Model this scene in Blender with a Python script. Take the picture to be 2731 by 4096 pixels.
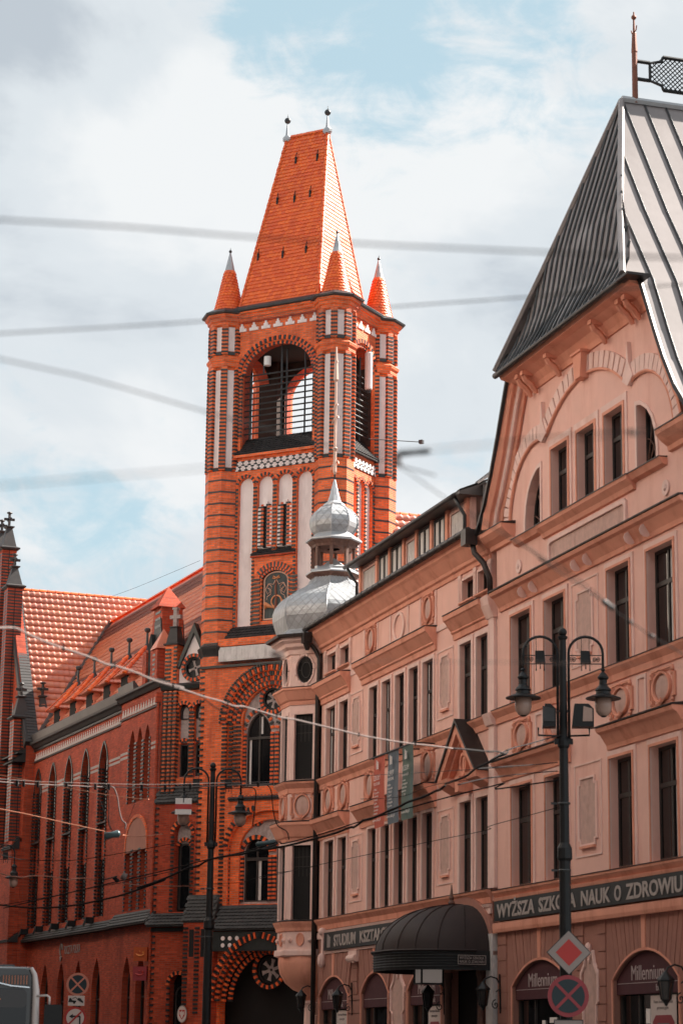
import bpy, bmesh, math, random
from math import sin, cos, pi, radians as rad, sqrt, atan2
from mathutils import Vector as V, Matrix as Mx
from mathutils.geometry import tessellate_polygon
random.seed(11)
for o in list(bpy.data.objects): bpy.data.objects.remove(o)
SC = bpy.context.scene
C = SC.collection
# ------------------------------------------------------------------ camera
FPX = 9113.6; PITCH = rad(13.384); ROLL = rad(.788); EYE = V((0, 0, 1.6))
fw = V((0, cos(PITCH), sin(PITCH))); rt = V((1, 0, 0)); up = V((0, -sin(PITCH), cos(PITCH)))
cr = rt * cos(ROLL) + up * sin(ROLL); cu = up * cos(ROLL) - rt * sin(ROLL)
cam = bpy.data.cameras.new('camera'); camo = bpy.data.objects.new('camera', cam); C.objects.link(camo)
cam.sensor_fit = 'VERTICAL'; cam.sensor_height = 36; cam.sensor_width = 24; cam.lens = FPX / 4096 * 36
cam.clip_start = .5; cam.clip_end = 4000
m3 = Mx((cr, cu, -fw)).transposed(); camo.matrix_world = Mx.Translation(EYE) @ m3.to_4x4()
cam.dof.use_dof = True; cam.dof.focus_distance = 86; cam.dof.aperture_fstop = 2.4
SC.camera = camo
# ------------------------------------------------------------------ sun, sky, exposure
SUN_AZ, SUN_EL = 66, 43
sd = V((sin(rad(SUN_AZ)) * cos(rad(SUN_EL)), cos(rad(SUN_AZ)) * cos(rad(SUN_EL)), sin(rad(SUN_EL))))
sl = bpy.data.lights.new('sun', 'SUN'); sl.energy = 5; sl.angle = rad(.6); sl.color = (1, .93, .84)
so = bpy.data.objects.new('sun', sl); C.objects.link(so); so.rotation_euler = sd.to_track_quat('Z', 'Y').to_euler(); so.location = (60, 40, 80)
SC.view_settings.view_transform = 'Standard'; SC.view_settings.look = 'None'; SC.view_settings.gamma = 1
SC.view_settings.use_curve_mapping = False
SC.view_settings.exposure = 1.75
W = bpy.data.worlds.new('World'); SC.world = W; W.use_nodes = True
nt = W.node_tree; nt.nodes.clear()
def N(t, typ, **k):
    n = t.nodes.new(typ)
    for a, b in k.items():
        if a == 'op': n.operation = b
        elif isinstance(a, str) and hasattr(n, a) and a not in ('inputs',): setattr(n, a, b)
    return n
def dirv(px, py):
    d = fw * FPX + cr * (px - 1365.5) - cu * (py - 2048); return d.normalized()
wo = N(nt, 'ShaderNodeOutputWorld'); bg = N(nt, 'ShaderNodeBackground'); bg.inputs[1].default_value = .1
sky = N(nt, 'ShaderNodeTexSky', sky_type='NISHITA', sun_disc=False, sun_elevation=rad(SUN_EL), sun_rotation=rad(SUN_AZ), altitude=60, air_density=1.0, dust_density=1.6, ozone_density=1.4)
tc = N(nt, 'ShaderNodeTexCoord')
def wnoise(scale, detail, rough, off, dist=0, stretch=1.6):
    mp = N(nt, 'ShaderNodeMapping'); mp.inputs['Location'].default_value = off; mp.inputs['Scale'].default_value = (1, 1, stretch)
    nt.links.new(tc.outputs['Generated'], mp.inputs['Vector'])
    n = N(nt, 'ShaderNodeTexNoise'); n.inputs['Scale'].default_value = scale; n.inputs['Detail'].default_value = detail; n.inputs['Roughness'].default_value = rough; n.inputs['Distortion'].default_value = dist
    nt.links.new(mp.outputs[0], n.inputs['Vector']); return n.outputs['Fac']
def wm(op, a, b, cl=False):
    n = N(nt, 'ShaderNodeMath', op=op); n.use_clamp = cl
    for i, q in enumerate((a, b)):
        if isinstance(q, (int, float)): n.inputs[i].default_value = q
        else: nt.links.new(q, n.inputs[i])
    return n.outputs[0]
def ramp(src, stops, interp='EASE'):
    r = N(nt, 'ShaderNodeValToRGB'); r.color_ramp.interpolation = interp
    e = r.color_ramp.elements
    while len(e) < len(stops): e.new(.5)
    for i, (p, c) in enumerate(stops): e[i].position = p; e[i].color = (*c, 1) if len(c) == 3 else c
    nt.links.new(src, r.inputs[0]); return r.outputs[0]
def blob(px, py, r):
    n = N(nt, 'ShaderNodeVectorMath', op='DISTANCE'); n.inputs[1].default_value = dirv(px, py)
    nt.links.new(tc.outputs['Generated'], n.inputs[0])
    mr = N(nt, 'ShaderNodeMapRange', interpolation_type='SMOOTHSTEP'); mr.inputs['From Min'].default_value = r; mr.inputs['From Max'].default_value = 0
    nt.links.new(n.outputs['Value'], mr.inputs['Value']); return mr.outputs[0]
cov = wm('ADD', wm('MULTIPLY', wnoise(7.5, 12, .64, (3.1, 1.7, .4), .5), .62), wm('MULTIPLY', wnoise(24, 8, .6, (1.3, 4.7, 2.4), .8), .38))
cov = wm('ADD', cov, .145)
for px, py, r, k in ((1750, 80, .12, .15), (1250, -60, .11, .13), (2330, 260, .06, .05), (1060, 60, .06, .06), (300, 2230, .10, .10), (760, 2330, .06, .05), (1750, 380, .06, .05), (2600, 120, .05, -.10), (400, 500, .12, -.10)):
    cov = wm('SUBTRACT', cov, wm('MULTIPLY', blob(px, py, r), k))
cmask = ramp(cov, [(.43, (0, 0, 0)), (.60, (1, 1, 1))])
shade = wnoise(6.5, 6, .55, (7.7, 2.2, 5.1), .3)
shade = wm('SUBTRACT', shade, wm('MULTIPLY', blob(-150, 150, .09), .16))
shade = wm('SUBTRACT', shade, wm('MULTIPLY', blob(200, 1400, .08), .08))
shade = wm('ADD', shade, wm('MULTIPLY', blob(1500, 900, .11), .14))
shade = wm('ADD', shade, wm('MULTIPLY', blob(700, 500, .07), .08))
ccol = ramp(shade, [(.30, (1.60, 1.78, 1.96)), (.47, (2.22, 2.38, 2.50)), (.64, (2.66, 2.73, 2.77))])
bl = N(nt, 'ShaderNodeMix', data_type='RGBA', blend_type='MIX'); bl.inputs[0].default_value = .88
bl.inputs[7].default_value = (1.46, 1.96, 2.09, 1); nt.links.new(sky.outputs[0], bl.inputs[6])
mxs = N(nt, 'ShaderNodeMix', data_type='RGBA')
nt.links.new(cmask, mxs.inputs[0]); nt.links.new(bl.outputs[2], mxs.inputs[6]); nt.links.new(ccol, mxs.inputs[7])
nt.links.new(mxs.outputs[2], bg.inputs[0]); nt.links.new(bg.outputs[0], wo.inputs[0])
SC.render.engine = 'CYCLES'
try:
    SC.cycles.max_bounces = 5; SC.cycles.diffuse_bounces = 3; SC.cycles.glossy_bounces = 3; SC.cycles.use_denoising = True
except Exception: pass
# ------------------------------------------------------------------ materials
MATS = {}
def mat(name, col, rough=.8, metal=0, var=.12, nscale=2.0, stain=None, sscale=1.2, bump=.15, bscale=40, island=0, spec=.5, brick=None, emit=None, stretch=1, coat=0, ior=1.5):
    m = bpy.data.materials.new(name); m.use_nodes = True; t = m.node_tree; t.nodes.clear()
    L = t.links.new
    o = N(t, 'ShaderNodeOutputMaterial'); b = N(t, 'ShaderNodeBsdfPrincipled'); L(b.outputs[0], o.inputs[0])
    b.inputs['Roughness'].default_value = rough; b.inputs['Metallic'].default_value = metal; b.inputs['Specular IOR Level'].default_value = spec
    b.inputs['IOR'].default_value = ior
    if coat: b.inputs['Coat Weight'].default_value = coat
    tc = N(t, 'ShaderNodeTexCoord'); vec = tc.outputs['Object']
    hsv = N(t, 'ShaderNodeHueSaturation'); hsv.inputs['Color'].default_value = (*col, 1)
    if brick:
        sx = N(t, 'ShaderNodeSeparateXYZ'); L(vec, sx.inputs[0])
        ma = N(t, 'ShaderNodeMath', op='MULTIPLY_ADD'); ma.inputs[1].default_value = .62; L(sx.outputs[1], ma.inputs[0]); L(sx.outputs[0], ma.inputs[2])
        cb = N(t, 'ShaderNodeCombineXYZ'); L(ma.outputs[0], cb.inputs[0]); L(sx.outputs[2], cb.inputs[1])
        bt = N(t, 'ShaderNodeTexBrick'); L(cb.outputs[0], bt.inputs['Vector'])
        bt.inputs['Scale'].default_value = 1; bt.inputs['Brick Width'].default_value = brick[0]; bt.inputs['Row Height'].default_value = brick[1]
        bt.inputs['Mortar Size'].default_value = brick[2]; bt.inputs['Mortar Smooth'].default_value = .2; bt.inputs['Bias'].default_value = 0
        bt.offset = .5
        c2 = tuple(min(1, c * 1.28) for c in col); c1 = tuple(c * .72 for c in col)
        bt.inputs['Color1'].default_value = (*c1, 1); bt.inputs['Color2'].default_value = (*c2, 1); bt.inputs['Mortar'].default_value = (*brick[3], 1)
        L(bt.outputs['Color'], hsv.inputs['Color'])
    ns = N(t, 'ShaderNodeTexNoise'); ns.inputs['Scale'].default_value = nscale; ns.inputs['Detail'].default_value = 6; ns.inputs['Roughness'].default_value = .62
    mp = N(t, 'ShaderNodeMapping'); mp.inputs['Scale'].default_value = (1, 1, 1 / stretch); L(vec, mp.inputs[0]); L(mp.outputs[0], ns.inputs['Vector'])
    mr = N(t, 'ShaderNodeMapRange'); mr.inputs['From Min'].default_value = .25; mr.inputs['From Max'].default_value = .75; mr.inputs['To Min'].default_value = 1 - var; mr.inputs['To Max'].default_value = 1 + var
    L(ns.outputs['Fac'], mr.inputs['Value']); val = mr.outputs[0]
    if island:
        g = N(t, 'ShaderNodeNewGeometry'); oi = N(t, 'ShaderNodeObjectInfo')
        ad = N(t, 'ShaderNodeMath', op='ADD'); L(g.outputs['Random Per Island'], ad.inputs[0]); L(oi.outputs['Random'], ad.inputs[1])
        fr = N(t, 'ShaderNodeMath', op='FRACT'); L(ad.outputs[0], fr.inputs[0])
        m2 = N(t, 'ShaderNodeMapRange'); m2.inputs['To Min'].default_value = 1 - island; m2.inputs['To Max'].default_value = 1 + island; L(fr.outputs[0], m2.inputs['Value'])
        mu = N(t, 'ShaderNodeMath', op='MULTIPLY'); L(val, mu.inputs[0]); L(m2.outputs[0], mu.inputs[1]); val = mu.outputs[0]
        m4 = N(t, 'ShaderNodeMapRange'); m4.inputs['To Min'].default_value = .495; m4.inputs['To Max'].default_value = .503; L(fr.outputs[0], m4.inputs['Value']); L(m4.outputs[0], hsv.inputs['Hue'])
    L(val, hsv.inputs['Value'])
    colout = hsv.outputs[0]
    if stain:
        n2 = N(t, 'ShaderNodeTexNoise'); n2.inputs['Scale'].default_value = sscale; n2.inputs['Detail'].default_value = 7; n2.inputs['Roughness'].default_value = .7
        mp2 = N(t, 'ShaderNodeMapping'); mp2.inputs['Scale'].default_value = (1.6, 1.6, .35); L(vec, mp2.inputs[0]); L(mp2.outputs[0], n2.inputs['Vector'])
        r2 = N(t, 'ShaderNodeMapRange'); r2.inputs['From Min'].default_value = .5; r2.inputs['From Max'].default_value = .78; L(n2.outputs['Fac'], r2.inputs['Value'])
        mx = N(t, 'ShaderNodeMix', data_type='RGBA'); L(r2.outputs[0], mx.inputs[0]); L(colout, mx.inputs[6]); mx.inputs[7].default_value = (*stain, 1); colout = mx.outputs[2]
    L(colout, b.inputs['Base Color'])
    if bump:
        n3 = N(t, 'ShaderNodeTexNoise'); n3.inputs['Scale'].default_value = bscale; n3.inputs['Detail'].default_value = 4; L(vec, n3.inputs['Vector'])
        bp = N(t, 'ShaderNodeBump'); bp.inputs['Strength'].default_value = bump; bp.inputs['Distance'].default_value = .02
        if brick:
            mxb = N(t, 'ShaderNodeMath', op='MULTIPLY_ADD'); mxb.inputs[1].default_value = -1.4; L(bt.outputs['Fac'], mxb.inputs[0]); L(n3.outputs['Fac'], mxb.inputs[2]); L(mxb.outputs[0], bp.inputs['Height'])
        else: L(n3.outputs['Fac'], bp.inputs['Height'])
        L(bp.outputs[0], b.inputs['Normal'])
    if emit:
        b.inputs['Emission Color'].default_value = (*emit[:3], 1); b.inputs['Emission Strength'].default_value = emit[3]
    MATS[name] = m; return m
BRK = (.26, .0762, .010, (.46, .21, .13))
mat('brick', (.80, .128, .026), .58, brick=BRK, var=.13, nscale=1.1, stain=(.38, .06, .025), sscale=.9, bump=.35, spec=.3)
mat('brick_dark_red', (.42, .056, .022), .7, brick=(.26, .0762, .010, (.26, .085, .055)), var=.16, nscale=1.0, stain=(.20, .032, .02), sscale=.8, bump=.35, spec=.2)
mat('glazed', (.022, .026, .026), .38, var=.3, nscale=7, bump=.1, island=.35)
mat('orange_unit', (.72, .115, .026), .7, var=.15, nscale=8, island=.22, bump=.1)
mat('tower_plaster', (.80, .70, .68), .9, var=.07, nscale=1.6, stain=(.58, .47, .45), sscale=1.1, bump=.2)
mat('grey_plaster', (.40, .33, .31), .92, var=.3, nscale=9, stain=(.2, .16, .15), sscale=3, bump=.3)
mat('white_render', (.62, .58, .56), .9, var=.15, nscale=3, stain=(.3, .25, .24), sscale=3.5, bump=.2)
mat('tile_orange', (.82, .135, .022), .44, var=.1, nscale=1.5, island=.10, bump=.06, spec=.45)
mat('tile_red', (.62, .17, .075), .5, var=.12, nscale=.8, island=.08, stain=(.40, .10, .055), sscale=.6, bump=.06, spec=1.0, ior=1.68)
mat('tile_brown', (.20, .062, .045), .5, var=.14, nscale=.8, island=.14, bump=.06, spec=.6)
mat('tile_black', (.020, .018, .018), .6, var=.3, nscale=4, island=.4, bump=.1)
mat('pink', (.9, .54, .45), .9, var=.07, nscale=.9, stain=(.74, .37, .29), sscale=.7, bump=.12, spec=.2)
mat('pink_light', (.89, .62, .55), .9, var=.08, nscale=1.4, stain=(.74, .44, .36), sscale=1.2, bump=.12, spec=.2)
mat('pink_deep', (.82, .37, .26), .9, var=.09, nscale=1.4, stain=(.56, .20, .125), sscale=1.0, bump=.12, spec=.2)  # deep orange; warm soffit shade put into the cornice colour
mat('pink_panel', (.62, .40, .34), .92, var=.16, nscale=6, stain=(.44, .25, .2), sscale=2.0, bump=.25)
mat('pink_dimmed', (.40, .18, .135), .9, var=.1, nscale=2, stain=(.36, .16, .12), sscale=1.2, bump=.15)  # darkened pink; street-level dimness put into the ground-floor colour
mat('timber_pink', (.64, .38, .32), .85, var=.12, nscale=5, stain=(.45, .26, .2), sscale=3, bump=.2, stretch=6)
mat('wood_brown', (.13, .062, .045), .7, var=.3, nscale=6, stain=(.28, .16, .12), sscale=5, bump=.25, stretch=5)
mat('zinc', (.43, .445, .465), .46, metal=.35, var=.10, nscale=1.4, stain=(.36, .345, .345), sscale=1.3, island=.1, bump=.06, bscale=14)
mat('zinc_seam', (.36, .36, .37), .5, metal=.5, var=.1, bump=0)
mat('sheet_roof', (.25, .22, .215), .42, metal=.25, var=.12, nscale=.7, stain=(.21, .18, .175), sscale=.8, bump=.06, bscale=5)
mat('sheet_dark', (.10, .088, .085), .5, metal=.3, var=.2, nscale=2, bump=.06)
mat('iron', (.008, .009, .010), .5, metal=.2, var=.25, nscale=5, bump=.08)
mat('iron_grey', (.06, .062, .064), .45, metal=.6, var=.2, nscale=5, bump=.08)
mat('copper_rust', (.19, .07, .045), .6, metal=.4, var=.25, nscale=5, bump=.1)
mat('gutter_metal', (.042, .034, .032), .45, metal=.5, var=.25, nscale=3, bump=.1)
mat('slate_ledge', (.035, .031, .031), .6, var=.25, nscale=3, island=.2, bump=.15)
mat('glass', (.006, .007, .008), .06, var=.2, nscale=.7, bump=0, spec=.5)
mat('glass_room', (.02, .016, .015), .12, var=.4, nscale=1.2, bump=0, spec=.6)
mat('frame_dark', (.03, .024, .022), .5, var=.2, nscale=4, bump=.05)
mat('frame_white', (.60, .57, .55), .5, var=.08, bump=.05)
mat('curtain', (.60, .57, .55), .9, var=.12, nscale=3, bump=.1, stretch=8)
mat('belfry_shade', (.035, .018, .013), .95, var=.2, bump=0)  # near-black brown; shade of the belfry interior put into the colour
mat('dark_room', (.012, .011, .011), .95, var=.1, bump=0)
mat('sign_dark', (.012, .017, .019), .5, var=.15, nscale=2, bump=.03)
mat('letter', (.42, .36, .33), .6, var=.1, nscale=6, bump=0)
mat('awning_cloth', (.075, .018, .024), .8, var=.14, nscale=3, bump=.1)
mat('awning_mark', (.50, .40, .38), .7, var=.05, bump=0)
mat('canopy_cloth', (.024, .013, .012), .7, var=.2, nscale=2.5, bump=.15, bscale=12)
mat('canopy_band', (.008, .010, .011), .6, var=.2, nscale=3, bump=.1)
mat('sign_red', (.45, .035, .03), .45, var=.06, bump=0)
mat('sign_red_dull', (.30, .04, .05), .5, var=.1, bump=0)
mat('sign_salmon', (.60, .22, .15), .45, var=.06, bump=0)
mat('sign_blue', (.012, .028, .036), .45, var=.1, bump=0)
mat('sign_white', (.66, .55, .50), .45, var=.06, bump=0)
mat('sign_grey', (.30, .25, .23), .5, var=.08, bump=0)
mat('sign_black', (.014, .014, .015), .5, var=.1, bump=0)
mat('banner_red', (.55, .12, .075), .85, var=.1, nscale=3, bump=.06, stretch=3)
mat('banner_blue', (.13, .16, .19), .85, var=.3, nscale=2.5, stain=(.2, .2, .21), sscale=1.5, bump=.06, stretch=3)
mat('banner_green', (.11, .15, .125), .85, var=.3, nscale=2.5, stain=(.08, .15, .18), sscale=1.5, bump=.06, stretch=3)
mat('banner_ink', (.72, .66, .63), .8, var=.05, bump=0)
mat('globe_glass', (.40, .27, .22), .25, var=.15, nscale=4, bump=0)
mat('white_paint', (.70, .68, .66), .4, var=.06, bump=.03)
mat('cable_light', (.15, .11, .10), .8, var=.2, nscale=20, bump=.1)
mat('cable_dark', (.016, .014, .014), .85, var=.2, nscale=20, bump=.1, spec=.15)
mat('copper_wire', (.42, .17, .10), .35, metal=.7, var=.2, nscale=10, bump=0)
mat('insulator_teal', (.03, .06, .065), .35, var=.2, bump=0)
mat('mosaic_ground', (.022, .035, .036), .55, var=.35, nscale=7, stain=(.07, .085, .085), sscale=5, bump=.15)
mat('mosaic_gold', (.62, .24, .10), .5, var=.2, nscale=12, bump=.15)
mat('mosaic_pale', (.62, .36, .26), .6, var=.15, nscale=12, bump=.1)
mat('gold_leaf', (.62, .42, .34), .4, metal=.4, var=.15, bump=.05)
mat('orange_box', (.42, .075, .018), .5, var=.1, bump=0)
mat('orange_mark', (.70, .22, .05), .5, var=.05, bump=0)
mat('bus_paint', (.055, .058, .06), .22, var=.1, bump=0, coat=.4)
mat('bus_white', (.62, .57, .55), .3, var=.06, bump=0, coat=.4)
mat('chrome', (.75, .78, .8), .12, metal=1, var=.03, bump=0)
mat('led_orange', (.8, .2, .03), .4, var=0, bump=0, emit=(1, .22, .03, 2.2))
mat('lit_panel', (.55, .47, .42), .6, var=.06, nscale=2, bump=0, emit=(1, .86, .78, .03))
mat('asphalt', (.048, .046, .045), .9, var=.25, nscale=.8, bump=.3)
mat('paving', (.12, .115, .11), .9, var=.2, nscale=1.2, bump=.3, brick=(.5, .5, .012, (.06, .06, .06)))
mat('kerb', (.2, .195, .19), .85, var=.15, bump=.2)
mat('line_white', (.6, .6, .58), .8, var=.2, nscale=4, bump=.1)
mat('bounce_cream', (.82, .72, .63), .88, var=.08, nscale=1, bump=.1)  # pale upper storeys of added houses, bouncing sun onto the fronts
mat('blocker_dark', (.03, .018, .015), .88, var=.12, nscale=1, bump=.1)  # near-black walls of added houses, keeping bounce off the lower fronts
# ------------------------------------------------------------------ mesh builder
class MB:
    def __init__(s): s.v = []; s.f = []
    def add(s, vs, fs):
        b = len(s.v); s.v += [tuple(p) for p in vs]; s.f += [tuple(b + i for i in f) for f in fs]; return s
    def box(s, x0, y0, z0, x1, y1, z1):
        return s.add([(x0, y0, z0), (x1, y0, z0), (x1, y1, z0), (x0, y1, z0), (x0, y0, z1), (x1, y0, z1), (x1, y1, z1), (x0, y1, z1)],
                     [(3, 2, 1, 0), (4, 5, 6, 7), (0, 1, 5, 4), (1, 2, 6, 5), (2, 3, 7, 6), (3, 0, 4, 7)])
    def prism(s, poly, y0, y1):
        n = len(poly); vs = [(x, y0, z) for x, z in poly] + [(x, y1, z) for x, z in poly]
        return s.add(vs, [tuple(range(n)), tuple(range(2 * n - 1, n - 1, -1))] + [(i, n + i, n + (i + 1) % n, (i + 1) % n) for i in range(n)])
    def xprism(s, prof, x0, x1):
        n = len(prof); vs = [(x0, y, z) for y, z in prof] + [(x1, y, z) for y, z in prof]
        return s.add(vs, [tuple(range(n)), tuple(range(2 * n - 1, n - 1, -1))] + [(i, n + i, n + (i + 1) % n, (i + 1) % n) for i in range(n)])
    def zprism(s, poly, z0, z1):
        n = len(poly); vs = [(x, y, z0) for x, y in poly] + [(x, y, z1) for x, y in poly]
        return s.add(vs, [tuple(range(n - 1, -1, -1)), tuple(range(n, 2 * n))] + [(i, (i + 1) % n, n + (i + 1) % n, n + i) for i in range(n)])
    def lathe(s, prof, n, cx=0, cy=0, rot=0, cap=True):
        k = len(prof); vs = []
        for r, z in prof:
            for i in range(n):
                a = rot + 2 * pi * i / n; vs.append((cx + r * cos(a), cy + r * sin(a), z))
        fs = [(j * n + i, j * n + (i + 1) % n, (j + 1) * n + (i + 1) % n, (j + 1) * n + i) for j in range(k - 1) for i in range(n)]
        if cap: fs += [tuple(range(n - 1, -1, -1)), tuple((k - 1) * n + i for i in range(n))]
        return s.add(vs, fs)
    def tube(s, pts, r, n=6, cap=True):
        pts = [V(p) for p in pts]; vs = []; rr = r if isinstance(r, (list, tuple)) else [r] * len(pts)
        prev = None
        for i, p in enumerate(pts):
            d = (pts[min(i + 1, len(pts) - 1)] - pts[max(i - 1, 0)]).normalized()
            if prev is None:
                a = d.orthogonal().normalized()
                if abs(d.z) < .9: a = d.cross(V((0, 0, 1))).normalized()
            else: a = (prev - d * prev.dot(d)).normalized()
            prev = a; b = d.cross(a)
            for k in range(n):
                t = 2 * pi * k / n; vs.append(p + (a * cos(t) + b * sin(t)) * rr[i])
        fs = [(j * n + i, j * n + (i + 1) % n, (j + 1) * n + (i + 1) % n, (j + 1) * n + i) for j in range(len(pts) - 1) for i in range(n)]
        if cap: fs += [tuple(range(n - 1, -1, -1)), tuple((len(pts) - 1) * n + i for i in range(n))]
        return s.add(vs, fs)
    def ball(s, c, r, n=10, m=6, sc=(1, 1, 1)):
        pr = [(max(r * sin(pi * i / m), .0008), -r * cos(pi * i / m)) for i in range(m + 1)]
        t = MB().lathe(pr, n)
        return s.add([(c[0] + x * sc[0], c[1] + y * sc[1], c[2] + z * sc[2]) for x, y, z in t.v], t.f)
    def wall(s, out, holes, y0, y1, back=None):
        """plate in XZ at y0 with holes whose reveals run to y1"""
        polys = [out] + list(holes); pts = [p for q in polys for p in q]
        tris = tessellate_polygon([[V((x, z, 0)) for x, z in q] for q in polys])
        s.add([(x, y0, z) for x, z in pts], [tuple(t) for t in tris])
        for q in holes:
            n = len(q); s.add([(x, y0, z) for x, z in q] + [(x, y1, z) for x, z in q], [(i, (i + 1) % n, n + (i + 1) % n, n + i) for i in range(n)])
        n = len(out); yb = y1 if back is None else back
        s.add([(x, y0, z) for x, z in out] + [(x, yb, z) for x, z in out], [(i, n + i, n + (i + 1) % n, (i + 1) % n) for i in range(n)])
        return s
    def xf(s, M): s.v = [tuple(M @ V(p)) for p in s.v]; return s
    def join(s, o): return s.add(o.v, o.f)
    def mesh(s, name, m=None, smooth=False, fix=True):
        me = bpy.data.meshes.new(name); me.from_pydata(s.v, [], s.f)
        if fix:
            bm = bmesh.new(); bm.from_mesh(me); bmesh.ops.recalc_face_normals(bm, faces=bm.faces[:]); bm.to_mesh(me); bm.free()
        if smooth:
            for p in me.polygons: p.use_smooth = True
        if m: me.materials.append(MATS[m])
        return me
def place(o, parent, M=None):
    C.objects.link(o)
    if parent: o.parent = parent
    if M is not None: o.matrix_basis = M
    return o
def P_(name, mb, m, parent=None, M=None, smooth=False, kind=None, label=None, fix=True):
    me = mb if isinstance(mb, bpy.types.Mesh) else mb.mesh(name, m, smooth, fix)
    o = bpy.data.objects.new(name, me); place(o, parent, M)
    if kind: o['kind'] = kind
    if label: o['label'] = label
    return o
def tag(o, label, cat, group=None):
    o['label'] = label; o['category'] = cat
    if group: o['group'] = group
    return o
def thing(name, label, cat, loc=(0, 0, 0), rz=0, group=None):
    o = bpy.data.objects.new(name, None); C.objects.link(o); o.location = loc; o.rotation_euler = (0, 0, rz); o.empty_display_size = .3
    return tag(o, label, cat, group)
def box(name, m, parent, x0, y0, z0, x1, y1, z1, **k): return P_(name, MB().box(x0, y0, z0, x1, y1, z1), m, parent, **k)
def mould(name, m, parent, x0, x1, prof, **k):   # prof (out, z)
    return P_(name, MB().xprism([(-o, z) for o, z in prof], x0, x1), m, parent, **k)
def arch(x0, x1, z0, zs, za, n=7):
    xm = (x0 + x1) / 2; hw = (x1 - x0) / 2; ri = za - zs
    p = [(x0, z0), (x1, z0)]
    if ri >= hw * .999:
        R = (hw * hw + ri * ri) / (2 * hw); A = math.asin(min(1, ri / R))
        rg = [(x1 - R * (1 - cos(A * i / n)), zs + R * sin(A * i / n)) for i in range(n + 1)]
    else: rg = [(xm + hw * cos(pi / 2 * i / n), zs + ri * sin(pi / 2 * i / n)) for i in range(n + 1)]
    return p + rg + [(2 * xm - x, z) for x, z in reversed(rg[:-1])]
def circ(cx, cz, rx, rz=None, n=20): rz = rz or rx; return [(cx + rx * cos(2 * pi * i / n), cz + rz * sin(2 * pi * i / n)) for i in range(n)]
def rect(x0, x1, z0, z1): return [(x0, z0), (x1, z0), (x1, z1), (x0, z1)]
def ring(outer, inner, y0, y1):
    n = len(outer); m = MB()
    vs = [(x, y0, z) for x, z in outer] + [(x, y0, z) for x, z in inner] + [(x, y1, z) for x, z in outer] + [(x, y1, z) for x, z in inner]
    f = []
    for i in range(n):
        j = (i + 1) % n
        f += [(i, j, n + j, n + i), (n + i, n + j, 3 * n + j, 3 * n + i), (i, 2 * n + i, 2 * n + j, j)]
    return m.add(vs, f)
def oct_pts(cx, cy, s):
    a = s * 1.2071; h = s / 2
    return [(cx - h, cy - a), (cx + h, cy - a), (cx + a, cy - h), (cx + a, cy + h), (cx + h, cy + a), (cx - h, cy + a), (cx - a, cy + h), (cx - a, cy - h)]
_U = {}
def unit_box(m):
    if m not in _U: _U[m] = MB().box(-.5, -.5, -.5, .5, .5, .5).mesh('block_' + m, m)
    return _U[m]
class Pieces:
    """many alike blocks of one thing: the first n become parts, the rest one joined 'stuff' part"""
    def __init__(s, name, m, parent, n=300, rest=None): s.name, s.m, s.parent, s.n, s.rest, s.L = name, m, parent, n, rest or name + '_rows', []
    def add(s, c, dims, rz=0, ry=0):
        s.L.append(Mx.Translation(c) @ Mx.Rotation(rz, 4, 'Z') @ Mx.Rotation(ry, 4, 'Y') @ Mx.Diagonal((*dims, 1)))
    def done(s, shuffle=False):
        if shuffle: random.shuffle(s.L)
        u = unit_box(s.m)
        for M in s.L[:s.n]:
            o = bpy.data.objects.new(s.name, u); place(o, s.parent, M)
        if len(s.L) > s.n:
            b = MB()
            for M in s.L[s.n:]:
                t = MB().box(-.5, -.5, -.5, .5, .5, .5).xf(M); b.join(t)
            P_(s.rest, b, s.m, s.parent, kind='stuff', fix=False)
def tile_mesh(kind, w, h):
    if kind == 'beaver':
        hw = w * .485; L = h * 1.28; zb, zt, th = .042, .006, .03
        p = [(-hw, h * .18), (-hw * .55, .02 * h), (0, -.05 * h), (hw * .55, .02 * h), (hw, h * .18), (hw, L), (-hw, L)]
        zz = lambda y: zb + (zt - zb) * max(0, min(1, y / L))
        vs = [(x, y, zz(y)) for x, y in p] + [(x, y, zz(y) - th) for x, y in p[:5]]
        fs = [tuple(range(7))] + [(i, i + 7, i + 8, i + 1) for i in range(4)]
        return MB().add(vs, fs)
    n = 6; L = h * 1.16; vs = []; zb, zt = .085, .004
    pr = [(-.5, .0), (-.40, -.005), (-.2, -.003), (.0, .004), (.2, .011), (.38, .018), (.505, .006)]
    for y, zo in ((0, zb), (L, zt), (0, zb - .07)):
        for x, z in pr: vs.append((x * w, y, z + zo))
    k = len(pr)
    return MB().add(vs, [(i, i + 1, k + i + 1, k + i) for i in range(k - 1)] + [(i, 2 * k + i, 2 * k + i + 1, i + 1) for i in range(k - 1)])
def inside(poly, s, t):
    c = False; n = len(poly)
    for i in range(n):
        x0, y0 = poly[i]; x1, y1 = poly[(i + 1) % n]
        if (y0 > t) != (y1 > t) and s < (x1 - x0) * (t - y0) / (y1 - y0) + x0: c = not c
    return c
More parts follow.
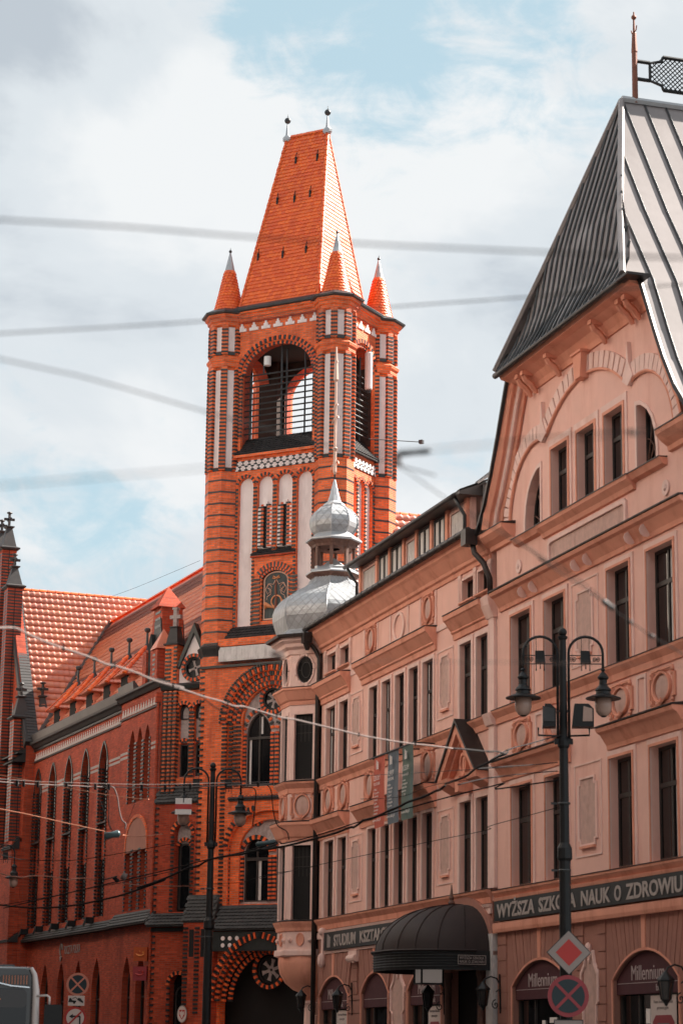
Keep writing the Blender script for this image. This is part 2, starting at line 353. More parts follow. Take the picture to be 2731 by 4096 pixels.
def tiles(parent, O, a, b, poly, w, h, kind, m, nobj=0, smooth=False, stagger=True, name='roof_tile', jit=.004):
    """O origin, a along the course, b up the slope; poly in (s,t)"""
    a = V(a).normalized(); b = V(b).normalized(); nn = a.cross(b).normalized(); O = V(O)
    S = [p[0] for p in poly]; T = [p[1] for p in poly]; Ms = []
    t = min(T); k = 0
    while t < max(T):
        s = min(S) - w + (w / 2 if (stagger and k % 2) else 0)
        while s < max(S) + w:
            if inside(poly, s, t + h * .5):
                q = O + a * (s + random.uniform(-jit, jit)) + b * (t + random.uniform(-jit, jit)) + nn * random.uniform(0, jit)
                Ms.append(Mx(((a.x, b.x, nn.x, q.x), (a.y, b.y, nn.y, q.y), (a.z, b.z, nn.z, q.z), (0, 0, 0, 1))))
            s += w
        t += h; k += 1
    tm = tile_mesh(kind, w, h)
    if nobj:
        me = tm.mesh(name, m, smooth, fix=False)
        for M in Ms[:nobj]: place(bpy.data.objects.new(name, me), parent, M)
    if len(Ms) > nobj:
        vs = []; fs = []
        for M in Ms[nobj:]:
            bse = len(vs); vs += [tuple(M @ V(p)) for p in tm.v]; fs += [tuple(bse + i for i in f) for f in tm.f]
        q = MB(); q.v = vs; q.f = fs
        P_('roof_tile_field', q, m, parent, kind='stuff', smooth=smooth, fix=False)
    return len(Ms)
_TX = {}
def text(name, body, m, parent, size, M, extrude=.004, xs=1.0, align='LEFT', bold=0, fitw=None):
    key = (body, m, size, xs, align, extrude, bold, fitw)
    if key not in _TX:
        cv = bpy.data.curves.new('txt', 'FONT'); cv.body = body; cv.size = size; cv.extrude = extrude; cv.align_x = align; cv.offset = bold; cv.resolution_u = 3
        o = bpy.data.objects.new('txt', cv); C.objects.link(o); bpy.context.view_layer.update()
        dg = bpy.context.evaluated_depsgraph_get(); me = bpy.data.meshes.new_from_object(o.evaluated_get(dg)); bpy.data.objects.remove(o)
        me.materials.clear(); me.materials.append(MATS[m])
        k = xs
        if fitw:
            w = max(v.co.x for v in me.vertices) - min(v.co.x for v in me.vertices); k = fitw / max(w, .001)
        for v in me.vertices: v.co.x *= k
        _TX[key] = me
    o = bpy.data.objects.new(name, _TX[key]); place(o, parent, M); return o
RX90 = Mx.Rotation(pi / 2, 4, 'X')      # text in XY -> XZ facing -Y
def tm_(x, y, z): return Mx.Translation((x, y, z)) @ RX90
def window(parent, x0, x1, z0, z1, y, fm='frame_dark', gm='glass', bars=(.5,), trans=(.62,), fw_=.06, M=None, d=.05, curtain=None):
    """casement: frame mesh with a pane child for every light"""
    f = MB(); w = x1 - x0; h = z1 - z0
    xs = [x0] + [x0 + w * b for b in bars] + [x1]; zs = [z0] + [z0 + h * t for t in trans] + [z1]
    f.box(x0, y, z0, x0 + fw_, y + d, z1); f.box(x1 - fw_, y, z0, x1, y + d, z1)
    f.box(x0 + fw_, y, z0, x1 - fw_, y + d, z0 + fw_); f.box(x0 + fw_, y, z1 - fw_, x1 - fw_, y + d, z1)
    for b in xs[1:-1]: f.box(b - fw_ * .5, y - .004, z0 + fw_, b + fw_ * .5, y + d - .004, z1 - fw_)
    for t in zs[1:-1]: f.box(x0 + fw_, y - .008, t - fw_ * .7, x1 - fw_, y + d - .008, t + fw_ * .7)
    o = P_('window', f, fm, parent, M=M)
    for i in range(len(xs) - 1):
        for j in range(len(zs) - 1):
            P_('pane', MB().box(xs[i] + .01, y + d * .5, zs[j] + .01, xs[i + 1] - .01, y + d * .5 + .012, zs[j + 1] - .01), gm, o)
    if curtain:
        for cx0, cx1 in curtain:
            P_('curtain', MB().box(x0 + w * cx0, y + d * .5 - .006, z0 + fw_, x0 + w * cx1, y + d * .5 - .002, z1 - fw_), 'curtain', o)
    return o
# ------------------------------------------------------------------ ground and street
PO = (-.5325, 70.878, 0); PA = rad(-73.18)
PM = Mx.Translation(PO) @ Mx.Rotation(PA, 4, 'Z')
g = P_('ground', MB().add([(-900, -900, -.02), (900, -900, -.02), (900, 1500, -.02), (-900, 1500, -.02)], [(0, 1, 2, 3)]), 'asphalt'); g['kind'] = 'structure'
def strip(name, m, u0, u1, y0, y1, z0, z1):
    o = P_(name, MB().box(u0, y0, z0, u1, y1, z1), m, M=PM); o['kind'] = 'structure'; return o
strip('road', 'asphalt', -12, 140, -19.2, -4.1, -.3, .0)
pv = strip('pavement', 'paving', -12, 140, -4.0, .3, -.3, .13)
strip('kerb', 'kerb', -12, 140, -4.1, -4.002, -.3, .135)
strip('pavement', 'paving', 12, 140, -22.6, -19.3, -.3, .13)
strip('kerb', 'kerb', 12, 140, -19.298, -19.2, -.3, .135)
lm = MB()
for i in range(24): lm.box(-8 + i * 6, -11.6, .004, -5 + i * 6, -11.48, .008)
P_('lane_marking', lm, 'line_white', M=PM)['kind'] = 'structure'
# added unseen houses, shaped to block low sky and bounce light onto upper fronts
OPP = [(-74, -52, 21, -14.6, 'unseen dark house added to shape light across the street, farthest along'),
       (-51.9, -30, 25, -14.6, 'unseen dark house added to shape light across the street facing the far brick gable'),
       (-29.9, -9, 25, -14.6, 'unseen dark house added to shape light across the street facing the brick wing'),
       (-8.9, 12, 24, -14.6, 'unseen dark house added to shape light across the street facing the domed bay'),
       (12.1, 29, 25, -17.2, 'unseen dark house added to shape light across the street facing the entrance canopy'),
       (29.1, 62, 27, -22.6, 'unseen dark house added to shape light across the square facing the roof gable'),
       (62.1, 96, 28, -22.6, 'unseen dark house added to shape light across the square beside the viewer')]
for u0, u1, h, yr, lab in OPP:
    t = thing('added_house', lab, 'house', group='added unseen houses'); t.matrix_world = PM @ Mx.Translation((u0, yr, 0))
    w = u1 - u0; hol = []; nb = int(w / 3.1); zl = h - 7.2
    for r in range(2):
        for i in range(nb):
            xc = (i + .5) * w / nb; z = zl + .8 + r * 3.3; hol.append(rect(xc - .6, xc + .6, z, z + 1.9))
    P_('upper_wall', MB().wall(rect(0, w, zl, h), hol, 0, -.2), 'bounce_cream' if yr > -20 else 'blocker_dark', t)
    P_('dark_lower_wall', MB().box(0, -9, 0, w, .05, zl), 'blocker_dark', t)  # added dark lower storeys, cutting sky and bounce at street level
    P_('glazing', MB().box(.1, -.3, zl + .1, w - .1, -.21, h - .1), 'glass', t)
    P_('rear_wall', MB().box(0, -9, zl + .01, w, -.31, h - .01), 'blocker_dark', t)
    P_('roof', MB().xprism([(.5, h), (.5, h + .3), (-4.5, h + 2.6), (-9.3, h + .3), (-9.3, h)], -.2, w + .02), 'slate_ledge', t)
# ------------------------------------------------------------------ pink tenement (low range with the domed corner bay)
TN = thing('tenement_house', 'long pink stucco tenement with domed corner bay, left of the tall gabled house', 'building', PO, PA)
UW = [(.6, 1.55), (2.0, 2.87), (4.97, 5.75), (6.19, 6.97), (7.4, 8.19), (8.6, 9.38), (9.77, 10.62), (12.74, 13.6), (13.97, 14.81)]
SHOP = [(.3, 3.24), (4.53, 7.0), (8.70, 11.38)]
def seg_arch(x0, x1, zs, za, z0, n=14):
    xm = (x0 + x1) / 2; hw = (x1 - x0) / 2; ri = za - zs; R = (hw * hw + ri * ri) / (2 * ri); zc = za - R; A = math.asin(hw / R)
    return [(x0, z0), (x1, z0)] + [(xm + R * sin(A - 2 * A * i / n), zc + R * cos(A - 2 * A * i / n)) for i in range(n + 1)]
hol = [rect(a, b, 9.9, 12.03) for a, b in UW] + [rect(a, b, 5.62, 7.92) for a, b in UW]
SMALL = [(.6, 1.5), (1.98, 2.9), (12.9, 13.75), (14.1, 14.86)]
hol += [rect(a, b, 13.13, 13.70) for a, b in SMALL]
hol += [seg_arch(a, b, 3.28, 3.84, .15) for a, b in SHOP] + [rect(12.0, 14.3, .15, 3.7)]
P_('facade_wall', MB().wall(rect(0, 15.06, 5.3, 14.5), [h for h in hol if h[0][1] > 5], 0, .22, back=.5), 'pink', TN)
P_('ground_wall', MB().wall(rect(0, 15.06, 0, 5.299), [h for h in hol if h[0][1] < 5], 0, .22, back=.5), 'pink_dimmed', TN)
box('inner_wall', 'dark_room', TN, .02, .5, 0, 15.04, .6, 14.4)
box('rear_body', 'pink', TN, -3.0, .62, 0, 15.04, 12, 14.35)
for i, (a, b) in enumerate(UW):
    window(TN, a, b, 9.9, 12.03, .11, curtain=((.02, .16),) if i % 3 == 0 else None)
    window(TN, a, b, 5.62, 7.92, .11)
for a, b in SMALL: window(TN, a, b, 13.13, 13.70, .14, bars=(.5,), trans=(), fw_=.04)
def surround(parent, a, b, z0, z1, w=.13, p=.035, m='pink_light'):
    f = MB(); f.box(a - w, -p, z0 + .0, a - .002, -.001, z1 + w); f.box(b + .002, -p, z0, b + w, -.001, z1 + w); f.box(a - .001, -p, z1 + .002, b + .001, -.001, z1 + w)
    # stopped chamfer on the jambs
    for x, sx in ((a, 1), (b, -1)):
        f.add([(x, -.001, z0 + .55), (x, -.001, z1 - .1), (x - sx * .05, -p - .002, z1 - .1), (x - sx * .05, -p - .002, z0 + .6)], [(0, 1, 2, 3)])
    return P_('window_surround', f, m, parent)
GR = [(0, .6, 2.87), (1, 4.97, 10.62), (2, 12.74, 14.81)]
for a, b in UW:
    surround(TN, a, b, 9.9, 12.03, w=.11 if 4 < a < 11 else .14); surround(TN, a, b, 5.62, 7.92, w=.11 if 4 < a < 11 else .14)
# cornices over the window groups, sill bands
HOOD = [(0, 0), (0, -.62), (.05, -.62), (.07, -.48), (.12, -.44), (.12, -.40), (.30, -.16), (.34, -.13), (.36, -.02), (.34, 0)]
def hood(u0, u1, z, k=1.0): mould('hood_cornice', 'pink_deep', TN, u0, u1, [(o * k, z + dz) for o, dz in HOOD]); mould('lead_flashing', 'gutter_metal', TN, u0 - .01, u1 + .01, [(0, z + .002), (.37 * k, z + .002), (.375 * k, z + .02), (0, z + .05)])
for u0, u1 in ((.02, 3.06), (4.25, 10.88), (12.3, 14.98)): hood(u0, u1, 12.84)
for u0, u1 in ((.02, 3.06), (4.25, 10.88)): hood(u0, u1, 8.62)
SILL = [(0, 0), (0, -.32), (.04, -.32), (.06, -.18), (.16, -.05), (.17, 0)]
for z in (9.88, 5.58):
    mould('sill_cornice', 'pink_deep', TN, .02, 15.04, [(o, z + dz) for o, dz in SILL]); mould('lead_flashing', 'gutter_metal', TN, .02, 15.04, [(0, z + .002), (.18, z + .002), (.185, z + .016), (0, z + .035)])
for u0, u1 in ((3.07, 4.24), (10.89, 12.29)): mould('string_band', 'pink_light', TN, u0, u1, [(0, 12.84), (0, 12.68), (.03, 12.68), (.03, 12.84)])
box('string_band', 'pink_light', TN, .02, -.05, 5.0, 15.04, -.001, 5.2)
# eaves cornice, gutter
CORN = [(0, 13.88), (.04, 13.88), (.06, 13.98), (.12, 14.02), (.14, 14.1), (.34, 14.36), (.40, 14.42), (.42, 14.5), (.5, 14.54), (.5, 14.62), (0, 14.62)]
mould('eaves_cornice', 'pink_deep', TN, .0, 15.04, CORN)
gt = MB(); n = 34
gt.tube([(-.15 + i * .5, -.56, 14.62) for i in range(31)], .085, 8); P_('gutter', gt, 'gutter_metal', TN, smooth=True)
for i in range(28): P_('gutter_joint', MB().tube([(.1 + i * .535, -.56, 14.62), (.135 + i * .535, -.56, 14.62)], .094, 8), 'gutter_metal', TN)
# attic frieze: pilasters beside the small windows, plaques and oval
for a, b in SMALL:
    surround(TN, a, b, 13.13, 13.70, w=.07, p=.03); mould('attic_sill', 'pink_deep', TN, a - .1, b + .1, [(0, 13.12), (0, 13.02), (.1, 13.08), (.1, 13.12)])
for x in (.42, 1.74, 3.03, 12.75, 13.92, 14.98):
    p = MB()
    for k in range(4): p.box(x - .085 + k * .045, -.05, 13.1, x - .057 + k * .045, -.001, 13.75)
    p.box(x - .11, -.03, 12.86, x + .11, -.001, 13.08); p.box(x - .11, -.055, 13.75, x + .11, -.001, 13.87); P_('fluted_pilaster', p, 'pink_light', TN)
def cartouche_mesh():
    m = MB(); W_, H_ = .5, .46
    fr = [(-W_, -H_ * .62), (-W_ * .82, -H_ * .62), (-W_ * .82, -H_), (W_ * .82, -H_), (W_ * .82, -H_ * .62), (W_, -H_ * .62), (W_, H_ * .62), (W_ * .82, H_ * .62), (W_ * .82, H_), (-W_ * .82, H_), (-W_ * .82, H_ * .62), (-W_, H_ * .62)]
    m.join(ring(fr, [(x * .88, z * .88) for x, z in fr], -.045, 0)); m.join(ring([(x * .84, z * .84) for x, z in fr], [(x * .79, z * .79) for x, z in fr], -.03, 0))
    m.join(ring(circ(0, 0, .34, .37), circ(0, 0, .295, .325), -.07, 0))
    for sx in (-1, 1):
        m.tube([(sx * (.04 + .09 * cos(t * .7)), -.06, .38 + .05 * sin(t * .7)) for t in range(8)], .02, 5)
        m.tube([(0, -.07, -.42), (sx * .1, -.075, -.35), (sx * .2, -.07, -.27), (sx * .27, -.06, -.16)], [.03, .028, .02, .008], 5)
        m.ball((sx * .4, -.03, -.36), .045, 8, 4); m.ball((sx * .4, -.03, .36), .045, 8, 4)
    m.tube([(0, -.05, -.45), (0, -.08, -.36), (0, -.06, -.24)], [.02, .045, .004], 5)
    return m
CM = cartouche_mesh().mesh('cartouche', 'pink_deep')
OV = MB(); t_ = MB().ball((0, 0, 0), 1, 20, 10, (.29, .045, .32)); OV.join(t_); OVM = OV.mesh('oval_boss', 'pink_panel', True)
def cartouche(parent, x, z, sx=1, sz=1, y=0, M=None):
    B = (M or Mx.Identity(4)) @ Mx.Translation((x, y - .002, z)) @ Mx.Diagonal((sx, 1, sz, 1))
    o = P_('cartouche', CM, None, parent, M=B); P_('oval_boss', OVM, None, o); return o
for x in (5.08, 10.2): cartouche(TN, x, 13.44, 1.0, .98)
for x, s in ((.95, 1.15), (2.5, 1.1), (5.1, 1.05), (10.22, 1.12)): cartouche(TN, x, 9.17, s, 1.06)
P_('oval_medallion', ring(circ(7.68, 13.4, .50, .42, 28), circ(7.68, 13.4, .40, .34, 28), -.05, 0), 'pink_light', TN)
for x0, x1 in ((6.85, 6.95), (8.42, 8.52), (4.36, 4.46), (5.68, 5.74), (9.5, 9.56), (10.78, 10.86)): box('frieze_pilaster', 'pink_light', TN, x0, -.03, 12.86, x1, -.001, 13.87)
box('pendant_strip', 'pink_light', TN, 7.65, -.03, 12.86, 7.71, -.001, 12.98)
# tall wall panels between the groups
def panel(parent, xc, z0, z1, w=.68, fr=(.33, .22), y=0):
    f = MB(); a, b = xc - w / 2, xc + w / 2
    pl = [(a + .1, z0), (b - .1, z0), (b - .1, z0 + .12), (b, z0 + .12), (b, z1 - .14), (b - .1, z1 - .14), (b - .1, z1), (a + .1, z1), (a + .1, z1 - .14), (a, z1 - .14), (a, z0 + .12), (a + .1, z0 + .12)]
    cx, cz = xc, (z0 + z1) / 2
    o = P_('wall_panel', ring([(cx + (x - cx) * 1.16, cz + (z - cz) * 1.06) for x, z in pl], pl, y - .04, y), 'pink_light', parent)
    P_('panel_field', MB().prism(pl, y - .014, y), 'pink_panel', o)
    P_('panel_border', ring(rect(a - fr[0], b + fr[0], z0 - .28, z1 + fr[1]), rect(a - fr[0] + .035, b + fr[0] - .035, z0 - .245, z1 + fr[1] - .035), y - .02, y), 'pink_light', o)
    P_('panel_drip', MB().box(a + .06, y - .07, z0 - .1, b - .06, y, z0 - .045), 'pink_deep', o)
for xc in (3.68, 11.57): panel(TN, xc, 10.55, 11.92, fr=(.3, .2)); panel(TN, xc + .1 if xc < 5 else xc + .05, 6.2, 7.68, fr=(.3, .2))
# pilaster at the right end of the low range
p = MB().box(15.05, -.1, 5.6, 15.44, .4, 12.3); p.xprism([(.0, 12.3), (-.12, 12.3), (-.26, 12.62), (-.3, 12.84), (0, 12.84)], 14.95, 15.5); p.xprism([(0, 9.56), (-.16, 9.6), (-.26, 9.88), (0, 9.88)], 14.98, 15.48); P_('end_pilaster', p, 'pink_light', TN)
# pediment over the right-hand pair
pf = MB(); pf.xprism([(-.02, 8.16), (-.38, 8.36), (-.42, 8.52), (0, 8.52)], 12.1, 12.9); pf.xprism([(-.02, 8.16), (-.38, 8.36), (-.42, 8.52), (0, 8.52)], 14.2, 15.0)
pf.prism([(12.1, 8.52), (12.4, 8.52), (13.55, 9.58), (14.7, 8.52), (15.0, 8.52), (13.55, 9.86)], -.42, 0); pf.prism([(12.5, 8.52), (14.6, 8.52), (13.55, 9.5)], -.12, 0)
pf.prism([(12.42, 8.56), (12.62, 8.56), (13.55, 9.44), (14.48, 8.56), (14.68, 8.56), (13.55, 9.57)], -.28, -.1)
ped = P_('pediment', pf, 'pink_deep', TN)
P_('pediment_cap', MB().prism([(12.02, 8.5), (12.1, 8.5), (13.55, 9.87), (15.0, 8.5), (15.08, 8.5), (13.55, 9.97)], -.47, 0), 'gutter_metal', ped)
P_('pediment_shield', MB().join(ring(circ(13.55, 8.82, .24, .3), circ(13.55, 8.82, .17, .22), -.24, -.1)).box(13.5, -.22, 8.6, 13.6, -.12, 9.0), 'pink_deep', ped)
P_('pediment_bracket', MB().box(13.42, -.4, 8.1, 13.68, 0, 8.5), 'pink_deep', ped)
# ground floor: fans of voussoirs over the shop arches, rusticated piers
def fan(parent, a, b, zs, za, zt, n, m='pink_dimmed', side=.35):
    xm = (a + b) / 2; hw = (b - a) / 2; ri = za - zs; R = (hw * hw + ri * ri) / (2 * ri); zc = za - R; A = math.asin(hw / R)
    xa, xb = a - side, b + side
    ts = [-(hw + side) + (2 * (hw + side)) * i / n for i in range(n + 1)]
    def foot(t):
        x = t * hw / (hw + side); return (xm + x, zc + sqrt(max(R * R - x * x, 0)) + .05)
    for i in range(n):
        g_ = .014; q0, q1 = foot(ts[i] + g_), foot(ts[i + 1] - g_)
        pr = -.06 if abs(i - (n - 1) / 2) < .6 else -.035 - .006 * (i % 2)
        P_('keystone' if pr < -.05 else 'voussoir', MB().prism([q0, q1, (xm + ts[i + 1] - g_, zt), (xm + ts[i] + g_, zt)], pr, -.001), 'pink_deep' if pr < -.05 else m, parent)
    P_('arch_moulding', ring(seg_arch(a - .06, b + .06, zs - .01, za + .055, 2.0), seg_arch(a, b, zs, za, 2.0), -.05, 0), 'pink_deep', parent)
for a, b in SHOP: fan(TN, a, b, 3.28, 3.84, 4.52, 13)
def blocks(parent, x0, x1, z0=2.0, zt=3.25, h=.37, m='pink_dimmed'):
    z = z0
    while z < zt:
        P_('stone_block', MB().box(x0 + .01, -.045 - .006 * random.random(), z + .012, x1 - .01, -.001, min(z + h - .012, zt)), m, parent); z += h
for x0, x1 in ((.02, .28), (3.27, 4.5), (11.42, 11.95)): blocks(TN, x0, x1)
blocks(TN, 3.62, 4.16, 3.27, 4.4)
for x0, x1 in ((7.03, 7.25), (8.42, 8.68)): blocks(TN, x0, x1)
def pier_panel(parent, xc, w, y=0):
    q = [(xc - w, 1.6), (xc + w, 1.6), (xc + w, 2.7), (xc + w * 1.3, 2.78), (xc + w * 1.3, 3.35), (xc + w * .75, 3.55), (xc + w * .5, 3.82), (xc + w * .2, 3.72), (xc, 3.6), (xc - w * .2, 3.72), (xc - w * .5, 3.82), (xc - w * .75, 3.55), (xc - w * 1.3, 3.35), (xc - w * 1.3, 2.78), (xc - w, 2.7)]
    o = P_('pier_panel', MB().prism(q, y - .02, y), 'pink_panel', parent)
    P_('panel_border', ring([(xc + (x - xc) * 1.14, z + (.06 if z > 3.3 else 0)) for x, z in q], q, y - .06, y), 'pink_light', o)
    P_('panel_knob', MB().ball((xc, y - .06, 3.92), .1, 10, 6, (.8, .8, 1.3)), 'pink_light', o)
pier_panel(TN, 7.84, .4)
# lintel band and ornament around the sign
mould('sign_ledge', 'pink_light', TN, .9, 15.03, [(0, 4.53), (.07, 4.53), (.09, 4.6), (0, 4.62)]); mould('sign_ledge', 'pink_light', TN, .9, 15.03, [(0, 5.16), (.08, 5.16), (.1, 5.23), (0, 5.24)])
for x in (3.9, 7.7): P_('scroll_console', MB().box(x - .4, -.12, 4.33, x + .4, -.001, 4.52).tube([(x - .38, -.1, 4.3), (x + .38, -.1, 4.3)], .11, 10).tube([(x + .2, -.16, 4.28), (x + .2, -.1, 4.28)], .12, 12), 'pink_light', TN)
P_('side_console', MB().box(.72, -.12, 4.3, .88, -.001, 5.3).ball((.8, -.12, 5.2), .12).ball((.8, -.12, 4.35), .13, 10, 6, (1, 1, 1.7)), 'pink_light', TN)
# downpipe with hopper at the junction with the bay
dp = MB(); dp.tube([(-.02, -.5, 14.5), (-.02, -.42, 14.2), (.0, -.22, 13.95), (.06, -.12, 13.7), (.08, -.12, 13.3), (.02, -.12, 12.9), (.0, -.14, 12.6), (.0, -.14, .2)], .075, 8)
d_ = P_('downpipe', dp, 'gutter_metal', TN, smooth=True); P_('hopper', MB().box(-.17, -.66, 14.18, .13, -.38, 14.5).lathe([(.16, 14.2), (.06, 13.95)], 8, -.02, -.5), 'gutter_metal', d_)
dp = MB(); dp.tube([(14.95, -.5, 14.3), (15.0, -.45, 14.0), (15.25, -.3, 13.7), (15.32, -.16, 13.3), (15.32, -.14, 12.86)], .075, 8); d_ = P_('downpipe', dp, 'gutter_metal', TN, smooth=True); P_('hopper', MB().box(14.72, -.72, 14.2, 15.08, -.4, 14.6), 'gutter_metal', d_)
# attic storey with boarded front above the gutter
AT = .5
box('attic_wall', 'timber_pink', TN, 2.4, AT, 14.64, 12.15, AT + .15, 16.28)
def board(x0, x1):
    b_ = MB(); k = x0
    b_.join(ring(rect(x0 - .08, x1 + .08, 15.12, 16.08), rect(x0, x1, 15.2, 16.0), AT - .05, AT)); o = P_('attic_panel', b_, 'timber_pink', TN)
    nb = int((x1 - x0) / .13)
    for i in range(nb): P_('board', MB().box(x0 + (x1 - x0) * i / nb + .008, AT - .02, 15.21, x0 + (x1 - x0) * (i + 1) / nb - .008, AT - .001, 15.99), 'white_render', o)
for x0, x1 in ((2.72, 3.9), (6.92, 7.66), (10.68, 11.68)): board(x0, x1)
for x0, x1 in ((4.34, 5.26), (5.5, 6.5), (7.98, 8.97), (9.3, 10.22)): window(TN, x0, x1, 14.95, 16.15, AT - .06, bars=(.5,), trans=(), fw_=.09, d=.06, curtain=((.12, .44), (.58, .9)))
for x in (4.15, 5.38, 6.68, 7.82, 9.13, 10.42, 11.95, 2.5): box('attic_post', 'pink_deep', TN, x - .09, AT - .09, 14.66, x + .09, AT - .001, 16.26)
P_('attic_roof', MB().xprism([(AT - .42, 16.2), (AT - .42, 16.28), (AT + 4.5, 18.2), (AT + 9, 16.5), (AT + 9, 16.2)], 2.2, 12.4), 'sheet_dark', TN)
P_('attic_gutter', MB().tube([(2.1 + i * .5, AT - .45, 16.22) for i in range(21)], .07, 8), 'gutter_metal', TN, smooth=True)
for i in range(42): P_('eave_slate', MB().xprism([(AT - .40, 16.30 + .012 * (i % 2)), (AT - .40, 16.325 + .012 * (i % 2)), (AT + .5, 16.72), (AT + .5, 16.7)], 2.2 + i * .243, 2.43 + i * .243), 'slate_ledge', TN)
P_('attic_downpipe', MB().tube([(2.25, AT - .42, 16.2), (2.3, AT - .3, 15.95), (2.32, AT - .12, 15.7), (2.32, AT - .12, 14.7)], .05, 7), 'iron_grey', TN, smooth=True)
P_('attic_downpipe', MB().tube([(12.0, AT - .42, 16.2), (12.05, AT - .3, 15.95), (12.05, AT - .14, 15.7), (12.05, AT - .14, 14.7)], .05, 7), 'iron_grey', TN, smooth=True)
P_('cheek_cladding', MB().box(12.2, AT + .25, 14.64, 15.6, AT + .35, 16.5), 'sheet_roof', TN)
for i in range(5): P_('seam', MB().box(12.5 + i * .6, AT + .22, 14.66, 12.53 + i * .6, AT + .25, 16.48), 'zinc_seam', TN)
P_('lean_roof', MB().xprism([(AT + .1, 16.5), (AT + .1, 16.56), (AT + 2.6, 18.6), (AT + 2.6, 18.5)], 12.15, 16.5), 'sheet_roof', TN)
for i in range(14): P_('seam', MB().xprism([(AT + .1, 16.56), (AT + .1, 16.6), (AT + 2.6, 18.64), (AT + 2.6, 18.6)], 12.2 + i * .3, 12.23 + i * .3), 'zinc_seam', TN)
P_('main_roof', MB().xprism([(-.4, 14.66), (.45, 14.9), (.45, 14.66)], .1, 15.0).xprism([(1.0, 14.6), (5.5, 17.6), (11.5, 14.6)], -2.6, 2.19), 'sheet_dark', TN)
# --------------------------- corner bay
OC = (-1.39, .45); OS = 1.02
def facet(k, s=OS, cx=OC[0], cy=OC[1]):
    """matrix of an octagon facet: local x along the facet from its middle, -y outwards"""
    q = oct_pts(cx, cy, s); a, b = V((*q[k], 0)), V((*q[(k + 1) % 8], 0)); c = (a + b) / 2; ax = (b - a).normalized(); ay = V((-ax.y, ax.x, 0))
    return Mx(((ax.x, ay.x, 0, c.x), (ax.y, ay.y, 0, c.y), (0, 0, 1, 0), (0, 0, 0, 1)))
bay = P_('corner_bay', MB().zprism(oct_pts(OC[0], OC[1], OS * .93), 4.7, 14.4), 'dark_room', TN)
for k in (7, 0, 1):
    hw = OS / 2
    Mf = facet(k)
    hs = [rect(-.33, .33, 5.62, 7.9), rect(-.33, .33, 9.95, 12.0), circ(0, 13.42, .30, .43, 24)]
    P_('bay_wall', MB().wall(rect(-hw, hw, 4.7, 14.0), hs, 0, .14, back=.05).xf(Mf), 'pink_light', bay)
    for z0, z1, t in ((5.62, 7.9, .58), (9.95, 12.0, .58)):
        wn = window(TN, -.33, .33, z0, z1, .1, bars=(.5,), trans=(t,), fw_=.05, gm='glass', M=Mf)
        gb = MB()
        for i in range(1, 4): gb.box(-.28 + i * .14 - .008, .085, z0 + (z1 - z0) * t, -.28 + i * .14 + .008, .1, z1 - .05)
        for i in range(1, 3): gb.box(-.28, .085, z0 + (z1 - z0) * (t + i * .13), .28, .1, z0 + (z1 - z0) * (t + i * .13) + .016)
        P_('glazing_bar', gb, 'frame_dark', wn)
    P_('oval_window', MB().prism(circ(0, 13.42, .3, .43, 24), .1, .14), 'glass_room', TN, M=Mf)
    P_('oval_glazing_bar', MB().join(ring(circ(0, 13.42, .17, .26, 20), circ(0, 13.42, .15, .24, 20), .07, .1)).join(ring(circ(0, 13.42, .3, .43, 24), circ(0, 13.42, .27, .40, 24), .06, .1)).join(MB().box(-.29, .075, 13.41, -.16, .095, 13.43)).join(MB().box(.16, .075, 13.41, .29, .095, 13.43)), 'frame_dark', TN, M=Mf)
    for i in range(16):
        a0, a1 = 2 * pi * (i + .06) / 16, 2 * pi * (i + .94) / 16; big = 1.28 if i % 4 == 0 else 1.16
        rr = lambda a, f: (.305 * f * cos(a), 13.42 + .435 * f * sin(a))
        P_('oval_surround_stone', MB().prism([rr(a0, 1), rr(a1, 1), rr(a1, big), rr(a0, big)], -.04, 0), 'pink_light', TN, M=Mf)
    for z0, z1 in ((5.62, 7.9), (9.95, 12.0)):
        P_('window_surround', ring(rect(-.43, .43, z0 - .01, z1 + .1), rect(-.332, .332, z0 - .005, z1), -.03, 0), 'pink_light', TN, M=Mf)
    cartouche(TN, 0, 9.12, .86, 1.0, 0, M=Mf)
    P_('oval_plaque', MB().join(ring(circ(0, 5.02, .14, .2), circ(0, 5.02, .11, .17), -.04, 0)).join(MB().prism(circ(0, 5.02, .11, .17), -.015, 0)), 'pink_deep', TN, M=Mf)
    P_('stone_knob', MB().ball((-.36, -.03, 5.0), .07).ball((.36, -.03, 5.0), .07), 'pink_light', TN, M=Mf)
def oring(name, prof, m):
    q = []
    for o, z in prof:
        q.append((OS * 1.2071 + o, z))
    b = MB().lathe([(r / cos(pi / 8), z) for r, z in q], 8, OC[0], OC[1], pi / 8, cap=False); return P_(name, b, m, TN)
oring('bay_cornice', [(0, 12.3), (.03, 12.3), (.05, 12.42), (.1, 12.46), (.24, 12.72), (.28, 12.76), (.28, 12.82), (0, 12.86)], 'pink_deep')
oring('bay_cornice', [(0, 8.02), (.03, 8.02), (.05, 8.12), (.1, 8.16), (.24, 8.46), (.28, 8.52), (.28, 8.6), (0, 8.64)], 'pink_deep')
oring('bay_sill', [(0, 9.5), (.04, 9.52), (.06, 9.66), (.18, 9.8), (.2, 9.86), (0, 9.9)], 'pink_deep'); oring('bay_sill', [(0, 5.26), (.04, 5.28), (.06, 5.38), (.12, 5.5), (.14, 5.56), (0, 5.6)], 'pink_deep')
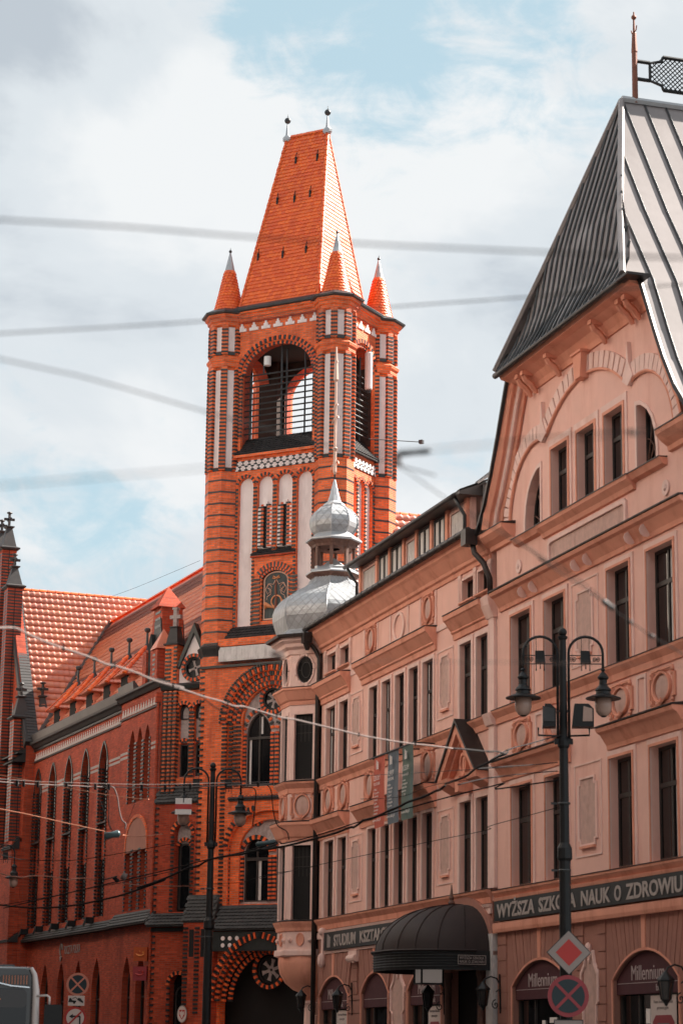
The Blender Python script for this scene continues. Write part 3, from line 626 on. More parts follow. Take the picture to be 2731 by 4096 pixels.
oring('bay_flashing', [(0, 9.9), (.205, 9.862), (.21, 9.88), (0, 9.93)], 'gutter_metal'); oring('bay_flashing', [(0, 12.862), (.29, 12.822), (.295, 12.84), (0, 12.9)], 'gutter_metal'); oring('bay_flashing', [(0, 8.642), (.29, 8.602), (.295, 8.62), (0, 8.68)], 'gutter_metal'); oring('bay_flashing', [(0, 5.602), (.145, 5.562), (.15, 5.58), (0, 5.63)], 'gutter_metal')
oring('bay_cornice', [(0, 13.9), (.05, 13.92), (.08, 14.06), (.2, 14.14), (.22, 14.24), (.34, 14.32), (.36, 14.42), (0, 14.46)], 'pink_light')
oring('bay_gutter', [(.3, 14.46), (.42, 14.4), (.5, 14.42), (.52, 14.5), (.46, 14.52), (.3, 14.5)], 'gutter_metal')
oring('bay_base_ledge', [(-.05, 4.72), (.06, 4.72), (.08, 4.66), (.08, 4.54), (-.02, 4.5)], 'pink_light')
P_('bay_bowl', MB().lathe([(1.27, 4.55), (1.28, 4.3), (1.22, 4.0), (1.05, 3.72), (.8, 3.52), (.5, 3.4), (.42, 3.3), (.44, 3.2)], 24, OC[0], OC[1]), 'pink_deep', TN, smooth=True)
P_('bay_column', MB().lathe([(.44, 3.2), (.46, 3.12), (.36, 3.05), (.34, 2.9), (.36, 2.2), (.36, .1)], 10, OC[0], OC[1] - .1), 'pink_light', TN)
# --------------------------- onion dome and lantern
DX, DY = -1.5, .76
dome_prof = [(1.98, 14.46), (1.84, 14.62), (1.78, 14.72), (1.86, 14.95), (1.93, 15.18), (1.94, 15.4), (1.86, 15.62), (1.69, 15.84), (1.44, 16.02), (1.16, 16.16), (.95, 16.28), (.8, 16.42), (.73, 16.56), (.72, 16.66)]
sdome = [(.60, 18.06), (.68, 18.16), (.755, 18.3), (.785, 18.45), (.76, 18.62), (.68, 18.78), (.54, 18.91), (.38, 19.0), (.32, 19.06)]
def oct_surf(prof, k, i, t):
    """point on octagon facet k; i fractional profile index, t in -1..1 across"""
    j = min(int(i), len(prof) - 2); f = i - j; r = prof[j][0] * (1 - f) + prof[j + 1][0] * f; z = prof[j][1] * (1 - f) + prof[j + 1][1] * f
    a = -pi / 2 + k * pi / 4; ap = r * cos(pi / 8); hw = r * sin(pi / 8)
    n_ = V((cos(a), sin(a), 0)); tt = V((-sin(a), cos(a), 0)); return V((DX, DY, z)) + n_ * ap + tt * (hw * t)
def onion(prof, name, ndia, rows, fac):
    core = MB().lathe([(r - .012, z) for r, z in prof], 8, DX, DY, pi / 8, cap=False); dm = P_(name, core, 'zinc_seam', TN)
    for k in fac:
        ht = 1 / ndia
        for rw in range(-1, rows * 2):
            for c in range(-ndia - 1, ndia + 2):
                tc_ = 2 * c * ht + (ht if rw % 2 else 0); ic = (rw * .5 + .5) / rows
                pts2 = [(tc_, ic - .5 / rows), (tc_ + ht, ic), (tc_, ic + .5 / rows), (tc_ - ht, ic)]
                # clip to the facet
                def clip(pl, f):
                    out = []
                    for q in range(len(pl)):
                        A, B = pl[q], pl[(q + 1) % len(pl)]; fa, fb = f(A), f(B)
                        if fa >= 0: out.append(A)
                        if fa * fb < 0: u = fa / (fa - fb); out.append((A[0] + (B[0] - A[0]) * u, A[1] + (B[1] - A[1]) * u))
                    return out
                g = .94; cx_ = sum(p[0] for p in pts2) / 4; cz_ = sum(p[1] for p in pts2) / 4
                pl = [(cx_ + (x - cx_) * g, cz_ + (z - cz_) * g) for x, z in pts2]
                for f in (lambda p: p[0] + .985, lambda p: .985 - p[0], lambda p: p[1], lambda p: 1 - p[1]):
                    if len(pl) > 2: pl = clip(pl, f)
                if len(pl) < 3: continue
                nseg = len(prof) - 1; lo = min(p[1] for p in pl); hi = max(p[1] for p in pl)
                P3 = [oct_surf(prof, k, p[1] * nseg, p[0]) for p in pl]
                nrm = V((cos(-pi / 2 + k * pi / 4), sin(-pi / 2 + k * pi / 4), .3)).normalized()
                P3 = [p + nrm * (.012 + .012 * (hi - q[1]) / max(hi - lo, .01)) for p, q in zip(P3, pl)]
                cen = sum(P3, V()) / len(P3); im = sum(q[1] for q in pl) / len(pl)
                cs = oct_surf(prof, k, im * nseg, sum(q[0] for q in pl) / len(pl)) + nrm * .02
                P_('dome_shingle', MB().add(P3 + [cs], [(i_, (i_ + 1) % len(P3), len(P3)) for i_ in range(len(P3))]), 'zinc', dm, fix=False)
    for k in range(8):
        P_('dome_rib', MB().tube([oct_surf(prof, k, i, 1) + V((0, 0, .004)) for i in range(len(prof))], .03, 5), 'zinc', dm)
    return dm
onion(dome_prof, 'onion_dome', 5, 10, (7, 0, 1, 2))
onion(sdome, 'upper_dome', 2, 4, (7, 0, 1, 2))
def dring(name, prof, m): return P_(name, MB().lathe([(r / cos(pi / 8), z) for r, z in prof], 8, DX, DY, pi / 8, cap=False), m, TN)
dring('lantern_roof', [(.56, 18.12), (.6, 18.06), (.70, 17.98), (.86, 17.86), (.86, 17.82), (.80, 17.80)], 'zinc'); dring('lantern_eaves', [(.80, 17.8), (.74, 17.72), (.7, 17.68), (.68, 17.6), (.2, 17.6)], 'wood_brown')
dring('lantern_skirt', [(.3, 17.06), (.6, 16.92), (.72, 16.84), (.84, 16.76), (.84, 16.72)], 'zinc'); dring('lantern_sill', [(.83, 16.72), (.79, 16.66), (.72, 16.62), (.68, 16.56)], 'wood_brown')
P_('lantern_hood', MB().lathe([(.55, 16.9), (.36, 17.06), (.04, 17.3)], 8, DX, DY, pi / 8), 'zinc', TN)
for k in range(8):
    a = -pi / 2 + pi / 8 + k * pi / 4; c = (DX + .66 * cos(a), DY + .66 * sin(a))
    ps = P_('lantern_post', MB().box(-.055, -.055, 16.84, .055, .055, 17.62).xf(Mx.Translation((*c, 0)) @ Mx.Rotation(a, 4, 'Z')), 'wood_brown', TN); P_('post_shoe', MB().box(-.065, -.065, 16.8, .065, .065, 16.95).xf(Mx.Translation((*c, 0)) @ Mx.Rotation(a, 4, 'Z')), 'zinc', ps)
P_('spire', MB().lathe([(.36, 19.02), (.36, 19.1), (.22, 19.2), (.16, 19.4), (.03, 19.95)], 8, DX, DY, pi / 8), 'zinc', TN)
wv = MB(); wv.tube([(DX, DY, 19.9), (DX, DY, 20.12)], [.02, .035], 6); P_('vane_foot', wv, 'iron', TN)
wv = MB(); wv.tube([(DX, DY, 20.12), (DX, DY, 20.2), (DX, DY, 20.9), (DX, DY, 21.0), (DX, DY, 21.05), (DX, DY, 23.3), (DX, DY, 23.36), (DX, DY, 24.5)], [.03, .065, .055, .1, .05, .045, .09, .025], 8)
for zc, rr in ((20.3, .22), (21.9, .18), (22.4, .13), (23.95, .09)):
    for sx in (-1, 1): wv.tube([(DX + sx * (.03 + rr * (1 - cos(t * .32))), DY, zc - .1 + rr * 1.5 * sin(t * .32)) for t in range(9)], .016, 5)
P_('weather_vane', wv, 'gold_leaf', TN)
# ------------------------------------------------------------------ tall gabled pink house
GH = thing('gabled_house', 'tall pink stucco house with big arched gable and steep sheet-metal roof', 'building', PO, PA)
GC = 21.25
def mir(x): return 2 * GC - x
GW = [(16.5, 17.8), (18.68, 19.92), (22.38, 23.58), (24.48, 25.8)]
# gable outline (left half, mirrored)
gl = [(15.46, 0), (15.46, 14.5), (15.62, 14.9), (15.98, 15.4), (16.36, 16.0), (16.7, 16.7), (17.0, 17.3), (17.38, 17.98)]
out = gl[:1] + [(mir(x), z) for x, z in gl[:1]] + [(mir(x), z) for x, z in gl[1:]] + [(x, z) for x, z in reversed(gl[1:])]
SH2 = [(16.45, 19.95), (22.36, 25.6)]
LUN_L = [(17.45, 13.95), (18.44, 13.95), (18.44, 15.46), (18.2, 15.42), (17.9, 15.24), (17.68, 15.0), (17.54, 14.7), (17.47, 14.35)]
LUN_R = [(mir(x), z) for x, z in LUN_L][::-1]
GTOP = [(19.18, 20.2), (20.76, 21.78), (22.34, 23.36)]
hol = [rect(a, b, 9.93, 12.1) for a, b in GW] + [rect(a, b, 5.55, 7.92) for a, b in GW] + [rect(a, b, 13.95, 15.68) for a, b in GTOP] + [LUN_L, LUN_R] + [seg_arch(a, b, 3.2, 3.78, .15) for a, b in SH2]
P_('facade_wall', MB().wall([(15.46, 5.3), (mir(15.46), 5.3)] + out[2:], [h for h in hol if h[0][1] > 5], -.02, .25, back=.5), 'pink', GH)
P_('ground_wall', MB().wall(rect(15.46, mir(15.46), 0, 5.299), [h for h in hol if h[0][1] < 5], -.02, .25, back=.5), 'pink_dimmed', GH)
P_('inner_wall', MB().prism([(x, z) if z < 1 else ((x + .1 if x < GC else x - .1), z - .05) for x, z in out], .5, .6), 'dark_room', GH)
box('rear_body', 'pink', GH, 15.5, .62, 0, 27.0, 13, 14.6)
def gwin(a, b, z0, z1, cur=None): window(GH, a, b, z0, z1, .14, bars=(.5,), trans=(.66,), fw_=.07, curtain=cur)
for i, (a, b) in enumerate(GW):
    gwin(a, b, 9.93, 12.1, cur=((.56, .66), (.84, .93)) if i in (0, 2, 3) else ((.8, .95),)); gwin(a, b, 5.55, 7.92, cur=((.6, .68),) if i > 1 else None)
for a, b in GTOP: gwin(a, b, 13.95, 15.68, cur=((.6, .7),))
def lunette(pts):
    o = P_('lunette_window', ring(pts, [((x - 17.95 if x < GC else x - 24.55) * .9 + (17.95 if x < GC else 24.55), (z - 14.6) * .93 + 14.6) for x, z in pts], .18, .24), 'frame_dark', GH)
    P_('pane', MB().prism(pts, .22, .23), 'glass', o); x0 = min(p[0] for p in pts); x1 = max(p[0] for p in pts); b_ = MB()
    inner = x1 if x0 < GC else x0; s_ = -1 if x0 < GC else 1
    for t in (.35, .75, 1.15): b_.tube([(inner, .2, 13.97), (inner + s_ * 1.4 * cos(t) * .68, .2, 13.97 + 1.38 * sin(t))], .02, 4)
    b_.tube([(inner + s_ * .5 * cos(k * .2), .2, 13.97 + .75 * sin(k * .2)) for k in range(9)], .018, 4); P_('glazing_bar', b_, 'wood_brown', o)
lunette(LUN_L); lunette(LUN_R)
for pts, xc in ((LUN_L, 18.02), (LUN_R, 24.48)):
    P_('lunette_surround', ring([((x - xc) * 1.2 + xc, (z - 13.95) * 1.08 + 13.94) for x, z in pts], pts, -.05, -.02), 'pink_light', GH)
for a, b in GTOP:
    f = ring(rect(a - .2, b + .2, 13.94, 15.93), rect(a, b, 13.95, 15.68), -.05, -.02); P_('window_surround', f, 'pink_light', GH); P_('window_surround', ring(rect(a - .08, b + .08, 13.96, 15.76), rect(a - .001, b + .001, 13.955, 15.681), -.075, -.045), 'pink_deep', GH)
for a, b in GW:
    for z0, z1 in ((9.93, 12.1), (5.55, 7.92)):
        P_('window_surround', ring(rect(a - .16, b + .16, z0 - .01, z1 + .17), rect(a, b, z0, z1), -.055, -.02), 'pink_light', GH); P_('window_surround', ring(rect(a - .06, b + .06, z0 - .005, z1 + .06), rect(a - .001, b + .001, z0, z1), -.08, -.05), 'pink_deep', GH)
def lens(name, m, u0, u1, prof): return mould(name, m, GH, u0, u1, [(o + .02, z) for o, z in prof])
def gh_hood(u0, u1, z):
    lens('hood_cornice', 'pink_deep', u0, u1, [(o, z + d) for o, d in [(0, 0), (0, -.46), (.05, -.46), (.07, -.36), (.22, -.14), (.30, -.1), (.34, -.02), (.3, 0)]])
    lens('lead_flashing', 'gutter_metal', u0 - .02, u1 + .02, [(0, z + .002), (.36, z + .002), (.365, z + .03), (0, z + .08)])
gh_hood(15.75, mir(15.75), 12.82); gh_hood(15.85, 20.15, 8.58); gh_hood(mir(20.2), 26.2, 8.58)
for x in (17.6, 18.3, 20.9, 21.6, 23.9, 24.7): P_('cornice_cushion', MB().tube([(x, -.17, 12.52), (x + .03, -.17, 12.52)], .15, 10), 'pink_light', GH)
lens('sill_cornice', 'pink_deep', 15.46, 27.04, [(o, 9.9 + d) for o, d in SILL]); lens('lead_flashing', 'gutter_metal', 15.46, 27.04, [(0, 9.902), (.18, 9.902), (.185, 9.92), (0, 9.94)])
lens('sill_cornice', 'pink_deep', 15.46, 27.04, [(o, 5.5 + d) for o, d in SILL]); lens('lead_flashing', 'gutter_metal', 15.46, 27.04, [(0, 5.502), (.18, 5.502), (.185, 5.52), (0, 5.54)])
# mid cornice blocks either side, sills in the gable
for u0, u1 in ((15.2, 16.75), (mir(16.75), mir(15.2))):
    lens('shoulder_cornice', 'pink_deep', u0, u1, [(0, 14.42), (0, 13.98), (.08, 14.0), (.1, 14.1), (.24, 14.2), (.36, 14.32), (.38, 14.42)]); lens('lead_flashing', 'gutter_metal', u0 - .02, u1 + .02, [(0, 14.422), (.4, 14.422), (.4, 14.44), (0, 14.5)])
for u0, u1 in ((16.95, 18.58), (mir(18.58), mir(16.95))):
    lens('lunette_sill', 'pink_deep', u0, u1, [(0, 13.93), (0, 13.76), (.12, 13.8), (.2, 13.93)]); lens('lead_flashing', 'gutter_metal', u0, u1, [(0, 13.932), (.22, 13.932), (.22, 13.95), (0, 13.965)])
lens('gable_sill', 'pink_deep', 18.66, mir(18.66) + .1, [(0, 13.92), (0, 13.6), (.06, 13.62), (.1, 13.72), (.22, 13.84), (.24, 13.92)]); lens('lead_flashing', 'gutter_metal', 18.64, mir(18.64) + .1, [(0, 13.922), (.26, 13.922), (.26, 13.94), (0, 13.96)])
q = [(18.95, 12.98), (19.05, 12.9), (23.38, 12.9), (23.48, 12.98), (23.48, 13.46), (23.38, 13.54), (19.05, 13.54), (18.95, 13.46)]
ap = P_('apron_panel', ring(q, [(GC + (x - GC) * .955, 13.22 + (z - 13.22) * .66) for x, z in q], -.08, -.02), 'pink_light', GH); P_('panel_field', MB().prism([(GC + (x - GC) * .95, 13.22 + (z - 13.22) * .64) for x, z in q], -.03, -.02), 'pink_panel', ap)
for x in (17.02, mir(17.02)): P_('rosette', MB().join(ring(circ(x, 13.28, .17), circ(x, 13.28, .07), -.06, -.02)).ball((x, -.03, 13.28), .06, 10, 5), 'pink_light', GH)
# arched recess of the gable: voussoirs with cusps
def arcpts(cx, cz, r, a0, a1, n): return [(cx + r * cos(a0 + (a1 - a0) * i / n), cz + r * sin(a0 + (a1 - a0) * i / n)) for i in range(n + 1)]
def varc(cx, cz, r, R, a0, a1, n, rx=1):
    for i in range(n):
        g_ = .008; b0 = a0 + (a1 - a0) * i / n + g_; b1 = a0 + (a1 - a0) * (i + 1) / n - g_
        P_('voussoir', MB().prism([(cx + rx * r * cos(b0), cz + r * sin(b0)), (cx + rx * r * cos(b1), cz + r * sin(b1)), (cx + rx * R * cos(b1), cz + R * sin(b1)), (cx + rx * R * cos(b0), cz + R * sin(b0))], -.085 - .004 * (i % 2), -.02), 'pink_light', GH)
    pts = [(cx + rx * r * cos(a0 + (a1 - a0) * i / 20), cz + r * sin(a0 + (a1 - a0) * i / 20)) for i in range(21)]
    for i in range(20): pass
    P_('arch_moulding', MB().tube([(x, -.06, z) for x, z in pts], .045, 5), 'pink_deep', GH)
varc(GC, 13.32, 3.65, 4.06, rad(49.5), rad(130.5), 18, 1.0)
varc(18.22, 14.35, 1.78, 2.16, rad(72), rad(178), 15, .98); varc(mir(18.22), 14.35, 1.78, 2.16, rad(2), rad(108), 15, .98)
for x in (18.72, mir(18.72)): P_('cusp_finial', MB().prism([(x - .28, 16.15), (x, 15.98), (x + .28, 16.15), (x + .07, 16.5), (x, 17.0), (x - .07, 16.5)], -.12, -.02), 'pink_light', GH)
P_('keystone', MB().prism([(21.08, 16.86), (21.42, 16.86), (21.5, 17.44), (21.0, 17.44)], -.24, -.02), 'pink_deep', GH); P_('keystone_cap', MB().box(20.95, -.28, 17.44, 21.55, -.02, 17.5), 'pink_deep', GH)
# gable edge mouldings following the curve
for d_, p_, r_, m_ in ((.10, .30, .09, 'pink_deep'), (.30, .18, .07, 'pink_light'), (.48, .08, .05, 'pink_deep')):
    for s_ in (-1, 1):
        e = [(x + d_ if s_ < 0 else mir(x + d_), -p_, z) for x, z in gl[1:]]; P_('verge_moulding', MB().tube(e, r_, 6), m_, GH)
for s_ in (-1, 1):
    L_ = gl[1:]; b_ = MB()
    for (xa, za), (xb, zb) in zip(L_, L_[1:]):
        A = lambda x: x if s_ < 0 else mir(x)
        b_.add([(A(xa - .05), -.42, za), (A(xb - .05), -.42, zb), (A(xb + .5), -.02, zb), (A(xa + .5), -.02, za)], [(0, 1, 2, 3)])
    P_('verge_soffit', b_, 'pink_deep', GH)
# spandrel band: cartouches and small panels
for x in (17.15, 19.3, 23.0, 25.12): cartouche(GH, x, 9.1, 1.28, .88, -.02)
for x in (18.27, 24.07): P_('spandrel_panel', MB().join(ring(rect(x - .24, x + .24, 8.66, 9.52), rect(x - .17, x + .17, 8.73, 9.45), -.05, -.02)), 'pink_light', GH)
panel(GH, 21.05, 10.5, 11.88, w=.86, fr=(.34, .3), y=-.02); panel(GH, 21.12, 6.2, 7.64, w=.92, fr=(.3, .36), y=-.02)
# eaves with brackets and cove
lens('eaves_cove', 'pink_deep', 17.35, mir(17.35), [(0, 17.98), (0, 17.45), (.05, 17.45), (.08, 17.58), (.2, 17.74), (.42, 17.84), (.6, 17.88), (.66, 17.98)])
P_('eaves_gutter', MB().tube([(17.3 + i * .5 if i < 16 else mir(17.3), -.76, 17.98) for i in range(17)], .075, 8), 'gutter_metal', GH, smooth=True)
for x in (18.05, 18.4, 19.9, 22.6, 24.1, 24.45): P_('eaves_bracket', MB().box(x - .09, -.5, 17.72, x + .09, -.02, 17.83).tube([(x, -.44, 17.72), (x, -.38, 17.62), (x, -.24, 17.52), (x, -.14, 17.38), (x, -.1, 17.3)], [.07, .08, .08, .07, .045], 6), 'pink_deep', GH)
# roof: front half-hip, side slopes, seams
AP = (GC, 1.0, 23.9)
hipl, hipr = (17.3, -.8, 18.0), (mir(17.3), -.8, 18.0)
def hip(x, t):   # t 0 eave .. 1 apex, with a bell-cast foot
    return -.8 + 1.8 * t + .25 * sin(pi * min(1, t * 2.2)) * (1 - min(1, t * 2.2)) * 1.2
rows = 10; b_ = MB(); vs = []; fs = []
for i in range(rows + 1):
    t = i / rows; xl = 17.3 + (GC - 17.3) * t; vs += [(xl, hip(0, t), 18.0 + 5.9 * t), (2 * GC - xl, hip(0, t), 18.0 + 5.9 * t)]
    if i: fs.append((2 * i - 2, 2 * i - 1, 2 * i + 1, 2 * i))
fr_ = P_('front_roof', MB().add(vs, fs), 'sheet_roof', GH)
nse = 22
for i in range(1, nse):
    x = 17.3 + (mir(17.3) - 17.3) * i / nse; tmax = 1 - abs(x - GC) / (GC - 17.3)
    if tmax < .04: continue
    P_('seam', MB().tube([(x, hip(0, tmax * k / 6) - .02, 18.0 + 5.9 * tmax * k / 6 + .015) for k in range(7)], .03, 4), 'iron_grey', fr_)
SP = [(GC, 23.9), (mir(18.9), 20.2), (mir(17.35), 18.0), (mir(16.98), 17.3), (mir(16.62), 16.6), (mir(16.2), 15.85), (mir(15.7), 15.1), (mir(15.1), 14.45)]
def yfront(z): return -.8 + 1.8 * (z - 18) / 5.9 if z >= 18 else -.42
def spx(z):
    for (xa, za), (xb, zb) in zip(SP, SP[1:]):
        if za >= z >= zb: return xa + (xb - xa) * (za - z) / (za - zb)
    return SP[-1][0]
for s_ in (1, -1):
    vs = []; fs = []; A = lambda x: x if s_ > 0 else mir(x)
    zz = [23.9, 22, 20.2, 19, 18.001, 17.999, 17.3, 16.6, 15.85, 15.1, 14.45]
    for i, z in enumerate(zz):
        vs += [(A(spx(z)), yfront(z), z), (A(spx(z)), 13.4, z)]
        if i: fs.append((2 * i - 2, 2 * i - 1, 2 * i + 1, 2 * i))
    rf = P_('side_roof', MB().add(vs, fs), 'sheet_roof', GH)
    P_('verge_flashing', MB().tube([(A(spx(z)) + s_ * .02, -.43, z) for z in zz[5:]], .06, 5), 'gutter_metal', rf)
    P_('hip_capping', MB().tube([(A(spx(z)), yfront(z) - .01, z + .03) for z in (23.9, 22, 20.2, 19, 18.05)], .075, 6), 'sheet_roof', rf)
    if s_ > 0:
        for i in range(24):
            y = -.1 + i * .56; zt = 23.85 if y >= 1 else max(18 + (y + .8) / 1.8 * 5.9, 18) - .1
            zs_ = [z for z in (23.9, 22, 20.2, 19, 18, 17.3, 16.6, 15.85, 15.1, 14.45) if z < zt]
            P_('seam', MB().tube([(spx(z) + .02, y, z + .01) for z in [zt] + zs_], .028, 4), 'iron_grey', rf)
P_('ridge_capping', MB().tube([(GC, 1.0, 23.96), (GC, 13.4, 23.96)], .09, 6), 'zinc', GH)
P_('eave_return', MB().box(mir(17.6), -.86, 17.93, mir(17.0), -.3, 17.99), 'gutter_metal', GH)
# ridge pole and lattice crest
pl = MB(); pl.tube([(GC, 1.35, 23.9), (GC, 1.35, 25.2), (GC, 1.35, 25.24), (GC, 1.35, 25.72), (GC, 1.35, 25.76), (GC, 1.35, 26.28)], [.075, .07, .08, .055, .035, .018], 8); pl.ball((GC, 1.35, 26.14), .065)
pl.tube([(GC - .16, 1.35, 25.86), (GC - .12, 1.35, 25.76), (GC, 1.35, 25.73), (GC + .12, 1.35, 25.76), (GC + .16, 1.35, 25.86)], .015, 5)
rp = P_('ridge_pole', pl, 'copper_rust', GH)
cx0, cx1, cz0, cz1 = 1.75, 12.8, 24.34, 25.2
fr = MB(); fr.tube([(GC, cx0 + .35, cz0), (GC, cx1, cz0)], .05, 5).tube([(GC, cx0 + .35, cz1), (GC, cx1, cz1)], .05, 5).tube([(GC, cx0 + .35, cz0), (GC, cx0 + .3, cz0 + .12), (GC, cx0, cz0 + .2), (GC, cx0, cz1 - .2), (GC, cx0 + .3, cz1 - .12), (GC, cx0 + .35, cz1)], .04, 5)
fr.tube([(GC, 1.35, cz0 + .2), (GC, cx0, cz0 + .2)], .05, 5).tube([(GC, 1.35, cz1 - .2), (GC, cx0, cz1 - .2)], .05, 5)
for y in (4.6, 7.6, 10.6): fr.tube([(GC, y, 23.95), (GC, y, cz0)], .04, 5)
lat = P_('ridge_crest', fr, 'iron', GH); H = cz1 - cz0
for s_ in (0, 1):
    k = cx0 - H
    while k < cx1:
        zf = lambda y: cz0 + ((y - k) if s_ == 0 else H - (y - k))
        okp = lambda y: y >= cx0 and cz0 + (.2 if y < cx0 + .3 else 0) <= zf(y) <= cz1 - (.2 if y < cx0 + .3 else 0)
        ys_ = [k + H * i / 40 for i in range(41)]; ys_ = [y for y in ys_ if okp(y) and y <= cx1]
        if len(ys_) > 2: P_('lattice_bar', MB().tube([(GC + .02 * s_, ys_[0], zf(ys_[0])), (GC + .02 * s_, ys_[-1], zf(ys_[-1]))], .014, 4), 'iron', lat)
        k += .12
# ground floor
for a, b in SH2: fan(GH, a, b, 3.2, 3.78, 4.5, 17, side=.3)
GB = [(15.5, 16.1), (20.3, 20.8), (21.55, 22.0)]
for x0, x1 in GB: blocks(GH, x0, x1, 1.98, 4.5, .37)
pier_panel(GH, 21.15, .33, -.02)
mould('ground_band', 'pink_deep', GH, 15.46, 27.04, [(.02, 4.5), (.14, 4.5), (.16, 4.58), (.16, 4.72), (.02, 4.76)])
mould('ground_band', 'pink_deep', GH, 15.46, 27.04, [(.02, 5.26), (.12, 5.26), (.14, 5.34), (.02, 5.36)])
P_('worn_pilaster', MB().box(14.95, -.14, .1, 15.4, -.002, 4.5), 'white_render', GH)
# --------------------------- things on the pink fronts
def ptag(name, label, cat, x, y, z, group=None):
    t = thing(name, label, cat, group=group); t.matrix_world = PM @ Mx.Translation((x, y, z)); return t
AW = [(TN, .3, 3.24, 3.28, 3.84, 'dark red arched shop board reading Millennium bank, nearest the corner bay', True), (TN, 4.53, 7.0, 3.28, 3.84, 'plain dark red arched shop board without a name, between two lettered ones', False), (TN, 8.7, 11.38, 3.28, 3.84, 'dark red arched shop board reading Millennium, partly behind the black canopy', True),
      (GH, 16.45, 19.95, 3.2, 3.78, 'dark red arched shop board behind the round no-stopping sign', True), (GH, 22.36, 25.6, 3.2, 3.78, 'wide dark red arched shop board reading Millennium bank at the right edge', True)]
for i, (_, a, b, zs, za, lab, txt) in enumerate(AW):
    t = ptag('shop_awning', lab, 'awning', a, .1, 2.9, 'arched shop boards'); w = b - a
    P_('board', MB().prism([(x - a, z - 2.9) for x, z in seg_arch(a + .03, b - .03, zs - .01, za - .03, 2.9)], -.06, 0), 'awning_cloth', t)
    P_('name_line', MB().box(.08, -.064, .22, w - .08, -.061, .232), 'awning_mark', t)
    if txt:
        text('lettering', 'Millennium', 'awning_mark', t, .44, Mx.Translation((w * .24, -.063, .285)) @ RX90, fitw=w * .5)
        text('lettering', 'bank', 'awning_mark', t, .2, Mx.Translation((w * .62, -.063, .05)) @ RX90, fitw=w * .14)
    s = ptag('shop_window', ('dark shop glazing under the leftmost arch, with poster', 'dark shop glazing under the plain red board', 'dark shop glazing left of the entrance, with poster', 'dark shop glazing behind the round no-stopping sign', 'dark shop glazing at the right edge, with poster')[i], 'shop window', a, .16, .2, 'shop windows')
    P_('pane', MB().box(.04, 0, 0, w - .04, .02, 2.68), 'glass', s); P_('mullion', MB().box(w * .3, -.05, 0, w * .3 + .08, -.001, 2.68).box(.04, -.05, 0, .14, -.001, 2.68), 'frame_dark', s)
    if i in (0, 2, 4):
        ps = ptag('window_poster', ('pale bank poster with round-cornered picture under the leftmost board', '', 'pale bank poster beside the entrance', '', 'large pale bank poster at the right edge')[i], 'poster', a + w * .5, .1, 1.2, 'bank posters'); pw = w * .38
        P_('sheet', MB().box(0, -.01, 0, pw, 0, 1.66), 'sign_white', ps); P_('poster_frame', MB().prism([(x, z) for x, z in [(pw * .08, 0), (pw * .92, 0), (pw * .92, 1.12), (pw * .8, 1.26), (pw * .2, 1.26), (pw * .08, 1.12)]], -.014, -.011), 'sign_red_dull', ps)
        P_('picture', MB().prism([(pw * .16, 0), (pw * .84, 0), (pw * .84, .98), (pw * .72, 1.1), (pw * .28, 1.1), (pw * .16, .98)], -.018, -.015), 'banner_blue', ps)
        text('lettering', 'Nowe konto Millennium', 'sign_grey', ps, .1, Mx.Translation((pw * .12, -.012, 1.5)) @ RX90, fitw=pw * .74); text('lettering', 'promocyjne', 'sign_grey', ps, .1, Mx.Translation((pw * .25, -.012, 1.38)) @ RX90, fitw=pw * .45)
    if i in (1, 3, 4):
        for k, (dx, dz, ww) in enumerate({1: ((w * .76, 2.0, .5), (w * .76, 1.55, .5)), 3: ((w * .42, 2.3, .16), (w * .55, 2.36, .4)), 4: ((w * .40, 2.3, .2), (w * .40, 1.95, .2))}[i]):
            q = ptag('lit_panel', 'small pale lit panel inside the shop window, ' + ['', 'under the plain board, ', '', 'behind the no-stopping sign, ', 'left of the large poster, '][i] + ('upper one', 'lower one')[k] if i != 3 else 'small pale lit panel inside the shop behind the no-stopping sign, ' + ('left one', 'right one')[k], 'light panel', a + dx, .14, .2 + dz - .2, 'lit panels in shops')
            P_('panel', MB().box(0, -.01, 0, ww, .01, .3 if i != 3 else .12), 'lit_panel', q)
def sign_board(lab, u0, u1, z0, z1, y, words, logo=None):
    t = ptag('sign_board', lab, 'sign', u0, y, z0); P_('board', MB().box(0, -.05, 0, u1 - u0, 0, z1 - z0), 'sign_dark', t)
    for wd, x, wid, h in words: text('lettering', wd, 'letter', t, h / .72, Mx.Translation((x - u0, -.053, (z1 - z0 - h) / 2)) @ RX90, fitw=wid, bold=.012, extrude=.01)
    return t
s1 = sign_board('long black signboard with pale letters reading STUDIUM KSZTALCENIA beside the canopy', 1.05, 10.9, 4.62, 5.15, -.08, [('STUDIUM', 2.1, 2.15, .33), ('KSZTAŁCENIA', 4.65, 3.6, .33), ('KADR', 8.6, 1.4, .33)])
for k in range(3): P_('logo_bar', MB().prism([(.36 + k * .11, .08), (.43 + k * .11, .08), (.45 + k * .11, .47 - .04 * k), (.39 + k * .11, .47 - .04 * k)], -.06, -.05), 'letter', s1)
s2 = sign_board('long black signboard with pale letters reading WYZSZA SZKOLA NAUK O ZDROWIU', 15.55, 26.6, 4.77, 5.25, -.1, [('WYŻSZA', 15.78, 2.45, .32), ('SZKOŁA', 18.46, 2.2, .32), ('NAUK', 20.94, 1.6, .32), ('O', 22.77, .35, .32), ('ZDROWIU', 23.4, 2.75, .32)])
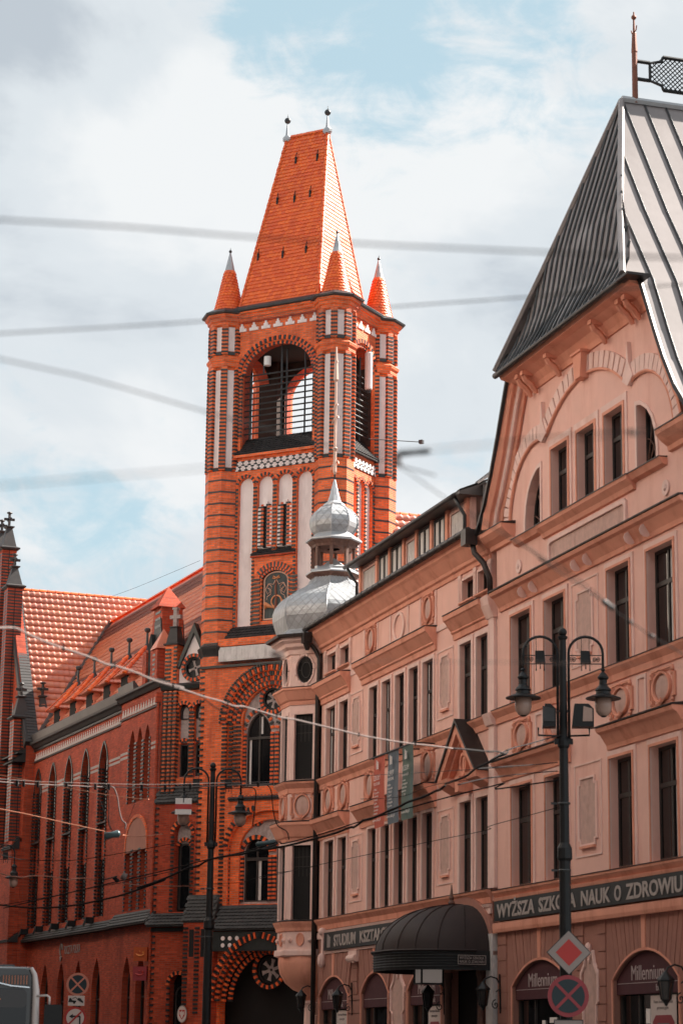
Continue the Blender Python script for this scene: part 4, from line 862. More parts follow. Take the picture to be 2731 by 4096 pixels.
# canopy
cn = ptag('entrance_canopy', 'black fabric canopy with domed top over the school entrance', 'canopy', 13.2, 0, 4.08)
def plan(f, k=1.0):   # rounded plan outline; f -1..1 round the front
    a = f * pi / 2; return (2.02 * k * (abs(sin(a)) ** .75) * (1 if a > 0 else -1), -(.12 + 2.1 * k * (abs(cos(a)) ** .8)))
n = 28; rws = 9; vs = []; fs = []
for j in range(rws + 1):
    t = j / rws; k = cos(t * pi / 2) ** .9; z = 1.22 * sin(t * pi / 2)
    for i in range(n + 1):
        x, y = plan(-1 + 2 * i / n, k); x = max(-2.02, min(2.02, x)); vs.append((x, y if abs(-1 + 2 * i / n) < .999 else -.02, z))
    if j:
        for i in range(n): fs.append(((j - 1) * (n + 1) + i, (j - 1) * (n + 1) + i + 1, j * (n + 1) + i + 1, j * (n + 1) + i))
cd = P_('canopy_top', MB().add(vs, fs), 'canopy_cloth', cn, smooth=True)
for i in range(2, n - 1, 3): P_('canopy_rib', MB().tube([(vs[j * (n + 1) + i][0], vs[j * (n + 1) + i][1] - .005, vs[j * (n + 1) + i][2] + .008) for j in range(rws + 1)], .014, 4), 'canopy_cloth', cd)
vb = MB(); vs = []; fs = []
for i in range(n + 1):
    x, y = plan(-1 + 2 * i / n, 1.02); x = max(-2.06, min(2.06, x)); y = y if abs(-1 + 2 * i / n) < .999 else -.02
    vs += [(x, y, .0), (x, y, -.46)]
    if i: fs.append((2 * i - 2, 2 * i - 1, 2 * i + 1, 2 * i))
va = P_('valance', MB().add(vs, fs), 'canopy_band', cn)
for r in range(6):
    P_('valance_cord', MB().tube([(max(-2.08, min(2.08, plan(-1 + 2 * i / n, 1.03)[0])), plan(-1 + 2 * i / n, 1.03)[1], -.05 - r * .065) for i in range(1, n)], .011, 4), 'iron_grey', va)
P_('rim_trim', MB().tube([(max(-2.1, min(2.1, plan(-1 + 2 * i / n, 1.04)[0])), plan(-1 + 2 * i / n, 1.04)[1], .01) for i in range(1, n)], .03, 5), 'canopy_cloth', va)
P_('canopy_finial', MB().lathe([(.07, 1.2), (.1, 1.26), (.05, 1.33), (.07, 1.39), (.045, 1.46), (.01, 1.72)], 8, 0, -.4), 'wood_brown', cn)
P_('wall_hood', MB().join(ring(arch(-2.2, 2.2, -.1, .0, 1.42, 10), arch(-1.95, 1.95, -.09, .0, 1.2, 10), -.12, -.002)), 'pink_dimmed', cn)
sgn = P_('name_plate', MB().box(.95, -.13 - .0, -.34, 1.0, -.12, -.1), 'sign_black', cn)
pmx = Mx.Translation((2.07, -.98, -.33)) @ Mx.Rotation(pi / 2, 4, 'Z')
bpy.data.objects.remove(sgn)
sgn = P_('name_plate', MB().box(0, -.012, 0, .72, 0, .22), 'sign_black', cn, M=pmx); P_('plate_border', ring(rect(.0, .72, .0, .22), rect(.012, .708, .012, .208), -.016, -.012), 'letter', sgn)
text('lettering', 'WYŻSZA SZKOŁA', 'letter', sgn, .09, Mx.Translation((.04, -.014, .125)) @ RX90, fitw=.63, extrude=.002); text('lettering', 'NAUK O ZDROWIU', 'letter', sgn, .09, Mx.Translation((.04, -.014, .035)) @ RX90, fitw=.64, extrude=.002)
dr = ptag('entrance_door', 'dark recessed entrance door with red posts under the canopy', 'door', 12.0, 0, .15)
P_('door_leaf', MB().box(.02, .25, 0, 2.28, .32, 3.5), 'dark_room', dr)
for x in (.1, 2.5): P_('door_post', MB().lathe([(.12, 0), (.12, .4), (.09, .45), (.085, 3.3), (.12, 3.4), (.12, 3.5)], 10, x, -.1), 'wood_brown', dr)
# wall lanterns
def wall_lantern(lab, x, z):
    t = ptag('wall_lantern', lab, 'lantern', x, -.05, z, 'wall lanterns'); 
    P_('bracket', MB().tube([(0, 0, -.5), (0, -.03, .42)], .022, 5).tube([(0, -.03, .2), (0, -.1, .32), (0, -.25, .36), (0, -.4, .3), (0, -.45, .2)], .02, 6).tube([(0, -.05 - .1 * (1 - t_ / 14) * sin(t_ * .7) - .08, -.3 + .12 * (1 - t_ / 14) * cos(t_ * .7)) for t_ in range(14)], .014, 5).tube([(0, -.12, 0), (0, -.05, .06), (0, -.03, .0)], .014, 5), 'iron', t)
    P_('lamp_body', MB().lathe([(.02, .24), (.07, .18), (.17, .08), (.18, .05), (.15, .03)], 6, 0, -.45).lathe([(.10, -.32), (.06, -.36), (.02, -.44)], 6, 0, -.45), 'iron', t); P_('lamp_glass', MB().lathe([(.145, .03), (.095, -.32)], 6, 0, -.45), 'glass_room', t)
    for k in range(6): a = k * pi / 3; P_('lamp_bar', MB().tube([(.148 * cos(a), -.45 + .148 * sin(a), .03), (.098 * cos(a), -.45 + .098 * sin(a), -.32)], .012, 4), 'iron', t)
for lab, x, z in (('iron wall lantern on scroll bracket right of the leftmost shop board', 3.75, 3.2), ('iron wall lantern just left of the entrance door', 11.7, 3.12), ('iron wall lantern right of the entrance canopy', 15.72, 3.1), ('iron wall lantern at the foot of the corner bay', -.05, 3.25), ('iron wall lantern at the right edge of the picture', 26.0, 3.05)): wall_lantern(lab, x, z)
hl = ptag('hanging_lantern', 'square glass lantern hanging under the canopy', 'lantern', 13.2, -1.0, 3.35); P_('lamp_frame', MB().box(-.3, -.3, -.03, .3, .3, 0).box(-.3, -.3, .42, .3, .3, .46).box(-.3, -.3, 0, -.26, -.26, .42).box(.26, -.3, 0, .3, -.26, .42).box(.26, .26, 0, .3, .3, .42).box(-.3, .26, 0, -.26, .3, .42), 'iron', hl); P_('lamp_glass', MB().box(-.26, -.26, .01, .26, .26, .41), 'lit_panel', hl)
# banners on a pole
bp = ptag('banner_pole', 'thin iron pole carrying the three banners along the pink front', 'pole', 7.1, -.62, 9.68); P_('pole', MB().tube([(-.1, 0, 0), (3.9, 0, 0)], .022, 6), 'iron', bp)
for x in (0, 1.3, 2.55, 3.8): P_('bracket', MB().tube([(x, .62, 0), (x, 0, 0)], .016, 5), 'iron', bp)
BN = [(7.38, .95, 'banner_red', 'red vertical banner with white lettering, leftmost of three', ['SZKOŁY', 'POLICEALNE'], ['✓ Masaż', '✓ Kosmetyka', '✓ Farmacja', '✓ Dietetyka', '✓ Opieka', '✓ Stomatologia', '✓ Informatyka', '✓ Ratownictwo']),
      (8.6, .93, 'banner_blue', 'grey-blue vertical banner with white lettering, middle of three', ['KURSY', 'ZAWODOWE'], ['✓ Masażysta', '✓ Kosmetyka', '✓ Wizaż', '✓ Księgowość', '   i kadry', '✓ Pedagogika', '✓ Językowe']),
      (9.86, .92, 'banner_green', 'green vertical banner with white lettering, rightmost of three', ['LICEUM', 'dla dorosłych'], ['✓ liceum', 'gimnazjum', 'szkoła', 'podstawowa', '✓ LO'])]
for x, w, m, lab, heads, lines in BN:
    t = ptag('banner', lab, 'banner', x, -.62, 7.7, 'banners on the pink front'); n = 14; vs = []; fs = []
    for i in range(n + 1):
        z = 1.96 * i / n; bow = .012 * sin(i * .45 + x)
        for k in range(5): vs.append((w * k / 4, bow + .016 * sin(k * 1.1 + i * .3 + x) * (1 - i / n), z))
        if i: fs += [((i - 1) * 5 + k, (i - 1) * 5 + k + 1, i * 5 + k + 1, i * 5 + k) for k in range(4)]
    P_('cloth', MB().add(vs, fs), m, t, smooth=True)
    yf = -.07
    for k in range(3): P_('logo_bar', MB().prism([(w * .42 + k * .07, 1.6), (w * .42 + .05 + k * .07, 1.6), (w * .42 + .055 + k * .07, 1.86 - .03 * k), (w * .42 + .01 + k * .07, 1.86 - .03 * k)], yf, yf + .003), 'banner_ink', t)
    text('lettering', heads[0], 'banner_ink', t, .2, Mx.Translation((w * .2, yf, 1.3)) @ RX90, fitw=w * .6, extrude=.001); text('lettering', heads[1], 'banner_ink', t, .12, Mx.Translation((w * .2, yf, 1.16)) @ RX90, fitw=w * .58, extrude=.001)
    for i, ln in enumerate(lines): text('lettering', ln, 'banner_ink', t, .085, Mx.Translation((w * .16, yf, 1.02 - i * .095)) @ RX90, fitw=w * (.35 + .06 * (i * 7 % 4)), extrude=.001)
    text('lettering', 'www.skk.pl', 'banner_ink', t, .13, Mx.Translation((w * .14, yf, .16)) @ RX90, fitw=w * .72, extrude=.001)
# ------------------------------------------------------------------ brick tower
TO = (-3.9415, 84.9086, 0); TA = atan2(-.48664, .8736)
TW = thing('brick_tower', 'tall orange brick clock-less tower with open belfry and steep tiled roof', 'tower', TO, TA)
TW['label'] = 'tall orange brick tower with open belfry and steep tiled roof'
TC = 1.355; TUR = [(-1.09, .676), (3.80, .676), (3.80, 4.1), (-1.09, 4.1)]; FY = .42
DB = Pieces('dark_brick', 'glazed', TW, 300, 'dark_brick_courses'); OBk = Pieces('orange_brick', 'orange_unit', TW, 300, 'orange_brick_courses')
LAN = [(-.27, .39), (.59, 1.26), (1.46, 2.13), (2.33, 3.0)]
ZS, ZA = 22.84, 23.18
h1 = [arch(a, b, 17.34 if i in (0, 3) else 20.16, ZS, ZA) for i, (a, b) in enumerate(LAN)]
bel = arch(TC - 1.6, TC + 1.6, 24.12, 27.35, 28.55, 12)
niche = arch(.86, 2.02, 17.5, 19.12, 19.5, 8)
P_('front_wall', MB().wall(rect(-.75, 3.45, 15.8, 30.0), h1 + [bel, niche], FY, FY + .14, back=FY + .5), 'brick', TW)
bt2 = MB(); bt2.join(ring(bel, bel, FY + .14, FY + .55)); 
def belfry_reveal(pts, M=None):
    b = MB(); n = len(pts); b.add([(x, FY + .139, z) for x, z in pts] + [(x, FY + .6, z) for x, z in pts], [(i, (i + 1) % n, n + (i + 1) % n, n + i) for i in range(n)])
    if M is not None: b.xf(M)
    return P_('belfry_reveal', b, 'brick_dark_red', TW)
belfry_reveal(bel)
for i, (a, b) in enumerate(LAN):
    z0 = 17.34 if i in (0, 3) else 20.16
    P_('plaster_panel', MB().prism(arch(a + .002, b - .002, z0, ZS, ZA - .002), FY + .13, FY + .16), 'tower_plaster', TW)
# loopholes in the two middle lancets
for a, b in LAN[1:3]:
    xc = (a + b) / 2; g = MB(); g.box(a + .02, FY + .02, 20.36, xc - .09, FY + .128, 21.98); g.box(xc + .09, FY + .02, 20.36, b - .02, FY + .128, 21.98); g.prism([(xc - .2, 21.98), (xc + .2, 21.98), (xc + .2, 22.06), (xc + .1, 22.06), (xc + .1, 22.16), (xc - .1, 22.16), (xc - .1, 22.06), (xc - .2, 22.06)], FY + .02, FY + .128)
    lp = P_('loophole_frame', g, 'tower_plaster', TW); P_('slit', MB().box(xc - .09, FY + .09, 20.36, xc + .09, FY + .126, 21.98), 'dark_room', lp)
    z = 20.42
    while z < 21.95:
        DB.add((a + .13, FY + .06, z), (.2, .1, .07)); OBk.add((xc - .12, FY + .05, z + .076), (.11, .1, .07)); DB.add((xc - .115, FY + .05, z), (.12, .11, .07))
        OBk.add((b - .13, FY + .06, z), (.2, .1, .07)); DB.add((xc + .13, FY + .055, z + .076), (.16, .1, .07)); z += .152
# striped jambs between the lancets and voussoir arches
edges = [-.27 - .06, .49, 1.36, 2.23, 3.06]
for k, x in enumerate(edges):
    z = 17.42 if k in (0, 1, 3, 4) else 20.3
    while z < ZS:
        if not (k in (1, 3) and z < 20.1):
            DB.add((x, FY - .012, z), (.16 if 0 < k < 4 else .1, .06, .072))
        else: DB.add((x - .04 if k == 1 else x + .04, FY - .012, z), (.1, .06, .072))
        z += .152
for a, b in LAN:
    xm = (a + b) / 2; r = (b - a) / 2 + .07
    for i in range(15):
        t = pi * (i + .5) / 15; (DB if i % 2 else OBk).add((xm + r * cos(t), FY - .012, ZS + .01 + r * sin(t)), (.13, .06, .064), ry=-t)
# niche with the post horn mosaic
for i in range(23):
    t = rad(35) + (pi - rad(70)) * (i + .5) / 23; xm = 1.44; R = .93; zc = 18.72
    (DB if i % 2 else OBk).add((xm + R * cos(t), FY - .02, zc + R * sin(t)), (.2, .08, .07), ry=-t)
    (OBk if i % 2 else DB).add((xm + (R - .16) * cos(t), FY + .03, zc + (R - .16) * sin(t)), (.12, .1, .06), ry=-t)
for x in (.62, 2.24):
    z = 17.45
    while z < 19.2: DB.add((x, FY - .014, z), (.34, .06, .072)); z += .152
for x in (.82, 2.06):
    z = 17.5
    while z < 19.05: DB.add((x, FY + .06, z), (.08, .12, .072)); z += .152
ms = P_('mosaic_panel', MB().prism(arch(.87, 2.01, 17.52, 19.1, 19.46, 8), FY + .1, FY + .135), 'mosaic_ground', TW)
ot = arch(.9, 1.98, 17.55, 19.06, 19.40, 8); it = arch(.95, 1.93, 17.6, 19.04, 19.35, 8)
P_('mosaic_border', ring(ot, it, FY + .085, FY + .1), 'mosaic_pale', ms)
X0, Z0 = 1.44, 18.12
def mt(pts, r, m='mosaic_gold', nm='mosaic_horn'): return P_(nm, MB().tube([(X0 + x, FY + .085, Z0 + z) for x, z in pts], r, 6), m, ms)
mt([(.22 * cos(t * .33 - .5) + .03, .22 * sin(t * .33 - .5) + .12) for t in range(20)], [.032] * 20)
mt([(-.1, -.12), (-.22, -.08), (-.36, -.02), (-.44, -.02)], [.03, .05, .1, .16]); mt([(-.1, -.13), (.06, -.12), (.2, -.02), (.34, .14)], [.03, .028, .03, .045])
for s_ in (-1, 1):
    mt([(s_ * .02, .95), (s_ * .12, .78), (s_ * .3, .82), (s_ * .4, .68), (s_ * .22, .56), (s_ * .18, .7), (s_ * .34, .82)], .014, 'mosaic_pale', 'mosaic_cord'); mt([(s_ * .34, .82), (s_ * .46, .6), (s_ * .36, .42), (s_ * .26, .5), (s_ * .3, .66)], .014, 'mosaic_pale', 'mosaic_cord'); mt([(s_ * .2, .56), (s_ * .24, .4), (s_ * .38, .32), (s_ * .4, .2)], .014, 'mosaic_pale', 'mosaic_cord')
    mt([(s_ * .0, 1.02), (s_ * .12, 1.1), (s_ * .16, 1.02), (s_ * .02, 1.0)], .024, 'mosaic_gold', 'mosaic_bow')
mt([(0, .95), (-.02, .6), (.02, .3), (.0, -.1), (-.04, -.36)], [.02, .05, .04, .06, .03], 'copper_rust', 'mosaic_tassel')
# slate slopes and ledges of the front
def slate(name, x0, x1, y0, z0, y1, z1, w=.16, h=.14, parent=TW):
    sl_ = P_(name, MB().xprism([(y0, z0 - .05), (y0, z0), (y1, z1), (y1, z0 - .05)], x0, x1), 'tile_black', parent); L = sqrt((y1 - y0) ** 2 + (z1 - z0) ** 2)
    tiles(sl_, (x0, y0, z0), (1, 0, 0), (0, y1 - y0, z1 - z0), [(.04, 0), (x1 - x0 - .04, 0), (x1 - x0 - .04, L - .02), (.04, L - .02)], w, h, 'beaver', 'tile_black', name='slate_tile'); return sl_
slate('niche_skirt', -.5, 3.2, FY - .34, 16.86, FY - .002, 17.34)
slate('loophole_ledge', .4, 2.32, FY - .1, 20.06, FY + .12, 20.34, .14, .1)
slate('belfry_sill', -.42, 3.12, FY - .16, 24.1, FY + .5, 24.86)
box('ledge', 'brick_dark_red', TW, .38, FY - .12, 19.98, 2.34, FY - .001, 20.04); box('ledge', 'brick', TW, -.45, FY - .18, 23.98, 3.15, FY - .001, 24.08)
box('weathered_band', 'white_render', TW, -.72, -.02, 15.98, 3.45, .1, 16.53); box('ledge', 'glazed', TW, -1.5, -.1, 15.74, 4.2, .3, 15.83); box('ledge', 'brick', TW, -.74, -.04, 16.56, 3.45, .4, 16.84)
# frieze
fz = box('frieze_ground', 'glazed', TW, -.45, FY - .03, 23.46, 3.12, FY - .001, 23.86)
u = .062
cross = MB().box(-u, -.02, -1.55 * u, u, 0, 1.55 * u).box(-1.9 * u, -.0195, -.55 * u, -u - .0005, 0, .55 * u).box(u + .0005, -.0195, -.55 * u, 1.9 * u, 0, .55 * u).mesh('frieze_cross', 'tower_plaster')
def friezes(M, x0, x1, par):
    n = int((x1 - x0) / .27)
    for i in range(n + 1):
        x = x0 + (x1 - x0) * i / n
        P_('frieze_cross', cross, None, par, M=M @ Mx.Translation((x, 0, 23.565))); 
        if i < n: P_('frieze_cross', cross, None, par, M=M @ Mx.Translation((x + (x1 - x0) / n / 2, 0, 23.76)))
friezes(Mx.Translation((0, FY - .031, 0)), -.36, 3.04, fz)
SDX = 4.056
SM = Mx(((0, -1, 0, SDX + FY), (1, 0, 0, 0), (0, 0, 1, 0), (0, 0, 0, 1)))       # front-plane coordinates -> right side face: x->Y, y(into)->-X
fz2 = P_('frieze_ground', MB().box(1.3, FY - .03, 23.46, 3.5, FY - .001, 23.86).xf(SM), 'glazed', TW); friezes(SM @ Mx.Translation((0, FY - .031, 0)), 1.42, 3.4, fz2)
# stepped white merlons under the cornice
mer = MB().prism([(-.2, 0), (.2, 0), (.2, .12), (.09, .12), (.09, .22), (.04, .22), (.04, .32), (-.04, .32), (-.04, .22), (-.09, .22), (-.09, .12), (-.2, .12)], -.05, 0).mesh('stepped_merlon', 'tower_plaster')
for i in range(7): P_('stepped_merlon', mer, None, TW, M=Mx.Translation((-.28 + i * .545, FY - .002, 29.12)))
for i in range(4): P_('stepped_merlon', mer, None, TW, M=SM @ Mx.Translation((1.6 + i * .52, FY - .002, 29.12)))
# arch bricks of the belfry
for (cx, MM, hw, rise, n) in ((TC, Mx.Identity(4), 1.6, 1.2, 49), (2.39, SM, .95, .95, 31)):
    for i in range(n):
        t = pi * (i + .5) / n
        for rr, yy, sw in ((.12, -.02, 0), (-.04, .06, 1)):
            p = V((cx + (hw + rr) * cos(t), FY + yy, (27.35 if hw > 1 else 27.6) + (rise + rr) * sin(t))); d = (i + sw) % 2
            M = MM @ Mx.Translation(p) @ Mx.Rotation(-atan2(sin(t) / max(rise, .1), cos(t) / hw), 4, 'Y') @ Mx.Diagonal((.17, .08, .075, 1))
            (DB if d else OBk).L.append(M)
for x in (TC - 1.66, TC + 1.66):
    z = 24.9
    while z < 27.35: DB.add((x, FY + .02, z), (.16, .1, .07)); z += .152
# side and rear walls
belS = arch(1.44, 3.34, 24.12, 27.6, 28.55, 10); LS = [(1.5, 1.95), (2.12, 2.6), (2.78, 3.26)]
hs = [arch(a, b, 18.0, 22.85, 23.16) for a, b in LS] + [belS]
P_('side_wall', MB().wall(rect(1.0, 3.8, 15.8, 30.0), hs, FY, FY + .14, back=FY + .5).xf(SM), 'brick', TW); belfry_reveal(belS, SM)
for i, (a, b) in enumerate(LS):
    P_('plaster_panel', MB().prism(arch(a, b, 18.0, 22.85, 23.158), FY + .13, FY + .16).xf(SM), 'tower_plaster', TW); xm = (a + b) / 2; r = (b - a) / 2 + .06
    for k in range(13):
        t = pi * (k + .5) / 13; M = SM @ Mx.Translation((xm + r * cos(t), FY - .012, 22.86 + r * sin(t))) @ Mx.Rotation(-t, 4, 'Y') @ Mx.Diagonal((.12, .06, .06, 1)); (DB if k % 2 else OBk).L.append(M)
    z = 18.1
    while z < 22.85: DB.L.append(SM @ Mx.Translation((b + .08, FY - .012, z)) @ Mx.Diagonal((.13, .06, .072, 1))); z += .152
MBk = Mx.Translation((2 * TC, 4.776, 0)) @ Mx.Rotation(pi, 4, 'Z'); LM = Mx(((0, 1, 0, -1.346 - FY), (-1, 0, 0, 4.776), (0, 0, 1, 0), (0, 0, 0, 1)))
P_('rear_wall', MB().wall(rect(-.75, 3.45, 15.8, 30.0), [bel], FY, FY + .14, back=FY + .5).xf(MBk), 'brick', TW); belfry_reveal(bel, MBk)
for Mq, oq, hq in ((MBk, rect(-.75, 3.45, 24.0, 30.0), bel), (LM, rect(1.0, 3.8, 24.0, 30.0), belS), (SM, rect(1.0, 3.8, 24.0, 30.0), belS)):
    P_('belfry_shade_sheet', MB().wall(oq, [hq], FY + .6, FY + .62).xf(Mq), 'belfry_shade', TW)  # dark sheets painting the shade inside the belfry
P_('belfry_shade_box', MB().box(-1.2, 3.3, 24.7, -.36, 4.3, 28.71), 'belfry_shade', TW); P_('belfry_shade_box', MB().box(3.07, 3.3, 24.7, 3.9, 4.3, 28.71), 'belfry_shade', TW); P_('belfry_shade_box', MB().box(-1.2, .98, 24.7, -.36, 1.4, 28.71), 'belfry_shade', TW)  # added dark boxes, painted shade over the inner turret corners
ssl = P_('side_sill', MB().xprism([(FY - .16, 24.04), (FY - .16, 24.1), (FY + .5, 24.86), (FY + .5, 24.04)], 1.3, 3.5).xf(SM), 'tile_black', TW)
tiles(ssl, SM @ V((1.3, FY - .16, 24.1)), (0, 1, 0), SM.to_3x3() @ V((0, .66, .76)), [(0.04, 0), (2.16, 0), (2.16, 1.0), (.04, 1.0)], .16, .14, 'beaver', 'tile_black', name='slate_tile')
P_('left_wall', MB().wall(rect(1.0, 3.8, 15.8, 30.0), [belS], FY, FY + .14, back=FY + .5).xf(LM), 'brick', TW); belfry_reveal(belS, LM)
box('belfry_ceiling', 'dark_room', TW, -.7, .95, 28.72, 3.5, 3.85, 28.85); box('belfry_floor', 'dark_room', TW, -.8, .95, 24.6, 3.5, 3.85, 24.7)
# belfry bars, masts, antennas
for i in range(11): P_('belfry_rail', MB().tube([(TC - 1.6, FY + .26, 25.0 + i * .235), (TC + 1.6, FY + .26, 25.0 + i * .235)], .034, 5), 'iron_grey', TW)
for i in range(11): P_('belfry_rail', MB().tube([(SDX - .26, 1.44, 25.0 + i * .235), (SDX - .26, 3.34, 25.0 + i * .235)], .034, 5), 'iron_grey', TW)
for x, z1 in ((-.05, 27.3), (1.35, 28.5), (1.52, 28.3), (2.35, 28.6), (2.72, 27.6), (2.35, 27.2)): P_('belfry_mast', MB().tube([(x, FY + .34 + .1 * (x > 1.4), 24.8), (x, FY + .34 + .1 * (x > 1.4), z1)], .035, 6), 'iron_grey', TW)
for y in (1.9, 2.35, 2.8): P_('belfry_mast', MB().tube([(SDX - .36, y, 24.8), (SDX - .36, y, 28.2)], .035, 6), 'iron_grey', TW)
for i, z in enumerate((25.3, 25.7, 26.1, 26.6, 27.0)):
    P_('antenna_clamp', MB().box(SDX - .5, 1.95 + .15 * (i % 3), z, SDX - .3, 2.2 + .15 * (i % 3), z + .16), 'iron_grey', TW)
t = thing('panel_antenna', 'tall white panel antenna in the side opening of the tower', 'antenna'); t.matrix_world = TW.matrix_basis @ Mx.Translation((SDX + .02, 2.84, 26.9))
t.matrix_world = Mx.Translation(TO) @ Mx.Rotation(TA, 4, 'Z') @ Mx.Translation((SDX + .0, 2.84, 26.85)); P_('radome', MB().lathe([(.13, 0), (.15, .04), (.15, 1.46), (.13, 1.5)], 12), 'white_paint', t, smooth=False); P_('connector', MB().tube([(-.04, 0, 0), (-.04, 0, -.14)], .03, 6).tube([(.05, 0, 0), (.05, 0, -.14)], .03, 6), 'iron_grey', t)
TMx = Mx.Translation(TO) @ Mx.Rotation(TA, 4, 'Z')
t = thing('radio_unit', 'small white box on a mast in the tower belfry', 'radio unit'); t.matrix_world = TMx @ Mx.Translation((.72, FY + .3, 27.7)); P_('housing', MB().zprism(oct_pts(0, 0, .11), 0, .36), 'white_paint', t); P_('mount', MB().tube([(-.16, 0, -.3), (-.16, 0, .3)], .03, 6).box(-.16, -.02, .1, 0, .02, .16), 'iron_grey', t)
t = thing('tower_floodlight', 'tiny lamp on a long arm reaching out from the tower side', 'lamp'); t.matrix_world = TMx @ Mx.Translation((4.5, 3.4, 24.9)); P_('arm', MB().tube([(-.5, -.4, 0), (.9, 1.3, .12)], .018, 5), 'iron', t); P_('lamp_head', MB().box(.84, 1.24, .06, 1.0, 1.4, .2), 'iron_grey', t)
# corner turrets
for ti, (cx, cy) in enumerate(TUR):
    core = P_('corner_turret', MB().zprism(oct_pts(cx, cy, .575), 15.0, 23.46).zprism(oct_pts(cx, cy, .50), 23.46, 29.7), 'brick', TW)
    for z in range(17):
        zz = 16.2 + z * .4572
        if zz < 23.3: P_('brick_band', MB().lathe([(.575 * 1.3066 + .006, zz), (.575 * 1.3066 + .006, zz + .074)], 8, cx, cy, pi / 8, cap=False), 'glazed', core)
    q = oct_pts(cx, cy, .56)
    P_('turret_ring', MB().lathe([(r / cos(pi / 8), z) for r, z in [(.62, 27.66), (.7, 27.72), (.70, 27.86), (.76, 27.92), (.78, 28.02), (.70, 28.1), (.66, 28.12), (.62, 28.2)]], 8, cx, cy, pi / 8, cap=False), 'brick', core)
    P_('turret_cornice', MB().lathe([(r / cos(pi / 8), z) for r, z in [(.60, 29.34), (.7, 29.4), (.71, 29.5), (.77, 29.54), (.78, 29.64), (.86, 29.7), (.88, 29.8), (.5, 29.86)]], 8, cx, cy, pi / 8, cap=False), 'brick', core)
    P_('turret_gutter', MB().lathe([(r / cos(pi / 8), z) for r, z in [(.88, 29.8), (.98, 29.82), (1.0, 29.88), (.7, 30.06), (.4, 30.2)]], 8, cx, cy, pi / 8, cap=False), 'iron_grey', core)
    vis = {0: (7, 0, 1, 2), 1: (7, 0, 1, 2, 3), 2: (1, 2, 3, 4), 3: ()}[ti]
    for k in range(8):
        a, b = V((*q[k], 0)), V((*q[(k + 1) % 8], 0)); c = (a + b) / 2; ax = (b - a).normalized(); an = atan2(ax.y, ax.x); Mf = Mx.Translation(c) @ Mx.Rotation(an, 4, 'Z')
        if ti != 3 and k in (7, 0, 1, 2, 3):
            P_('plaster_panel', MB().box(-.13, .052, 23.64, .13, .075, 27.56).xf(Mf), 'tower_plaster', core); P_('plaster_panel', MB().box(-.14, .052, 28.34, .14, .075, 29.32).xf(Mf), 'tower_plaster', core)
            P_('panel_foot', MB().box(-.13, .0, 23.46, .13, .07, 23.6).xf(Mf), 'glazed', core); P_('panel_foot', MB().box(-.14, .0, 28.18, .14, .07, 28.3).xf(Mf), 'glazed', core)
        P_('turret_shaft', MB().box(-.125, -.03, 23.5, .125, .1, 27.68).box(-.125, -.03, 28.2, .125, .1, 29.38).xf(Mx.Translation((q[k][0], q[k][1], 0)) @ Mx.Rotation(an - pi / 8, 4, 'Z')), 'brick', core)
        if k in vis:
            for z0, z1 in ((23.58, 27.62), (28.28, 29.34)):
                z = z0
                while z < z1:
                    DB.L.append(Mx.Translation((q[k][0], q[k][1], z)) @ Mx.Rotation(an - pi / 8, 4, 'Z') @ Mx.Translation((0, .03, 0)) @ Mx.Diagonal((.258, .14, .074, 1))); z += .152
    # conical cap
    x_, y_ = (cx - .02 if ti in (1, 2) else cx), cy
    cp = P_('turret_cap', MB().lathe([(.6, 29.98), (.56, 30.2), (.42, 30.8), (.21, 31.8)], 16, x_, y_), 'tile_orange', core)
    P_('cap_tip', MB().lathe([(.235, 31.76), (.2, 31.86), (.03, 32.62)], 12, x_, y_), 'zinc', cp, smooth=False); P_('cap_ball', MB().ball((x_, y_, 32.68), .065, 10, 6).tube([(x_, y_, 32.7), (x_, y_, 32.82)], .012, 5), 'iron_grey', cp)
    if ti != 3:
        tmsh = tile_mesh('beaver', .145, .125); bb = MB()
        prof = [(.6, 29.98), (.56, 30.2), (.42, 30.8), (.21, 31.8)]
        z = 29.98; k = 0
        while z < 31.7:
            for (ra, za), (rb, zb) in zip(prof, prof[1:]):
                if za <= z < zb: r = ra + (rb - ra) * (z - za) / (zb - za); sl_ = (rb - ra) / (zb - za)
            nt_ = max(8, int(2 * pi * r / .145))
            for i in range(nt_):
                an = 2 * pi * (i + .5 * (k % 2)) / nt_
                if sin(an) > .75: continue
                nv = V((cos(an), sin(an), 0)); a_ = V((-sin(an), cos(an), 0)); b_ = (V((0, 0, 1)) + nv * sl_).normalized(); n_ = a_.cross(b_); o_ = V((x_, y_, z)) + nv * (r - .004); wv_ = 2 * pi * r / nt_ / .145
                M = Mx(((a_.x * wv_, b_.x, n_.x, o_.x), (a_.y * wv_, b_.y, n_.y, o_.y), (a_.z * wv_, b_.z, n_.z, o_.z), (0, 0, 0, 1))); bb.add([M @ V(p) for p in tmsh.v], tmsh.f)
            z += .122; k += 1
        P_('cap_tiles', bb, 'tile_orange', cp, kind='stuff', fix=False)
# main cornice between the turrets
for M_, x0, x1 in ((Mx.Identity(4), -.5, 3.2), (SM, 1.2, 3.6)):
    P_('tower_cornice', MB().xprism([(FY, 29.5), (FY - .06, 29.52), (FY - .08, 29.62), (FY - .16, 29.66), (FY - .18, 29.76), (FY - .28, 29.8), (FY - .28, 29.88), (FY, 29.9)], x0, x1).xf(M_), 'brick', TW)
    P_('tower_gutter', MB().xprism([(FY - .28, 29.86), (FY - .36, 29.9), (FY - .38, 29.98), (FY - .3, 30.05), (FY + .2, 30.32), (FY + .2, 29.9)], x0, x1).xf(M_), 'iron_grey', TW)
    dn = MB()
    P_('dentil_course', MB().box(x0, FY - .07, 29.45, x1, FY - .001, 29.5).xf(M_), 'brick_dark_red', TW)
